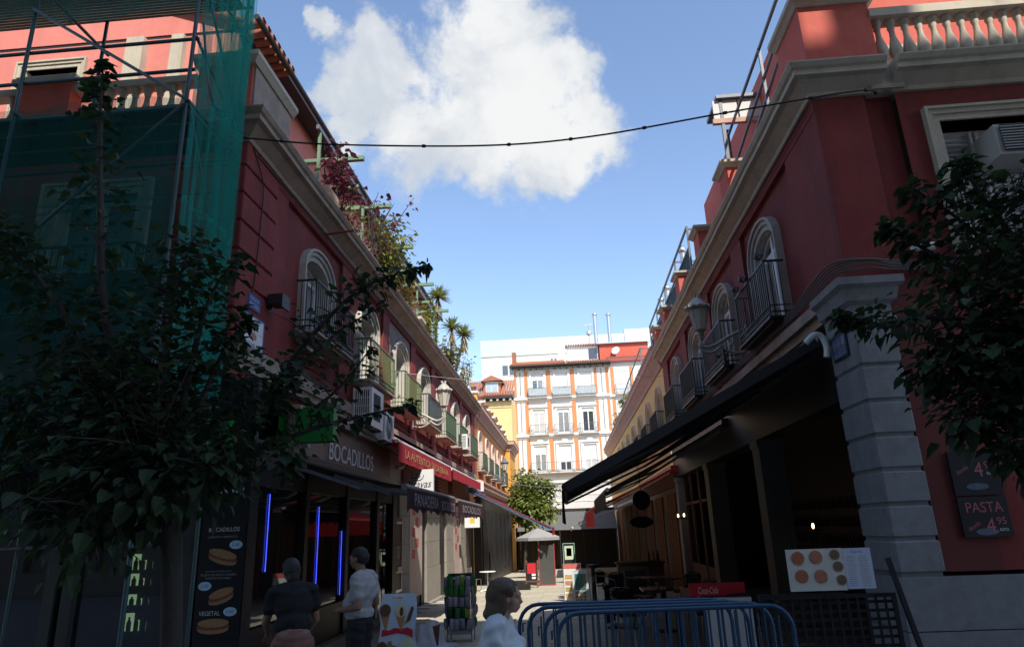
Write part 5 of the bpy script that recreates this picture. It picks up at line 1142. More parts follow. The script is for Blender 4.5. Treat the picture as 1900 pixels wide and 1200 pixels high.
# ------------------------------------------------------------------ wall lanterns
def lantern(label, base, tip, col, group=None):
    t = thing('wall_lantern', label, 'street lamp', base); b = Vector(base); p = Vector(tip); s = 1 if p.x > b.x else -1
    L = abs(p.x-b.x); m = MB()
    m.tube(smooth_path([b+Vector((0,0,.25)), b+Vector((s*L*.35,0,.12)), b+Vector((s*L*.75,0,-.08)), p+Vector((0,0,-.16)), p+Vector((0,0,0))]), .034, 8)
    m.tube(smooth_path([b+Vector((0,0,-.22)), b+Vector((s*L*.3,0,-.26)), b+Vector((s*L*.6,0,-.1)), b+Vector((s*L*.5,0,.05)), b+Vector((s*L*.35,0,-.02)), b+Vector((s*L*.42,0,-.1))]), .026, 6)
    m.tube(smooth_path([b+Vector((s*L*.55,0,-.08)), b+Vector((s*L*.8,0,-.22)), p+Vector((-s*.02,0,-.26)), p+Vector((s*.04,0,-.14)), p+Vector((-s*.06,0,-.10))]), .026, 6)
    m.box(min(b.x,b.x+s*.03), max(b.x,b.x+s*.03), b.y-.06, b.y+.06, b.z-.3, b.z+.33); m.build('bracket', col, t)
    MB().lathe([(.03,-.02),(.05,.0),(.035,.05),(.07,.09),(.05,.13),(.09,.17),(.12,.20)], p, 12).build('stem', col, t)
    MB().lathe([(.115,.2),(.205,.62),(.2,.63)], p, 8, False).build('glass', LGLASS, t)
    f = MB()
    for k in range(8):
        a = k*math.pi/4; f.bar(p+Vector((.118*math.cos(a),.118*math.sin(a),.2)), p+Vector((.21*math.cos(a),.21*math.sin(a),.63)), .014)
    f.lathe([(.11,.19),(.13,.19),(.13,.22),(.11,.22)], p, 8, False); f.build('glass_frame', col, t)
    MB().lathe([(.2,.62),(.235,.63),(.25,.68),(.235,.70),(.2,.74),(.14,.82),(.07,.88),(.05,.90),(0,.9)], p, 12).build('hood', col, t)
    c = MB()
    for k in range(12):
        a = k*math.pi/6; q = p+Vector((.243*math.cos(a),.243*math.sin(a),.68)); c.ell(q, (.03,.03,.045), 6, 4)
    for k in range(6):
        a = k*math.pi/3; c.tube([p+Vector((.05*math.cos(a),.05*math.sin(a),.88)), p+Vector((.085*math.cos(a),.085*math.sin(a),.98))], [.02,.012], 5)
    c.build('crown_ornament', col, t); return t
LC = M('grey_lamp_metal', (.44,.42,.37), .55, .15, 9, .1, metal=.2)
lantern('large crowned lantern on a scroll bracket on the right red wall', (XR-.002, 13.7, 5.45), (2.95, 13.7, 5.52), LC, 'crowned wall lanterns')
lantern('crowned lantern on a scroll bracket on the left wall near the blue balcony screen', (XL+.002, 20.4, 5.25), (-3.62, 20.4, 5.42), LC, 'crowned wall lanterns')
lantern('far lantern on the left orange house beside its end pavilion', (XL+.002, 41.8, 5.0), (-3.68, 41.8, 5.15), IRONG, 'crowned wall lanterns')
# ------------------------------------------------------------------ air conditioners
def aircon(label, c, sx, sy, sz, face, grille='bars'):
    t = thing('air_conditioner', label, 'air conditioner', c); x, y, z = c
    MB().box(x-sx/2, x+sx/2, y-sy/2, y+sy/2, z, z+sz).build('case', PVC, t); g = MB(); dk = M('dark_grille_hole', (.03,.03,.032), .7)
    if face == 'y':
        n = 7; yf = y-sy/2
        MB().box(x-sx/2+.05, x+sx/2-.05, yf-.004, yf, z+.08, z+sz-.06).build('intake', dk, t)
        for k in range(n+1): u = x-sx/2+.05+(sx-.1)*k/n; g.box(u-.008,u+.008,yf-.018,yf-.005,z+.08,z+sz-.06)
        for k in range(5): w = z+.08+(sz-.14)*k/4; g.box(x-sx/2+.05,x+sx/2-.05,yf-.024,yf-.0185,w-.006,w+.006)
        MB().box(x+sx/2, x+sx/2+.004, y-sy/2+.15, y+sy/2-.25, z+.15, z+sz-.1).build('side_coil', dk, t)
    else:
        s = 1 if face == 'x' else -1; xf = x+s*sx/2; r = min(sy, sz)*.40
        MB().prism(lambda u, w, d: (xf+s*d, u, w), ov(y, z+sz/2, r, r, 20), 0, .004).build('intake', dk, t)
        for q in range(1, 6): g.tube([(xf+s*.012, y+r*q/5*math.cos(a), z+sz/2+r*q/5*math.sin(a)) for a in [k*math.pi/8 for k in range(17)]], .007, 4, False)
        for k in range(8): a = k*math.pi/4; g.tube([(xf+s*.012,y,z+sz/2),(xf+s*.012,y+r*math.cos(a),z+sz/2+r*math.sin(a))], .006, 4)
    g.build('grille', PVC, t); b = MB()
    for dy in (-sy*.35, sy*.35): b.bar((XL if x < 0 else XR, y+dy, z-.03), (x+sx/2 if x < 0 else x-sx/2, y+dy, z-.03), .04)
    if face != 'none': b.build('bracket', IRONG, t)
    return t
aircon('boxy white air conditioner with a barred end grille beneath the second left balcony', (-4.30, 14.65, 4.14), .42, .95, .84, 'y')
aircon('white air conditioner with a round fan behind the barred one', (-4.28, 15.75, 3.98), .36, .85, .66, 'x')
aircon('cream air conditioner high between the far green balconies on the left', (-4.17, 28.4, 5.15), .36, .8, .62, 'y')
W3 = thing('air_conditioner', 'big window air conditioner wedged in the right front window', 'air conditioner', (6.6, 8.7, 6.5))
MB().box(6.14, 7.0, 8.62, 9.1, 6.54, 7.0).build('case', M('cream_plastic', (.45,.44,.40), .5), W3); MB().box(6.2,6.95,8.59,8.599,6.58,6.98).build('intake', M('dark_grille_hole', ()), W3); g = MB()
for k in range(9): g.box(6.2,6.95,8.578,8.589,6.6+k*.042,6.612+k*.042)
g.build('grille', M('cream_plastic', ()), W3)
CM = thing('security_camera', 'white tubular camera on the right front wall above the stone pier', 'camera', (4.95, 8.6, 5.25))
MB().tube([(4.72,8.62,5.27),(5.0,8.62,5.27)], .055, 12).build('body', PVC, CM); MB().tube([(4.95,8.62,5.27),(4.95,8.8,5.22)], .02, 6).build('mount', PVC, CM)
# ------------------------------------------------------------------ cables
def cable(label, pts, r, m, ties=0, cat='cable'):
    t = thing('cable', label, cat, pts[0]); p = smooth_path(pts, 10); MB().tube(p, r, 6).build('strand', m, t)
    if ties:
        k = MB()
        for i in range(2, len(p)-1, ties):
            d = (p[i+1]-p[i]).normalized(); k.tube([p[i]-d*.025, p[i]+d*.025], r*1.8, 6); k.tube([p[i], p[i]+Vector((0,0,.03))], .006, 4)
        k.build('tie', m, t, kind='stuff')
cable('thick black cable slung between the two corner cornices', [(-4.85,8.35,7.6),(-4.2,8.3,7.46),(-3.04,8.3,7.27),(-.87,8.3,7.07),(.65,8.3,7.09),(2.48,8.3,7.3),(4.28,8.35,7.52),(4.7,8.6,7.62)], .014, BLKP, 6)
cable('thin wire crossing the lane from the left lantern wall', [(-4.55,17.3,6.05),(-1,19.5,6.0),(3.85,22.2,6.6)], .005, GREYW)
cable('thin wire across the far end of the lane by the orange house', [(-4.1,42,4.7),(-1.5,44,4.4),(1.6,48,4.5),(3.9,52,4.9)], .018, IRONG)
cable('slack black wire down the rusticated left corner', [(-4.56,8.9,7.75),(-4.54,9.3,7.3),(-4.55,9.35,6.6),(-4.55,9.3,5.7),(-4.55,9.25,5.45)], .009, BLKP)
BD = thing('cable', 'bundle of old cables running round the capital of the stone pier', 'cable', (3.8, 9, 4.95)); b = MB()
for k in range(5):
    o_ = k*.03; b.tube(smooth_path([(3.84-.02*k,25,4.95+.02*k),(3.78-.01*k,16,4.98+o_*.6),(3.76,11,4.97+o_),(3.74-.02*k,9.5,4.98+o_),(3.72-.02*k,8.66-.02*k,4.97+o_),(4.1,8.62-.02*k,5.02+o_+.03*math.sin(k)),(4.6,8.70,5.0+o_),(5.6,8.74,4.98+o_),(8,8.74,5.0+o_)]), .014, 6)
b.build('strand', M('old_cable', (.12,.11,.10), .7), BD)
for k in range(3):
    t = thing('cable', ['pale conduit draped over the brown fascia end', 'grey flexible duct beneath the air conditioners', 'white curled hose at the fascia end'][k], 'cable', (-4.3, 14, 4.1))
    if k == 0: p = [(-4.32,13.6,4.12),(-4.3,15,4.04),(-4.28,16.5,3.98),(-4.3,18.3,3.85)]
    elif k == 1: p = [(-4.36,14.0,4.3),(-4.3,14.8,4.08),(-4.34,15.8,4.0),(-4.3,16.6,4.1),(-4.36,17.3,4.02)]
    else: p = [(-4.2,16.8,3.98),(-4.12,17.2,4.0),(-4.1,17.5,3.8),(-4.15,17.3,3.55),(-4.22,17.0,3.5)]
    MB().tube(smooth_path(p), [.05,.035,.055][k], 8).build('strand', [GREYW, IRONG, PVC][k], t)
# ------------------------------------------------------------------ shop under the scaffold
SS = thing('shop', 'dark shop front under the scaffold with a lit drinks fridge inside', 'shop front', (-8, 8.8, 0))
f = MB()
for a, b in ((-13,-12.8),(-9.0,-8.8),(-7.95,-7.75),(-6.75,-6.6),(-6.5,-6.35),(-5.0,-4.76)): f.box(a, b, 8.75, 8.9, 0, 4.1)
f.box(-13,-4.76,8.74,8.92,2.75,4.1); f.build('frame', M('grey_shop_frame', (.06,.06,.06), .6), SS)
MB().box(-12.8,-5.0,8.84,8.85,0,2.75).build('pane', SGLASS, SS)
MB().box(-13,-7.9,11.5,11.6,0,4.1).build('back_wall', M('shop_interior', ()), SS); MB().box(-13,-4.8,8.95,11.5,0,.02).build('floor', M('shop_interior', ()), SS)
FGR = thing('drinks_fridge', 'lit glass drinks fridge seen dimly inside the shop under the scaffold', 'fridge', (-5.5, 9.3, 0))
MB().box(-6.0,-5.3,9.25,9.9,.3,2.3).build('cabinet', BLKP, FGR); gl = EM('fridge_glow', (.6,.9,.5), 1.1); bt = [M('green_bottle', (.05,.2,.06), .2), M('amber_bottle', (.4,.25,.05), .2), M('dark_bottle', (.03,.03,.03), .2)]
for z, h in ((.80,.22),(1.12,.13),(1.36,.15),(1.56,.2),(1.86,.18)):
    MB().box(-5.90,-5.80,9.22,9.249,z,z+h).build('lit_shelf', gl, FGR); MB().box(-5.77,-5.72,9.22,9.249,z,z+h*.6).build('lit_shelf', gl, FGR); MB().box(-5.66,-5.63,9.22,9.249,z,z+h*.5).build('lit_shelf', gl, FGR)
    for j in range(3): MB().lathe([(.03,0),(.03,h*.5),(.013,h*.65),(.013,h*.8)], (-5.83+j*.1, 9.19, z), 8).build('bottle', bt[(j+int(z*10)) % 3], FGR)
BRL = thing('guard_rail', 'grey steel guard rail running in front of the shop under the scaffold', 'railing', (-8, 8.2, 0))
MB().tube([(-12,8.3,1.89),(-4.9,8.3,1.89)], .025, 8).build('rail', IRONG, BRL)
AWS = fold_awning.__globals__['thing']('awning', 'dim blue-green shop awning under the scaffold netting', 'awning', (-8, 8, 2.7))
t_ = MB(); t_.add([(-12,8.7,3.1),(-6.7,8.7,3.1),(-6.7,7.75,2.85),(-12,7.75,2.85),(-12,7.75,2.55),(-6.7,7.75,2.55),(-12,7.8,2.55),(-6.7,7.8,2.55)], [(0,1,2,3),(3,2,5,4),(4,5,7,6)]); t_.build('canopy', M('teal_awning_fabric', (.04,.14,.16), .8), AWS)
# ------------------------------------------------------------------ posters on the right front wall
for (z0, z1, lab, q) in ((2.1,2.62,'dark upper food poster with a big pink price on the right wall',0), (1.62,2.08,'dark poster lettered PASTA below the other one on the right wall',1)):
    t = thing('poster', lab, 'poster', (5.0, 8.77, z0)); MB().box(4.66,5.22,8.755,8.785,z0,z1).build('board', BLKP, t); PK = M('pink_print', (.45,.12,.14), .6)
    zc = z0+(.30 if q == 0 else .13)
    words('4', PK, t, (4.98, 8.755, zc), XPr, ZP, .10, .17, .003); words('95', PK, t, (5.11, 8.755, zc+.05), XPr, ZP, .11, .08, .003); words('euros', WHP, t, (5.12, 8.755, zc-.05), XPr, ZP, .10, .035, .003)
    words('desde', PK, t, (4.79, 8.755, zc), (1,0,.55), (-.55,0,1), .16, .05, .003)
    if q: words('PASTA', PK, t, (4.95, 8.755, z0+.34), XPr, ZP, .42, .12, .003)
    MB().prism(lambda u, w, d: (u, 8.755+d, w), ov(4.93, z0+.1 if q == 0 else z0+.06, .13, .04), -.002, 0).build('picture', M('blue_grey_picture', (.10,.13,.17), .6, .4, 20), t)
# ------------------------------------------------------------------ service station of the bar terrace
SVS = thing('service_counter', 'low brown service counter with a framed dark picture on its front under the black awnings', 'counter', (1.9, 19.2, zg(19.2))); z = zg(19.2)
MB().box(1.25,2.45,19.2,19.7,z,z+1.02).build('body', WOOD, SVS); MB().box(1.2,2.5,19.15,19.75,z+1.02,z+1.06).build('top', TT_ if False else WOOD, SVS)
MB().box(1.3,2.05,19.18,19.199,z+.2,z+.95).build('picture_frame', M('faded_print', (.20,.16,.13), .6, .3, 6), SVS); MB().box(1.42,1.95,19.17,19.179,z+.45,z+.85).build('picture', M('dark_picture', (.05,.055,.05), .5, .5, 9), SVS)
for i in range(3):
    MB().lathe([(.04,0),(.04,.16),(.016,.22),(.016,.28),(0,.28)], (2.1+i*.12,19.4,z+1.06), 10).build('bottle', [M('green_bottle', ()), M('amber_bottle', ()), M('dark_bottle', ())][i], SVS)
bk = thing('bottle_shelf', 'shelves of bottles on the back wall deep inside the dark bar', 'shelf', (6.9, 17, 1.2))
for zz in (1.2, 1.65, 2.1): MB().box(6.75,7.0,11,24,zz,zz+.03).build('shelf_board', WOOD, bk)
bm_ = MB()
for zz in (1.23, 1.68, 2.13):
    for k in range(60): bm_.lathe([(.035,0),(.035,.17),(.014,.23),(.014,.29)], (6.85,11.2+k*.21+rnd.uniform(-.04,.04),zz), 6)
bm_.build('bottles', M('dark_bottle', ()), bk, kind='stuff')

# ------------------------------------------------------------------ clutter on the facades
def pot_plant(label, x, y, z, r, h, mat, grp=None):
    t = thing('potted_plant', label, 'plant', (x,y,z), 0, grp); MB().lathe([(r*.7,0),(r,.16),(r*1.08,.16),(r*1.08,.19),(r*.9,.19)], (x,y,z), 10).build('flower_pot', TILE, t); it = []
    for k in range(60):
        a = rnd.uniform(0,6.28); d = Vector((math.cos(a)*rnd.random(), math.sin(a)*rnd.random(), rnd.uniform(.3,1))); it.append((Vector((0,0,.18))+d*rnd.random()*h*.6, d, rnd.uniform(.06,.1)))
    c = bpy.data.objects.new('foliage', leaf_mesh('foliage', it, mat)); COL.objects.link(c); c.parent = t
pot_plant('potted plant on the first left balcony behind the dark railing', -4.30, 11.4, 5.352, .10, .4, LEAF)
pot_plant('potted plant with yellow-green leaves on the second left balcony', -4.32, 14.85, 5.222, .10, .45, LEAFY)
pot_plant('potted plant on the third left balcony by the bare plaster', -4.32, 19.4, 5.222, .10, .4, LEAFY)
pot_plant('potted plant on the second right balcony in the shade', 3.66, 15.0, 5.142, .10, .4, LEAF)
for lab, pts in (('drooping black cable along the left wall above the string course', [(-4.52,10.5,4.75),(-4.5,13.0,4.68),(-4.5,16.4,4.74),(-4.5,20.0,4.66),(-4.5,24.0,4.73),(-4.5,30.0,4.67),(-4.5,34.9,4.74)]),
                 ('thin cable clipped under the left cornice', [(-4.56,9.1,7.68),(-4.52,13.9,7.66),(-4.52,17.2,7.69),(-4.52,23.8,7.66),(-4.52,34.9,7.69)]),
                 ('black downpipe-side cable where the red and orange houses meet on the left', [(-4.52,34.95,7.8),(-4.3,35.0,7.7),(-4.5,35.05,7.2),(-4.55,35.05,6.0),(-4.55,35.05,4.4)]),
                 ('thin cable clipped under the right cornice', [(3.84,9.0,7.68),(3.82,14.0,7.66),(3.82,20.0,7.69),(3.82,25.0,7.66)])):
    cable(lab, pts, .011, BLKP)
# ------------------------------------------------------------------ crowd barriers
def barrier_proto():
    t = thing('crowd_barrier', 'x', 'barrier', (0,0,0)); L, H, r = 2.3, 1.1, .12
    p = [(0,0,0),(0,0,H-.22)]+[(.22-.22*math.cos(a), 0, H-.22+.22*math.sin(a)) for a in [k*math.pi/10 for k in range(1,6)]]
    p = p+[(L-x, y, z) for x, y, z in p[::-1]]
    MB().tube(p, .021, 10).build('frame', BLUEST, t); MB().tube([(0,0,.22),(L,0,.22)], .018, 8).build('lower_rail', BLUEST, t)
    me = MB().tube([(0,0,.22),(0,0,H-.01)], .0095, 8).mesh('bar'); me.materials.append(BLUEST)
    n = 17
    for k in range(1, n):
        x = L*k/n; o = link_mesh('bar', me, t, (x, 0, 0))
        if x < .2 or x > L-.2: o.scale = (1,1,.93)
    for x in (.3, L-.3):
        MB().tube(smooth_path([(x,-.3,.015),(x,-.12,.09),(x,0,.2),(x,.12,.09),(x,.3,.015)]), .016, 8).build('foot', BLUEST, t)
    for z in (.35, .95): MB().tube([(-.03,0,z),(-.06,0,z),(-.06,0,z-.08)], .009, 6).build('hook', BLUEST, t)
    return t
bp = barrier_proto()
BL = [((-.16,7.12,0), .10, 'nearest blue steel crowd barrier spanning in front of the bar tables'), ((-.30,7.42,0), .07, 'blue steel crowd barrier standing second behind the nearest one'), ((-.48,7.72,0), .04, 'blue steel crowd barrier standing third in the overlapping set'), ((-.60,8.05,0), .0, 'blue steel crowd barrier rearmost of the overlapping set beside the woman')]
for i, (l, rz, lab) in enumerate(BL):
    o = bp if i == 0 else copy_tree(bp); o.location = l; o.rotation_euler = (0,0,rz); o['label'] = lab; o['group'] = 'overlapping blue crowd barriers'
# ------------------------------------------------------------------ pizza board stand
PS = thing('menu_stand', 'black lattice stand carrying a board of seven pizzas', 'stand', (2.8, 8.0, 0))
b = MB().box(2.0,3.42,7.98,8.02,1.08,1.12).box(2.0,2.04,7.98,8.02,0,1.08).box(3.38,3.42,7.98,8.02,0,1.08).box(2.04,3.38,7.985,8.015,.1,.14)
b.build('frame', BLKP, PS); l = MB()
for k in range(14):
    x = 2.04+k*.0965
    l.box(x,x+.028,8.0,8.006,.14,1.08)
for k in range(11): l.box(2.04,3.38,8.0065,8.012,.17+k*.085,.20+k*.085)
l.build('lattice', BLKP, PS); MB().box(1.99,2.9,7.975,8.03,1.12,1.135).build('shelf', BLKP, PS)
MB().bar((3.39,7.95,1.47),(3.56,7.7,.0), .045).build('prop', BLKP, PS)
PB = thing('pizza_board', 'white board showing seven round pizzas on the black stand', 'menu board', (2.62, 7.97, 1.15))
MB().box(2.335,2.93,7.955,7.97,1.16,1.585).build('board', M('cream_print', (.62,.62,.56), .5), PB)
CR = M('pizza_crust', (.45,.25,.11), .7, .2, 30, .3); TP = [M('pizza_topping_%s' % n, c, .6, .45, 55, .4) for n, c in (('tomato',(.42,.13,.06)),('cheese',(.48,.30,.10)),('olive',(.16,.11,.07)),('ham',(.45,.17,.10)))]
for i, (x, z, r_) in enumerate(((2.455,1.495,.07),(2.645,1.50,.07),(2.845,1.52,.054),(2.865,1.40,.054),(2.47,1.31,.07),(2.67,1.305,.07),(2.88,1.265,.054))):
    p = MB().prism(lambda u, w, d: (u, 7.955+d, w), ov(x, z, r_, r_, 22), -.006, 0).build('pizza', CR, PB); MB().prism(lambda u, w, d: (u, 7.949+d, w), ov(x, z, r_*.86, r_*.86, 22), -.003, 0).build('topping', TP[(2 if i == 3 else i*3 % 4)], p)
ML = thing('menu_sheet', 'pale blue-white printed price list beside the pizza board', 'menu', (3.07, 7.97, 1.15))
MB().box(2.935,3.225,7.957,7.965,1.17,1.58).build('sheet', M('blue_white_print', (.55,.60,.72), .5), ML); g = MB()
for k in range(15):
    for a, b_ in ((2.96,3.06),(3.09,3.2)): g.box(a, b_-.03*rnd.random(), 7.9555, 7.957, 1.2+k*.021, 1.207+k*.021)
g.build('print_lines', GREYP, ML); words('Carta', BLUEP, ML, (3.08,7.957,1.545), XPr, ZP, .12, .03, .002)
# ------------------------------------------------------------------ red drinks board behind the barriers
CK = thing('drinks_board', 'white board with a red Coca-Cola header behind the blue barriers', 'sign', (2.1, 10.5, 0))
MB().box(1.67,2.45,10.5,10.55,.90,1.07).build('header', REDPR, CK); words('Coca-Cola', WHP, CK, (1.93,10.5,.975), XPr, ZP, .28, .09, .003, 'lettering', .3)
MB().box(1.84,2.49,10.38,10.42,.02,.885).build('panel', WHP, CK); MB().prism(lambda u, w, d: (u, 10.375+d, w), [(2.05,.90),(2.2,.935),(2.35,.945),(2.47,.93),(2.49,.89),(1.85,.89)], 0, .004).build('swoosh', BLKP, CK)
MB().box(1.7,1.74,10.45,10.6,0,.9).box(2.5,2.54,10.45,10.6,0,.9).build('leg', BLKP, CK); words('Terraza', BLKP, CK, (2.2,10.38,.83), XPr, ZP, .22, .06, .003)
# ------------------------------------------------------------------ bar tables and chairs
def table(label, x, y, w, d, m, group):
    t = thing('bar_table', label, 'table', (x,y,zg(y)), 0, group); z = zg(y); MB().box(x-w/2,x+w/2,y-d/2,y+d/2,z+.72,z+.75).build('table_top', m, t)
    MB().lathe([(.22,0),(.22,.02),(.035,.05),(.03,.70),(.1,.72)], (x,y,z), 12).build('pedestal', IRON, t)
TT = M('brown_table_top', (.10,.065,.055), .25, .2, 8, .05, spec=.6)
table('dark brown bar table nearest the barriers under the black awning', 1.62, 11.6, 1.0, .7, TT, 'bar tables under the black awning')
table('dark brown bar table deeper under the black awning beside the boards', 1.7, 13.8, .8, .7, TT, 'bar tables under the black awning')
table('dark brown bar table farthest in under the second black awning', 1.9, 17.2, .8, .7, TT, 'bar tables under the black awning')
def chair_proto():
    t = thing('bar_chair', 'x', 'chair', (0,0,0)); MB().box(-.22,.22,-.22,.22,.43,.46).build('seat', M('black_wicker', (.02,.02,.02), .6), t)
    for x, y in ((-.2,-.2),(.2,-.2),(-.2,.2),(.2,.2)): MB().tube([(x,y,0),(x*.95,y*.95,.44)], .014, 6).build('leg', ALU, t)
    MB().tube(smooth_path([(-.22,-.18,.44),(-.25,-.2,.68),(-.24,.2,.72),(-.12,.27,.82),(.12,.27,.82),(.24,.2,.72),(.25,-.2,.68),(.22,-.18,.44)]), .014, 6).build('arm_frame', IRON, t)
    b = MB(); b.box(-.2,.2,.22,.24,.5,.8); b.build('backrest', M('black_wicker', ()), t); return t
ch = chair_proto()
CH = [((.78,11.2), 1.2, 'black bar chair on the street side of the nearest table'), ((.95,12.6), .3, 'black bar chair behind the nearest table turned to the lane'), ((2.3,12.5), -.4, 'black bar chair between the nearest two tables'), ((.9,14.2), 1.3, 'black bar chair beside the second table near the tall boards'), ((2.5,14.5), -1.2, 'black bar chair on the wall side of the second table'), ((1.2,17.9), .4, 'black bar chair deepest under the second black awning')]
CH += [((2.6,11.2), -1.5, 'black bar chair against the drinks board side of the nearest table'), ((1.5,15.6), 2.6, 'black bar chair turned away behind the second table'), ((2.6,16.6), -.8, 'black bar chair near the bar front beyond the second table'), ((1.0,20.4), .9, 'black bar chair beside the brown service counter'), ((2.3,21.6), .2, 'black bar chair behind the brown service counter')]
for i, ((x, y), a, lab) in enumerate(CH):
    o = ch if i == 0 else copy_tree(ch); o.location = (x,y,zg(y)); o.rotation_euler = (0,0,a); o['label'] = lab; o['group'] = 'black chairs of the bar terrace'
for x, y, lab in ((1.35,11.5,'glass tumbler on the street side of the nearest bar table'),(1.85,11.75,'glass tumbler at the far corner of the nearest bar table'),(1.6,13.7,'glass tumbler on the second bar table')):
    t = thing('tumbler', lab, 'glass', (x,y,.75)); MB().lathe([(.03,0),(.037,.11),(.034,.11),(.028,.008),(0,.008)], (x,y,.752), 12).build('glass_body', M('pale_glassware', (.4,.42,.42), .1), t)
for x, y, lab in ((1.75,11.45,'folded menu card standing on the nearest bar table'),(1.85,13.9,'folded menu card standing on the second bar table')):
    t = thing('menu_card', lab, 'menu', (x,y,.75)); m_ = MB(); m_.add([(x-.07,y-.05,.752),(x+.07,y-.05,.752),(x+.07,y,.93),(x-.07,y,.93),(x-.07,y+.05,.752),(x+.07,y+.05,.752)], [(0,1,2,3),(3,2,5,4)]); m_.build('card', M('red_white_card', (.45,.2,.17), .6, .3, 20), t)
BIN = thing('heater_post', 'slim dark standing post beside the tall menu boards at the awning edge', 'post', (.55, 18.2, zg(18.2)))
MB().lathe([(.2,0),(.2,.06),(.06,.1),(.05,.95),(.16,1.0),(.16,1.05),(0,1.06)], (.55,18.2,zg(18.2)), 12).build('column', BLKP, BIN)
OS = thing('hanging_sign', 'pair of oval black signs hanging over the bar front', 'sign', (1.7, 16.2, 2.4))
MB().prism(mkP(16.2), ov(1.70,2.44,.20,.22,24), -.03, .0).build('round_panel', BLKP, OS); MB().prism(mkP(16.2), ov(1.66,1.96,.26,.125,24), -.03, .0).build('oval_panel', BLKP, OS)
MB().bar((1.7,16.2,2.66),(1.7,16.2,3.1), .015).bar((1.55,16.2,2.07),(1.55,16.2,2.28),.012).bar((1.8,16.2,2.07),(1.8,16.2,2.26),.012).build('hanger', IRON, OS)
lm = EM('bar_lamp_glow', (1.0,.72,.4), 3.0)
for i, (x, y, z) in enumerate(((3.7,22.8,2.15),(3.7,24.0,2.15),(5.2,15.5,1.75))):
    t = thing('bar_lamp', ['small lit wall lamp left of the bar door in the dark', 'small lit wall lamp right of the bar door in the dark', 'tiny glowing lamp deep inside the dark bar'][i], 'lamp', (x,y,z)); MB().ell((x,y,z), (.03,.03,.06), 8, 6).build('bulb', lm, t); MB().box(x,x+.2,y-.02,y+.02,z-.1,z-.07).build('holder', IRON, t)
# ------------------------------------------------------------------ ice cream board
KB = thing('ice_cream_board', 'ice cream A-board printed with cones and a Kinder header near the shop door', 'advertising board', (-2.2, 9.0, 0), R(6))
Pk = lambda u, z, d: (u, d+(1.18-z)*-.16+.10, z)
shp = [(-.26,.05),(-.26,.30),(-.285,.42),(-.275,.52),(-.235,.60),(-.22,.72),(-.21,.82),(-.235,.92),(-.245,.98),(-.235,1.04),(-.22,1.07),(-.205,1.17),(.215,1.17),(.235,1.05),(.235,.9),(.22,.76),(.21,.70),(.235,.60),(.26,.48),(.25,.36),(.245,.05)]
MB().prism(Pk, shp, 0, .012).build('front_panel', M('ice_blue_print', (.45,.56,.66), .4), KB, local=True)
MB().prism(lambda u, z, d: (u, d+(1.18-z)*.16+.115, z), [(-.2,.02),(-.2,1.15),(.2,1.15),(.2,.02)], 0, .012).build('rear_panel', GREYP, KB, local=True)
BR_, CO, VN = M('chocolate_print', (.12,.055,.03), .5, .3, 30), M('cone_print', (.40,.21,.09), .5, .2, 40), M('vanilla_print', (.62,.52,.34), .5, .1, 20)
def kp(pts, m, name, d=-.004): MB().prism(Pk, pts, d, d+.0035).build(name, m, KB, local=True)
kp([(-.09,1.1),(.08,1.1),(.08,1.15),(-.09,1.15)], WHP, 'logo_panel')
up = Vector((0,.16,1)).normalized()
def kw(s, m, u, z, w, h): words(s, m, KB, Vector(Pk(u, z, -.0045)), (1,0,0), up, w, h, .001, 'lettering', 0, True)
kw('K', BLKP, -.065, 1.125, .02, .034); kw('inder', REDPR, .01, 1.125, .11, .034)
for u, z, m1 in ((-.16,.96,BR_),(.035,.95,VN)):
    kp([(u-.06,z-.03),(u+.06,z-.01),(u+.02,z-.22),(u+.01,z-.22)], CO, 'cone'); kp(ov(u,z+.02,.07,.075), m1, 'scoop', -.008)
kp(ov(.045,.96,.025,.055), BR_, 'chocolate_ripple', -.0118)
kp([(.1,.82),(.16,.86),(.2,1.0),(.17,1.02),(.12,.9)], BR_, 'ice_lolly'); kp([(.07,.80),(.13,.84),(.11,.87),(.06,.83)], M('lime_print', (.35,.42,.15), .5), 'ice_lolly')
kp([(-.20,.68),(-.19,.76),(-.1,.75),(-.04,.78),(.05,.76),(.12,.78),(.19,.75),(.195,.66),(.1,.70),(0,.715),(-.1,.70)], REDPR, 'red_banner')
kp(ov(-.185,.52,.075,.11), BR_, 'big_scoop'); kp([(-.12,.62),(-.02,.66),(.0,.5),(-.03,.32),(-.14,.32),(-.12,.5)], M('hazelnut_print', (.26,.18,.09), .5), 'tub'); kp(ov(-.02,.63,.05,.055), M('pale_blue_print', (.5,.62,.68), .4), 'label_disc', -.008)
kp(ov(.12,.55,.10,.13), M('pale_green_print', (.5,.57,.40), .5), 'melon_scoop'); kp(ov(.08,.36,.04,.04), REDPR, 'strawberry', -.008); kp([(-.2,.1),(.2,.1),(.2,.26),(-.2,.26)], VN, 'lower_panel')
# ------------------------------------------------------------------ snack rack
RK = thing('snack_rack', 'tall wire rack hung with green and grey snack packs standing in the lane', 'display rack', (-2.05, 13.35, 0))
f = MB(); x0, x1, y0, y1 = -2.28, -1.84, 13.1, 13.5
for x in (x0, x1):
    for y in (y0, y1): f.bar((x,y,0),(x,y,1.10), .016)
for z in (.2, .385, .565, .745, .92, 1.08):
    for a, b in (((x0,y0,z),(x1,y0,z)), ((x0,y1,z),(x1,y1,z)), ((x0,y0,z),(x0,y1,z)), ((x1,y0,z),(x1,y1,z))): f.bar(a, b, .012)
f.build('frame', IRONG, RK); MB().box(x0,x1,y0-.006,y0,.13,.2).build('base_sign', GREYP, RK); MB().box(x0+.06,x1-.06,y0+.06,y1-.06,.2,1.05).build('inner_stock', M('dark_green_pack', (.02,.07,.03), .4, .3, 10), RK)
bag = MB(); vs = []; nr = 7
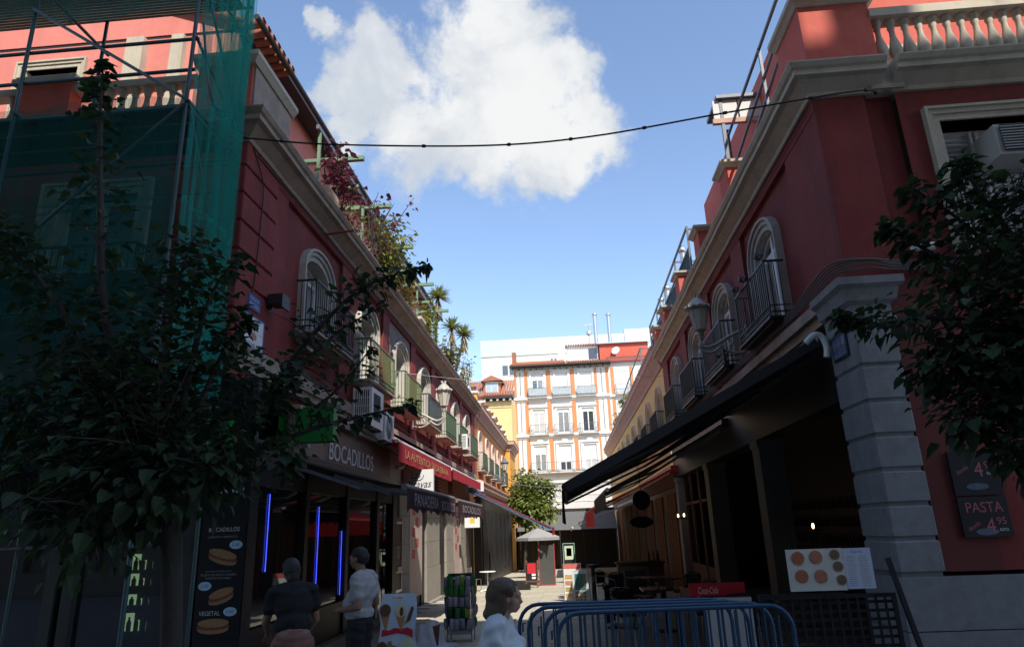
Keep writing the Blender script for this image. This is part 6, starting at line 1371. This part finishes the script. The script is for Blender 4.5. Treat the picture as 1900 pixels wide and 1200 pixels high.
for i in range(nr+1):
    t_ = i/nr; th = .030*math.sin(math.pi*t_)**.6+.003; w_ = .054-.006*math.sin(math.pi*t_)
    for j in range(10):
        a = 2*math.pi*j/10; c_, s_ = math.cos(a), math.sin(a); vs.append((w_*math.copysign(abs(c_)**.6, c_), th*math.copysign(abs(s_)**.8, s_), .19*t_))
bag.add(vs, [(i*10+j, i*10+(j+1) % 10, (i+1)*10+(j+1) % 10, (i+1)*10+j) for i in range(nr) for j in range(10)], True)
bag = bag.mesh('pack'); cols = [M('green_pack', (.05,.24,.06), .3, .3, 18), M('lime_pack', (.18,.32,.04), .3, .3, 18), M('lilac_pack', (.30,.28,.36), .3, .25, 18), M('grey_pack', (.36,.36,.40), .3, .25, 18), M('dark_green_pack', ())]
MB().box(x0,x1,y0+.1,y0+.13,1.085,1.16).build('header_sign', M('dark_green_pack', ()), RK); bms = []
for c in cols:
    m2 = bag.copy(); m2.materials.append(c); bms.append(m2)
for i, z in enumerate((.215, .40, .58, .76, .93)):
    for k in range(4):
        for (px, py) in ((x0+.065+k*.105, y0-.02), (x1+.025, y0+.05+k*.1), (x0-.025, y0+.05+k*.1)):
            o = link_mesh('pack', bms[(2 if (i+k) % 3 else 3) if rnd.random() < .45 else rnd.choice((0,0,1,4,2))], RK, (px+rnd.uniform(-.015,.015), py, z+rnd.uniform(-.015,.02)), (rnd.uniform(-.2,.2), rnd.uniform(-.12,.12), (math.pi/2 if abs(py-(y0-.02)) > .001 else 0)+rnd.uniform(-.35,.35)))
# ------------------------------------------------------------------ small white table and chair in the sun
WT = thing('bistro_table', 'white topped pedestal table in the sun on the left side', 'table', (-3.27, 28.0, zg(28)))
z = zg(28); MB().lathe([(0,.70),(.32,.70),(.33,.715),(.32,.73),(0,.73)], (-3.27,28,z), 20).build('table_top', WHITE, WT); MB().tube([(-3.27,28,z+.02),(-3.27,28,z+.7)], .03, 8).build('pedestal', ALU, WT)
for k in range(4): a = k*math.pi/2+.4; MB().tube([(-3.27,28,z+.06),(-3.27+.3*math.cos(a),28+.3*math.sin(a),z+.015)], .022, 6).build('foot', ALU, WT)
WC = thing('slatted_chair', 'aluminium slatted chair tilted against the white topped table', 'chair', (-3.8, 28.0, z), R(70))
c = MB()
for k in range(5): c.box(-.22,.22,-.2+k*.09,-.14+k*.09,.44,.455)
c.build('seat', ALU, WC, local=True)
for k in range(4): MB().box(-.22,.22,.24,.255,.55+k*.09,.60+k*.09).build('back_slat', ALU, WC, local=True)
for x, y, h in ((-.2,-.2,.44),(.2,-.2,.44),(-.2,.24,.9),(.2,.24,.9)): MB().tube([(x,y,0),(x,y*.95,h)], .014, 6).build('leg', ALU, WC, local=True)
# ------------------------------------------------------------------ cloth on the ground by the shop
CLT = thing('cloth', 'pale patterned cloth draped over a low crate beside the ice cream board', 'cloth', (-2.55, 12.6, 0)); vs = []; nx, ny = 22, 22
for j in range(ny+1):
    for i in range(nx+1):
        u, v = i/nx-.5, j/ny-.5; h = .40*(1/(1+math.exp((max(abs(u)*1.5, abs(v)*1.1)-.27)*30))); vs.append((-2.5+u*.85+.05*math.sin(v*9), 12.6+v*.9, .012+h+.03*math.sin(u*21+v*5)*(.2+h)+.012*math.sin(v*33)))
MB().add(vs, [(j*(nx+1)+i, j*(nx+1)+i+1, (j+1)*(nx+1)+i+1, (j+1)*(nx+1)+i) for j in range(ny) for i in range(nx)], True).build('fabric', M('blue_grey_patterned_cloth', (.45,.48,.55), .9, .35, 9, .3), CLT)
MB().box(-2.68,-2.34,12.45,12.75,0,.36).build('crate', WOOD, CLT)
# ------------------------------------------------------------------ boards farther along the lane
def menu_board(label, x, y, w, h, tilt, head, cells, frame, bg):
    z = zg(y); t = thing('menu_board', label, 'menu board', (x,y,z), tilt)
    MB().box(-w/2,w/2,-.02,.02,.04,h).build('board', bg, t, local=True); f = MB().box(-w/2-.02,-w/2,-.025,.025,0,h+.02).box(w/2,w/2+.02,-.025,.025,0,h+.02).box(-w/2,w/2,-.025,.025,h,h+.02); f.build('frame', frame, t, local=True)
    f = MB(); f.bar((-w/2,.02,h*.9),(-w/2,.4,0), .03); f.bar((w/2,.02,h*.9),(w/2,.4,0), .03); f.build('rear_leg', frame, t, local=True)
    if head: MB().box(-w/2,w/2,-.026,-.021,h-.12,h).build('header', head, t, local=True)
    for (a, b, c, d, m) in cells: MB().box(a,b,-.025,-.0205,c,d).build('picture', m, t, local=True)
fp = [M('food_print_%d' % i, c, .6, .4, 25, .1) for i, c in enumerate(((.5,.32,.12),(.35,.3,.1),(.45,.2,.1),(.2,.32,.2)))]; TEAL = M('teal_print', (.06,.28,.27), .6)
menu_board('tall white menu board with a red header standing in the sun', .03, 21.2, .5, 1.02, R(-8), M('salmon_red_print', (.62,.13,.11), .6), [(-.22,.0,.1+k*.17,.22+k*.17,fp[k % 3]) for k in range(4)]+[(.03,.22,.1+k*.12,.18+k*.12,GREYP) for k in range(4)], ALU, WHP)
menu_board('white board of teal and yellow dish pictures before the red headed one', .22, 18.3, .36, .9, R(-14), None, [(-.14,.15,.46,.84,TEAL)]+[(-.12+i*.09,-.05+i*.09,.5+j*.085,.56+j*.085,fp[(i+j) % 4]) for i in range(3) for j in range(4)]+[(-.14+i*.1,-.06+i*.1,.1+j*.085,.165+j*.085,fp[(i*2+j) % 4]) for i in range(3) for j in range(4)], WHP, WHP)
menu_board('small green framed menu far behind the red headed board', -.05, 33, .5, 1.7, 0, None, [(-.2,.2,1.0,1.6,M('pale_green_print', ())),(-.12,.12,1.15,1.5,fp[0])], M('pale_green_frame', (.3,.5,.38), .6), BLKP)
BX = thing('menu_easel', 'orange wooden easel with a red and white menu before the dark tent', 'easel', (-1.62, 29.6, zg(29.6))); z = zg(29.6)
for x in (-1.86, -1.40): MB().bar((x,29.55,z),(x+.03,29.75,z+1.05), .06).build('leg', WOODO, BX)
MB().box(-1.84,-1.41,29.56,29.6,z+.22,z+.98).build('board', BLKP, BX); MB().box(-1.80,-1.45,29.545,29.558,z+.55,z+.95).build('red_sheet', REDPR, BX); MB().box(-1.62,-1.46,29.54,29.544,z+.34,z+.42).build('white_note', WHP, BX); MB().box(-1.62,-1.46,29.54,29.544,z+.46,z+.54).build('white_note', WHP, BX); MB().bar((-1.86,29.57,z+.25),(-1.4,29.57,z+.25), .05).build('cross_bar', WOODO, BX)
TE = thing('terrace_screen', 'dark translucent terrace screen with a red frame under the white parasol', 'screen', (-1.0, 31, zg(31))); z = zg(31)
MB().box(-1.34,-.72,31.0,31.02,z+.05,z+1.65).build('panel', M('smoked_screen', (.075,.075,.07), .35, .15, 3), TE); f = MB()
f.box(-.72,-.67,30.98,31.04,z,z+1.7); f.box(-1.36,-.72,30.98,31.04,z,z+.05); f.box(-1.39,-1.34,30.98,31.04,z,z+1.7); f.build('frame', M('dark_red_frame', (.3,.05,.06), .5), TE)
UM = thing('parasol', 'big pale grey parasol shading the far terrace before the tree', 'parasol', (-1.75, 40, zg(40))); z = zg(40)
u = MB(); rr = []
for k in range(8): a = k*math.pi/4+.39; rr.append((-1.75+1.3*math.cos(a), 40+1.3*math.sin(a), z+2.15))
u.add([(-1.75,40,z+2.66)]+rr, [(0,1+k,1+(k+1) % 8) for k in range(8)]); u.add(rr+[(x,y,zz-.16) for x,y,zz in rr], [(k,(k+1) % 8,8+(k+1) % 8,8+k) for k in range(8)]); u.build('canopy', UMB, UM)
MB().tube([(-1.75,40,z),(-1.75,40,z+2.64)], .03, 8).build('pole', ALU, UM)
for k in range(8): a = k*math.pi/4+.39; MB().bar((-1.75,40,z+2.6), rr[k], .02).build('rib', ALU, UM)
PLN = thing('planter', 'black planter box standing on the sunlit paving left of the easel', 'planter', (-2.0, 28.2, zg(28.2))); MB().box(-2.3,-1.62,28.0,28.4,zg(28.2)-.01,zg(28.2)+.2).build('box', BLKP, PLN)
# ------------------------------------------------------------------ people
def person(name, label, loc, rz, prims, vox=.011, smooth=5):
    t = thing(name, label, 'person', loc, rz)
    return t
def cap(mb, a, b, ra, rb, n=12):
    a, b = Vector(a), Vector(b); mb.tube([a, a.lerp(b,.33), a.lerp(b,.66), b], [ra, ra*.67+rb*.33, ra*.33+rb*.67, rb], n); mb.ell(a, (ra,)*3, n, 8); mb.ell(b, (rb,)*3, n, 8)
def body(t, mb, m, vox=.010, smooth=4, name='body'):
    me = remesh(mb, vox, smooth); me.materials.append(m); me.name = name
    o = bpy.data.objects.new(name, me); COL.objects.link(o); o.parent = t; return o
def wrinkle(o, a=.006, f=40):
    v = np.empty(len(o.data.vertices)*3); o.data.vertices.foreach_get('co', v); v = v.reshape(-1,3); x, y, z = v[:,0].copy(), v[:,1].copy(), v[:,2].copy()
    w = np.sin(z*f+y*f*.5+1.3*np.sin(y*19+x*11))+.6*np.sin(z*f*1.9-x*f*.7+2*np.sin(z*13)); n = np.empty(len(o.data.vertices)*3); o.data.vertices.foreach_get('normal', n); v += n.reshape(-1,3)*(a*w)[:,None]; o.data.vertices.foreach_set('co', v.ravel()); o.data.update(); return o
def head(mb, c, s=1.0, yaw=0.0, pitch=0.0, nose=1.0):
    """head centred on c, facing +X before the yaw"""
    Rm = Matrix.Rotation(yaw, 3, 'Z') @ Matrix.Rotation(pitch, 3, 'Y'); c = Vector(c)
    def e(x, y, z, r): mb.ell(c+Rm @ (Vector((x,y,z))*s), tuple(q*s for q in r), 14, 10, Rm)
    e(-.012,0,.035,(.098,.076,.088)); e(.018,0,-.035,(.072,.060,.080)); e(.052,0,-.088,(.030,.034,.024)); e(-.02,0,-.06,(.06,.055,.05))
    e(.085,0,-.012,(.018*nose,.013,.030)); e(.099,0,-.030,(.017*nose,.016,.013)); e(.075,.03,.012,(.02,.022,.012)); e(.075,-.03,.012,(.02,.022,.012))
    e(.078,0,.028,(.022,.05,.014)); e(.084,0,-.060,(.014,.024,.007)); e(.082,0,-.073,(.014,.022,.008))
    for q in (1,-1): e(-.008,.076*q,-.012,(.024,.010,.033)); e(.045,.042*q,-.03,(.032,.024,.03))
def hand(mb, w, d, side, curl=.5, s=1.0):
    """palm at wrist w along d; four unequal fingers and a thumb from the side of the palm"""
    w = Vector(w); d = Vector(d).normalized(); sd = Vector(side); sd = (sd-d*sd.dot(d)).normalized(); n = d.cross(sd)
    pc = w+d*.045*s; mb.ell(pc, (.03*s,.03*s,.03*s), 8, 6)
    for k in range(4): cap(mb, w+sd*(-.026+.0175*k)*s+d*.01*s, w+sd*(-.03+.02*k)*s+d*.085*s, .0125*s, .0105*s, 8)
    for k, L in enumerate((.062,.075,.070,.055)):
        b = w+sd*(-.03+.02*k)*s+d*.085*s; m1 = b+(d*math.cos(curl*.6)+n*math.sin(curl*.6))*L*.5*s; m2 = m1+(d*math.cos(curl*1.6)+n*math.sin(curl*1.6))*L*.5*s
        cap(mb, b, m1, .0092*s, .0085*s, 8); cap(mb, m1, m2, .0085*s, .0072*s, 8)
    b = w+sd*(-.03)*s+d*.025*s; m1 = b+(-sd*.7+d*.6+n*.3).normalized()*.035*s; cap(mb, b, m1, .012*s, .010*s, 8); cap(mb, m1, m1+(d*.9-sd*.1+n*.4).normalized()*.03*s, .010*s, .008*s, 8)
HAIRW = M('dull_blonde_hair', (.10,.064,.034), .45, .35, 14, .5, fine=220, spec=.5); HAIRD = M('dark_hair', (.02,.016,.013), .5, .3, 20, .5, fine=200)
def shell(prims, vox, smooth): return remesh(prims, vox, smooth)
# woman in the foreground, walking to the right
WM = thing('person', 'woman with straight dark blonde bob in a pale blue-grey top walking past the barriers', 'person', (-.475, 5.0, 0), R(-4)); WM.scale = (.955,.955,.955)
mb = MB(); head(mb, (.035,0,1.525), .93, 0, .06, 1.15); cap(mb, (-.03,0,1.36), (.0,0,1.46), .062, .055)
mb.ell((-.045,0,1.20), (.125,.19,.21)); mb.ell((.0,0,1.16), (.14,.165,.13)); mb.ell((-.03,0,.99), (.13,.165,.16)); mb.ell((-.05,0,.88), (.15,.185,.15))
for q in (1,-1):
    sh = Vector((-.04,.18*q,1.33)); el = Vector((-.07+.03*q,.235*q,1.05)); wr = Vector((.10-.02*q,.23*q,.86)); cap(mb, (-.04,.05*q,1.37), sh, .06, .062); cap(mb, sh, el, .056, .042); cap(mb, el, wr, .04, .026); hand(mb, wr, (wr-el)+Vector((.02,0,-.05)), (q*.3,1*q,0), .5, .92)
    hp = Vector((-.04,.095*q,.86)); kn = Vector((.08*q+.02,.095*q,.47)); an = Vector((.16*q-.12,.09*q,.09)); cap(mb, hp, kn, .095, .06); cap(mb, kn, an, .056, .036); cap(mb, an+Vector((-.05,0,-.05)), an+Vector((.13,0,-.06)), .035, .03)
body(WM, mb, SKIN, .0085, 3)
mb = MB(); mb.ell((-.045,0,1.20), (.145,.21,.215)); mb.ell((.005,0,1.15), (.165,.185,.14)); mb.ell((-.03,0,.97), (.155,.19,.20)); mb.ell((-.03,0,.84), (.165,.205,.12))
for q in (1,-1): sh = Vector((-.04,.18*q,1.325)); el = Vector((-.07+.03*q,.235*q,1.05)); cap(mb, (-.04,.06*q,1.365), sh, .072, .080); cap(mb, sh, sh.lerp(el,.75), .080, .072)
o = wrinkle(body(WM, mb, M('pale_blue_grey_cotton', (.56,.61,.65), .9, .06, 6, .3, fine=120), .010, 4, 'top'), .005)
v = np.empty(len(o.data.vertices)*3); o.data.vertices.foreach_get('co', v); v = v.reshape(-1,3); v[:,0] += .007*np.sin(v[:,2]*46+v[:,1]*22)+.004*np.sin(v[:,1]*70+v[:,2]*25); v[:,1] += .006*np.sin(v[:,2]*38+v[:,0]*30); o.data.vertices.foreach_set('co', v.ravel())
mb = MB(); mb.ell((-.04,0,.80), (.165,.20,.16))
for q in (1,-1): hp = Vector((-.04,.095*q,.82)); kn = Vector((.08*q+.02,.095*q,.47)); an = Vector((.16*q-.12,.09*q,.14)); cap(mb, hp, kn, .108, .078); cap(mb, kn, an, .075, .062)
wrinkle(body(WM, mb, M('grey_trousers', (.10,.10,.11), .9), .012, 4, 'trousers'), .005)
mb = MB()                                    # bob: cap of hair, falling behind the ear to the jaw
mb.ell((-.005,0,1.572), (.115,.095,.093)); mb.ell((-.045,0,1.53), (.09,.097,.11)); mb.ell((-.062,0,1.455), (.075,.098,.09)); mb.ell((-.080,0,1.415), (.075,.098,.055))
for q in (1,-1): mb.ell((-.015,.075*q,1.49), (.058,.022,.10)); mb.ell((.045,.062*q,1.575), (.045,.03,.045)); mb.ell((-.05,.075*q,1.43), (.055,.03,.065))
o = body(WM, mb, HAIRW, .008, 3, 'hair')
v = np.empty(len(o.data.vertices)*3); o.data.vertices.foreach_get('co', v); v = v.reshape(-1,3); a = np.arctan2(v[:,1], v[:,0]+.03); k = 1+.022*np.sin(a*34)+.015*np.sin(a*71+1)
k = 1+(k-1)*np.clip((1.66-v[:,2])/.1, 0, 1); v[:,0] = (v[:,0]+.03)*k-.03; v[:,1] *= k; o.data.vertices.foreach_set('co', v.ravel())
# man in white T-shirt facing the shop
MN2 = thing('person', 'man in a white T-shirt and dark shorts standing at the shop door', 'person', (-2.55, 8.6, 0), R(172))
mb = MB(); head(mb, (.06,0,1.625), .98, 0, .12); cap(mb, (-.0,0,1.44), (.03,0,1.55), .062, .058)
mb.ell((-.02,0,1.27), (.125,.20,.22)); mb.ell((.04,0,1.10), (.15,.175,.17)); mb.ell((0,0,.95), (.14,.18,.15))
for q in (1,-1):
    sh = Vector((-.03,.20*q,1.40)); el = Vector((-.08,.26*q,1.10)); wr = Vector((.17,.17*q,1.06)); cap(mb, (-.02,.06*q,1.43), sh, .065, .068); cap(mb, sh, el, .060, .046); cap(mb, el, wr, .044, .03); hand(mb, wr, (1,-.4*q,.05), (0,-1*q,.3), .7)
    hp = Vector((0,.10*q,.90)); kn = Vector((.03,.105*q,.49)); an = Vector((-.02,.11*q,.09)); cap(mb, hp, kn, .10, .065); cap(mb, kn, an, .062, .04); cap(mb, an+Vector((-.05,0,-.05)), an+Vector((.16,.01*q,-.055)), .038, .033)
body(MN2, mb, SKIND, .010, 3)
mb = MB(); mb.ell((-.02,0,1.27), (.148,.225,.225)); mb.ell((.045,0,1.10), (.175,.20,.19)); mb.ell((.01,0,1.0), (.165,.205,.11))
for q in (1,-1): sh = Vector((-.03,.20*q,1.40)); el = Vector((-.08,.26*q,1.10)); cap(mb, (-.02,.06*q,1.425), sh, .076, .084); cap(mb, sh, sh.lerp(el,.6), .084, .080)
wrinkle(body(MN2, mb, M('white_cotton', (.36,.36,.37), .9, .06, 5, .3), .011, 4, 't_shirt'), .005)
mb = MB(); mb.ell((0,0,.93), (.155,.20,.12))
for q in (1,-1): cap(mb, (0,.10*q,.88), (.03,.11*q,.52), .118, .105)
wrinkle(body(MN2, mb, M('black_shorts_cloth', (.02,.02,.024), .9), .012, 4, 'shorts'), .005)
mb = MB(); mb.ell((.035,0,1.68), (.108,.09,.085)); mb.ell((-.005,0,1.64), (.085,.085,.09)); body(MN2, mb, HAIRD, .009, 3, 'hair')
# person in black bending towards the shop window
BE = thing('person', 'person in a black top and pinkish shorts leaning towards the shop window in deep shade', 'person', (-2.85, 7.25, 0), R(120))
mb = MB(); head(mb, (.24,.02,1.56), .95, .2, .45); cap(mb, (.12,0,1.40), (.2,.01,1.50), .06, .056)
mb.ell((.06,0,1.25), (.125,.18,.21), rot=Matrix.Rotation(.35,3,'Y')); mb.ell((-.0,0,1.06), (.13,.165,.16)); mb.ell((-.05,0,.92), (.15,.185,.15))
for q in (1,-1):
    sh = Vector((.10,.185*q,1.36)); el = Vector((.13,.25*q,1.08)); wr = Vector((.30,.20*q,.95)); cap(mb, (.1,.05*q,1.40), sh, .06, .062); cap(mb, sh, el, .055, .042); cap(mb, el, wr, .04, .027); hand(mb, wr, (wr-el), (0,-1*q,.2), .6, .95)
    hp = Vector((-.05,.10*q,.87)); kn = Vector((.05,.105*q,.47)); an = Vector((-.03,.11*q,.09)); cap(mb, hp, kn, .10, .062); cap(mb, kn, an, .058, .038); cap(mb, an+Vector((-.05,0,-.05)), an+Vector((.14,.01*q,-.055)), .036, .032)
body(BE, mb, SKIND, .010, 3)
mb = MB(); mb.ell((.06,0,1.25), (.148,.205,.225), rot=Matrix.Rotation(.35,3,'Y')); mb.ell((.0,0,1.06), (.155,.19,.14))
for q in (1,-1): sh = Vector((.10,.185*q,1.36)); el = Vector((.13,.25*q,1.08)); cap(mb, (.1,.06*q,1.395), sh, .072, .080); cap(mb, sh, sh.lerp(el,.55), .080, .074)
wrinkle(body(BE, mb, M('black_cotton', (.012,.012,.013), .9), .011, 4, 'top'), .005)
mb = MB(); mb.ell((-.05,0,.90), (.168,.205,.15))
for q in (1,-1): cap(mb, (-.05,.10*q,.86), (.02,.108*q,.60), .118, .112)
wrinkle(body(BE, mb, M('pinkish_shorts_cloth', (.2,.10,.08), .9), .012, 4, 'shorts'), .005)
mb = MB(); mb.ell((.215,.02,1.615), (.108,.092,.085)); mb.ell((.165,.01,1.57), (.085,.088,.1)); mb.ell((.13,.0,1.50), (.06,.07,.08)); body(BE, mb, HAIRD, .009, 3, 'hair')
# ------------------------------------------------------------------ pigeons on the right balcony rail
PGN = M('dark_grey_feathers', (.05,.05,.06), .6, .3, 20, .2)
for i, (y, lab, dz) in enumerate(((11.05,'dark pigeon perched at the near end of the right balcony rail',0),(12.15,'dark pigeon perched halfway along the right balcony rail',0),(12.7,'dark pigeon perched beyond the middle of the right balcony rail',0))):
    t = thing('pigeon', lab, 'bird', (3.49, y, 6.14)); mb = MB(); x = 3.49
    mb.ell((x,y,6.215), (.055,.10,.06), 10, 8, Matrix.Rotation(.5,3,'X')); mb.ell((x,y+.085,6.295), (.03,.034,.032)); cap(mb, (x,y+.05,6.24), (x,y+.08,6.28), .038, .026, 8); cap(mb, (x,y+.11,6.292), (x,y+.135,6.284), .010, .004, 6)
    cap(mb, (x,y-.07,6.185), (x,y-.17,6.14), .03, .018, 8)
    for q in (1,-1): cap(mb, (x+.02*q,y,6.17), (x+.02*q,y,6.142), .008, .006, 6); mb.ell((x+.045*q,y-.02,6.215), (.018,.09,.045))
    me = remesh(mb, .006, 3); me.materials.append(PGN); me.transform(Matrix.Translation(-Vector((3.49,y,6.14)))); o = bpy.data.objects.new('body', me); COL.objects.link(o); o.parent = t
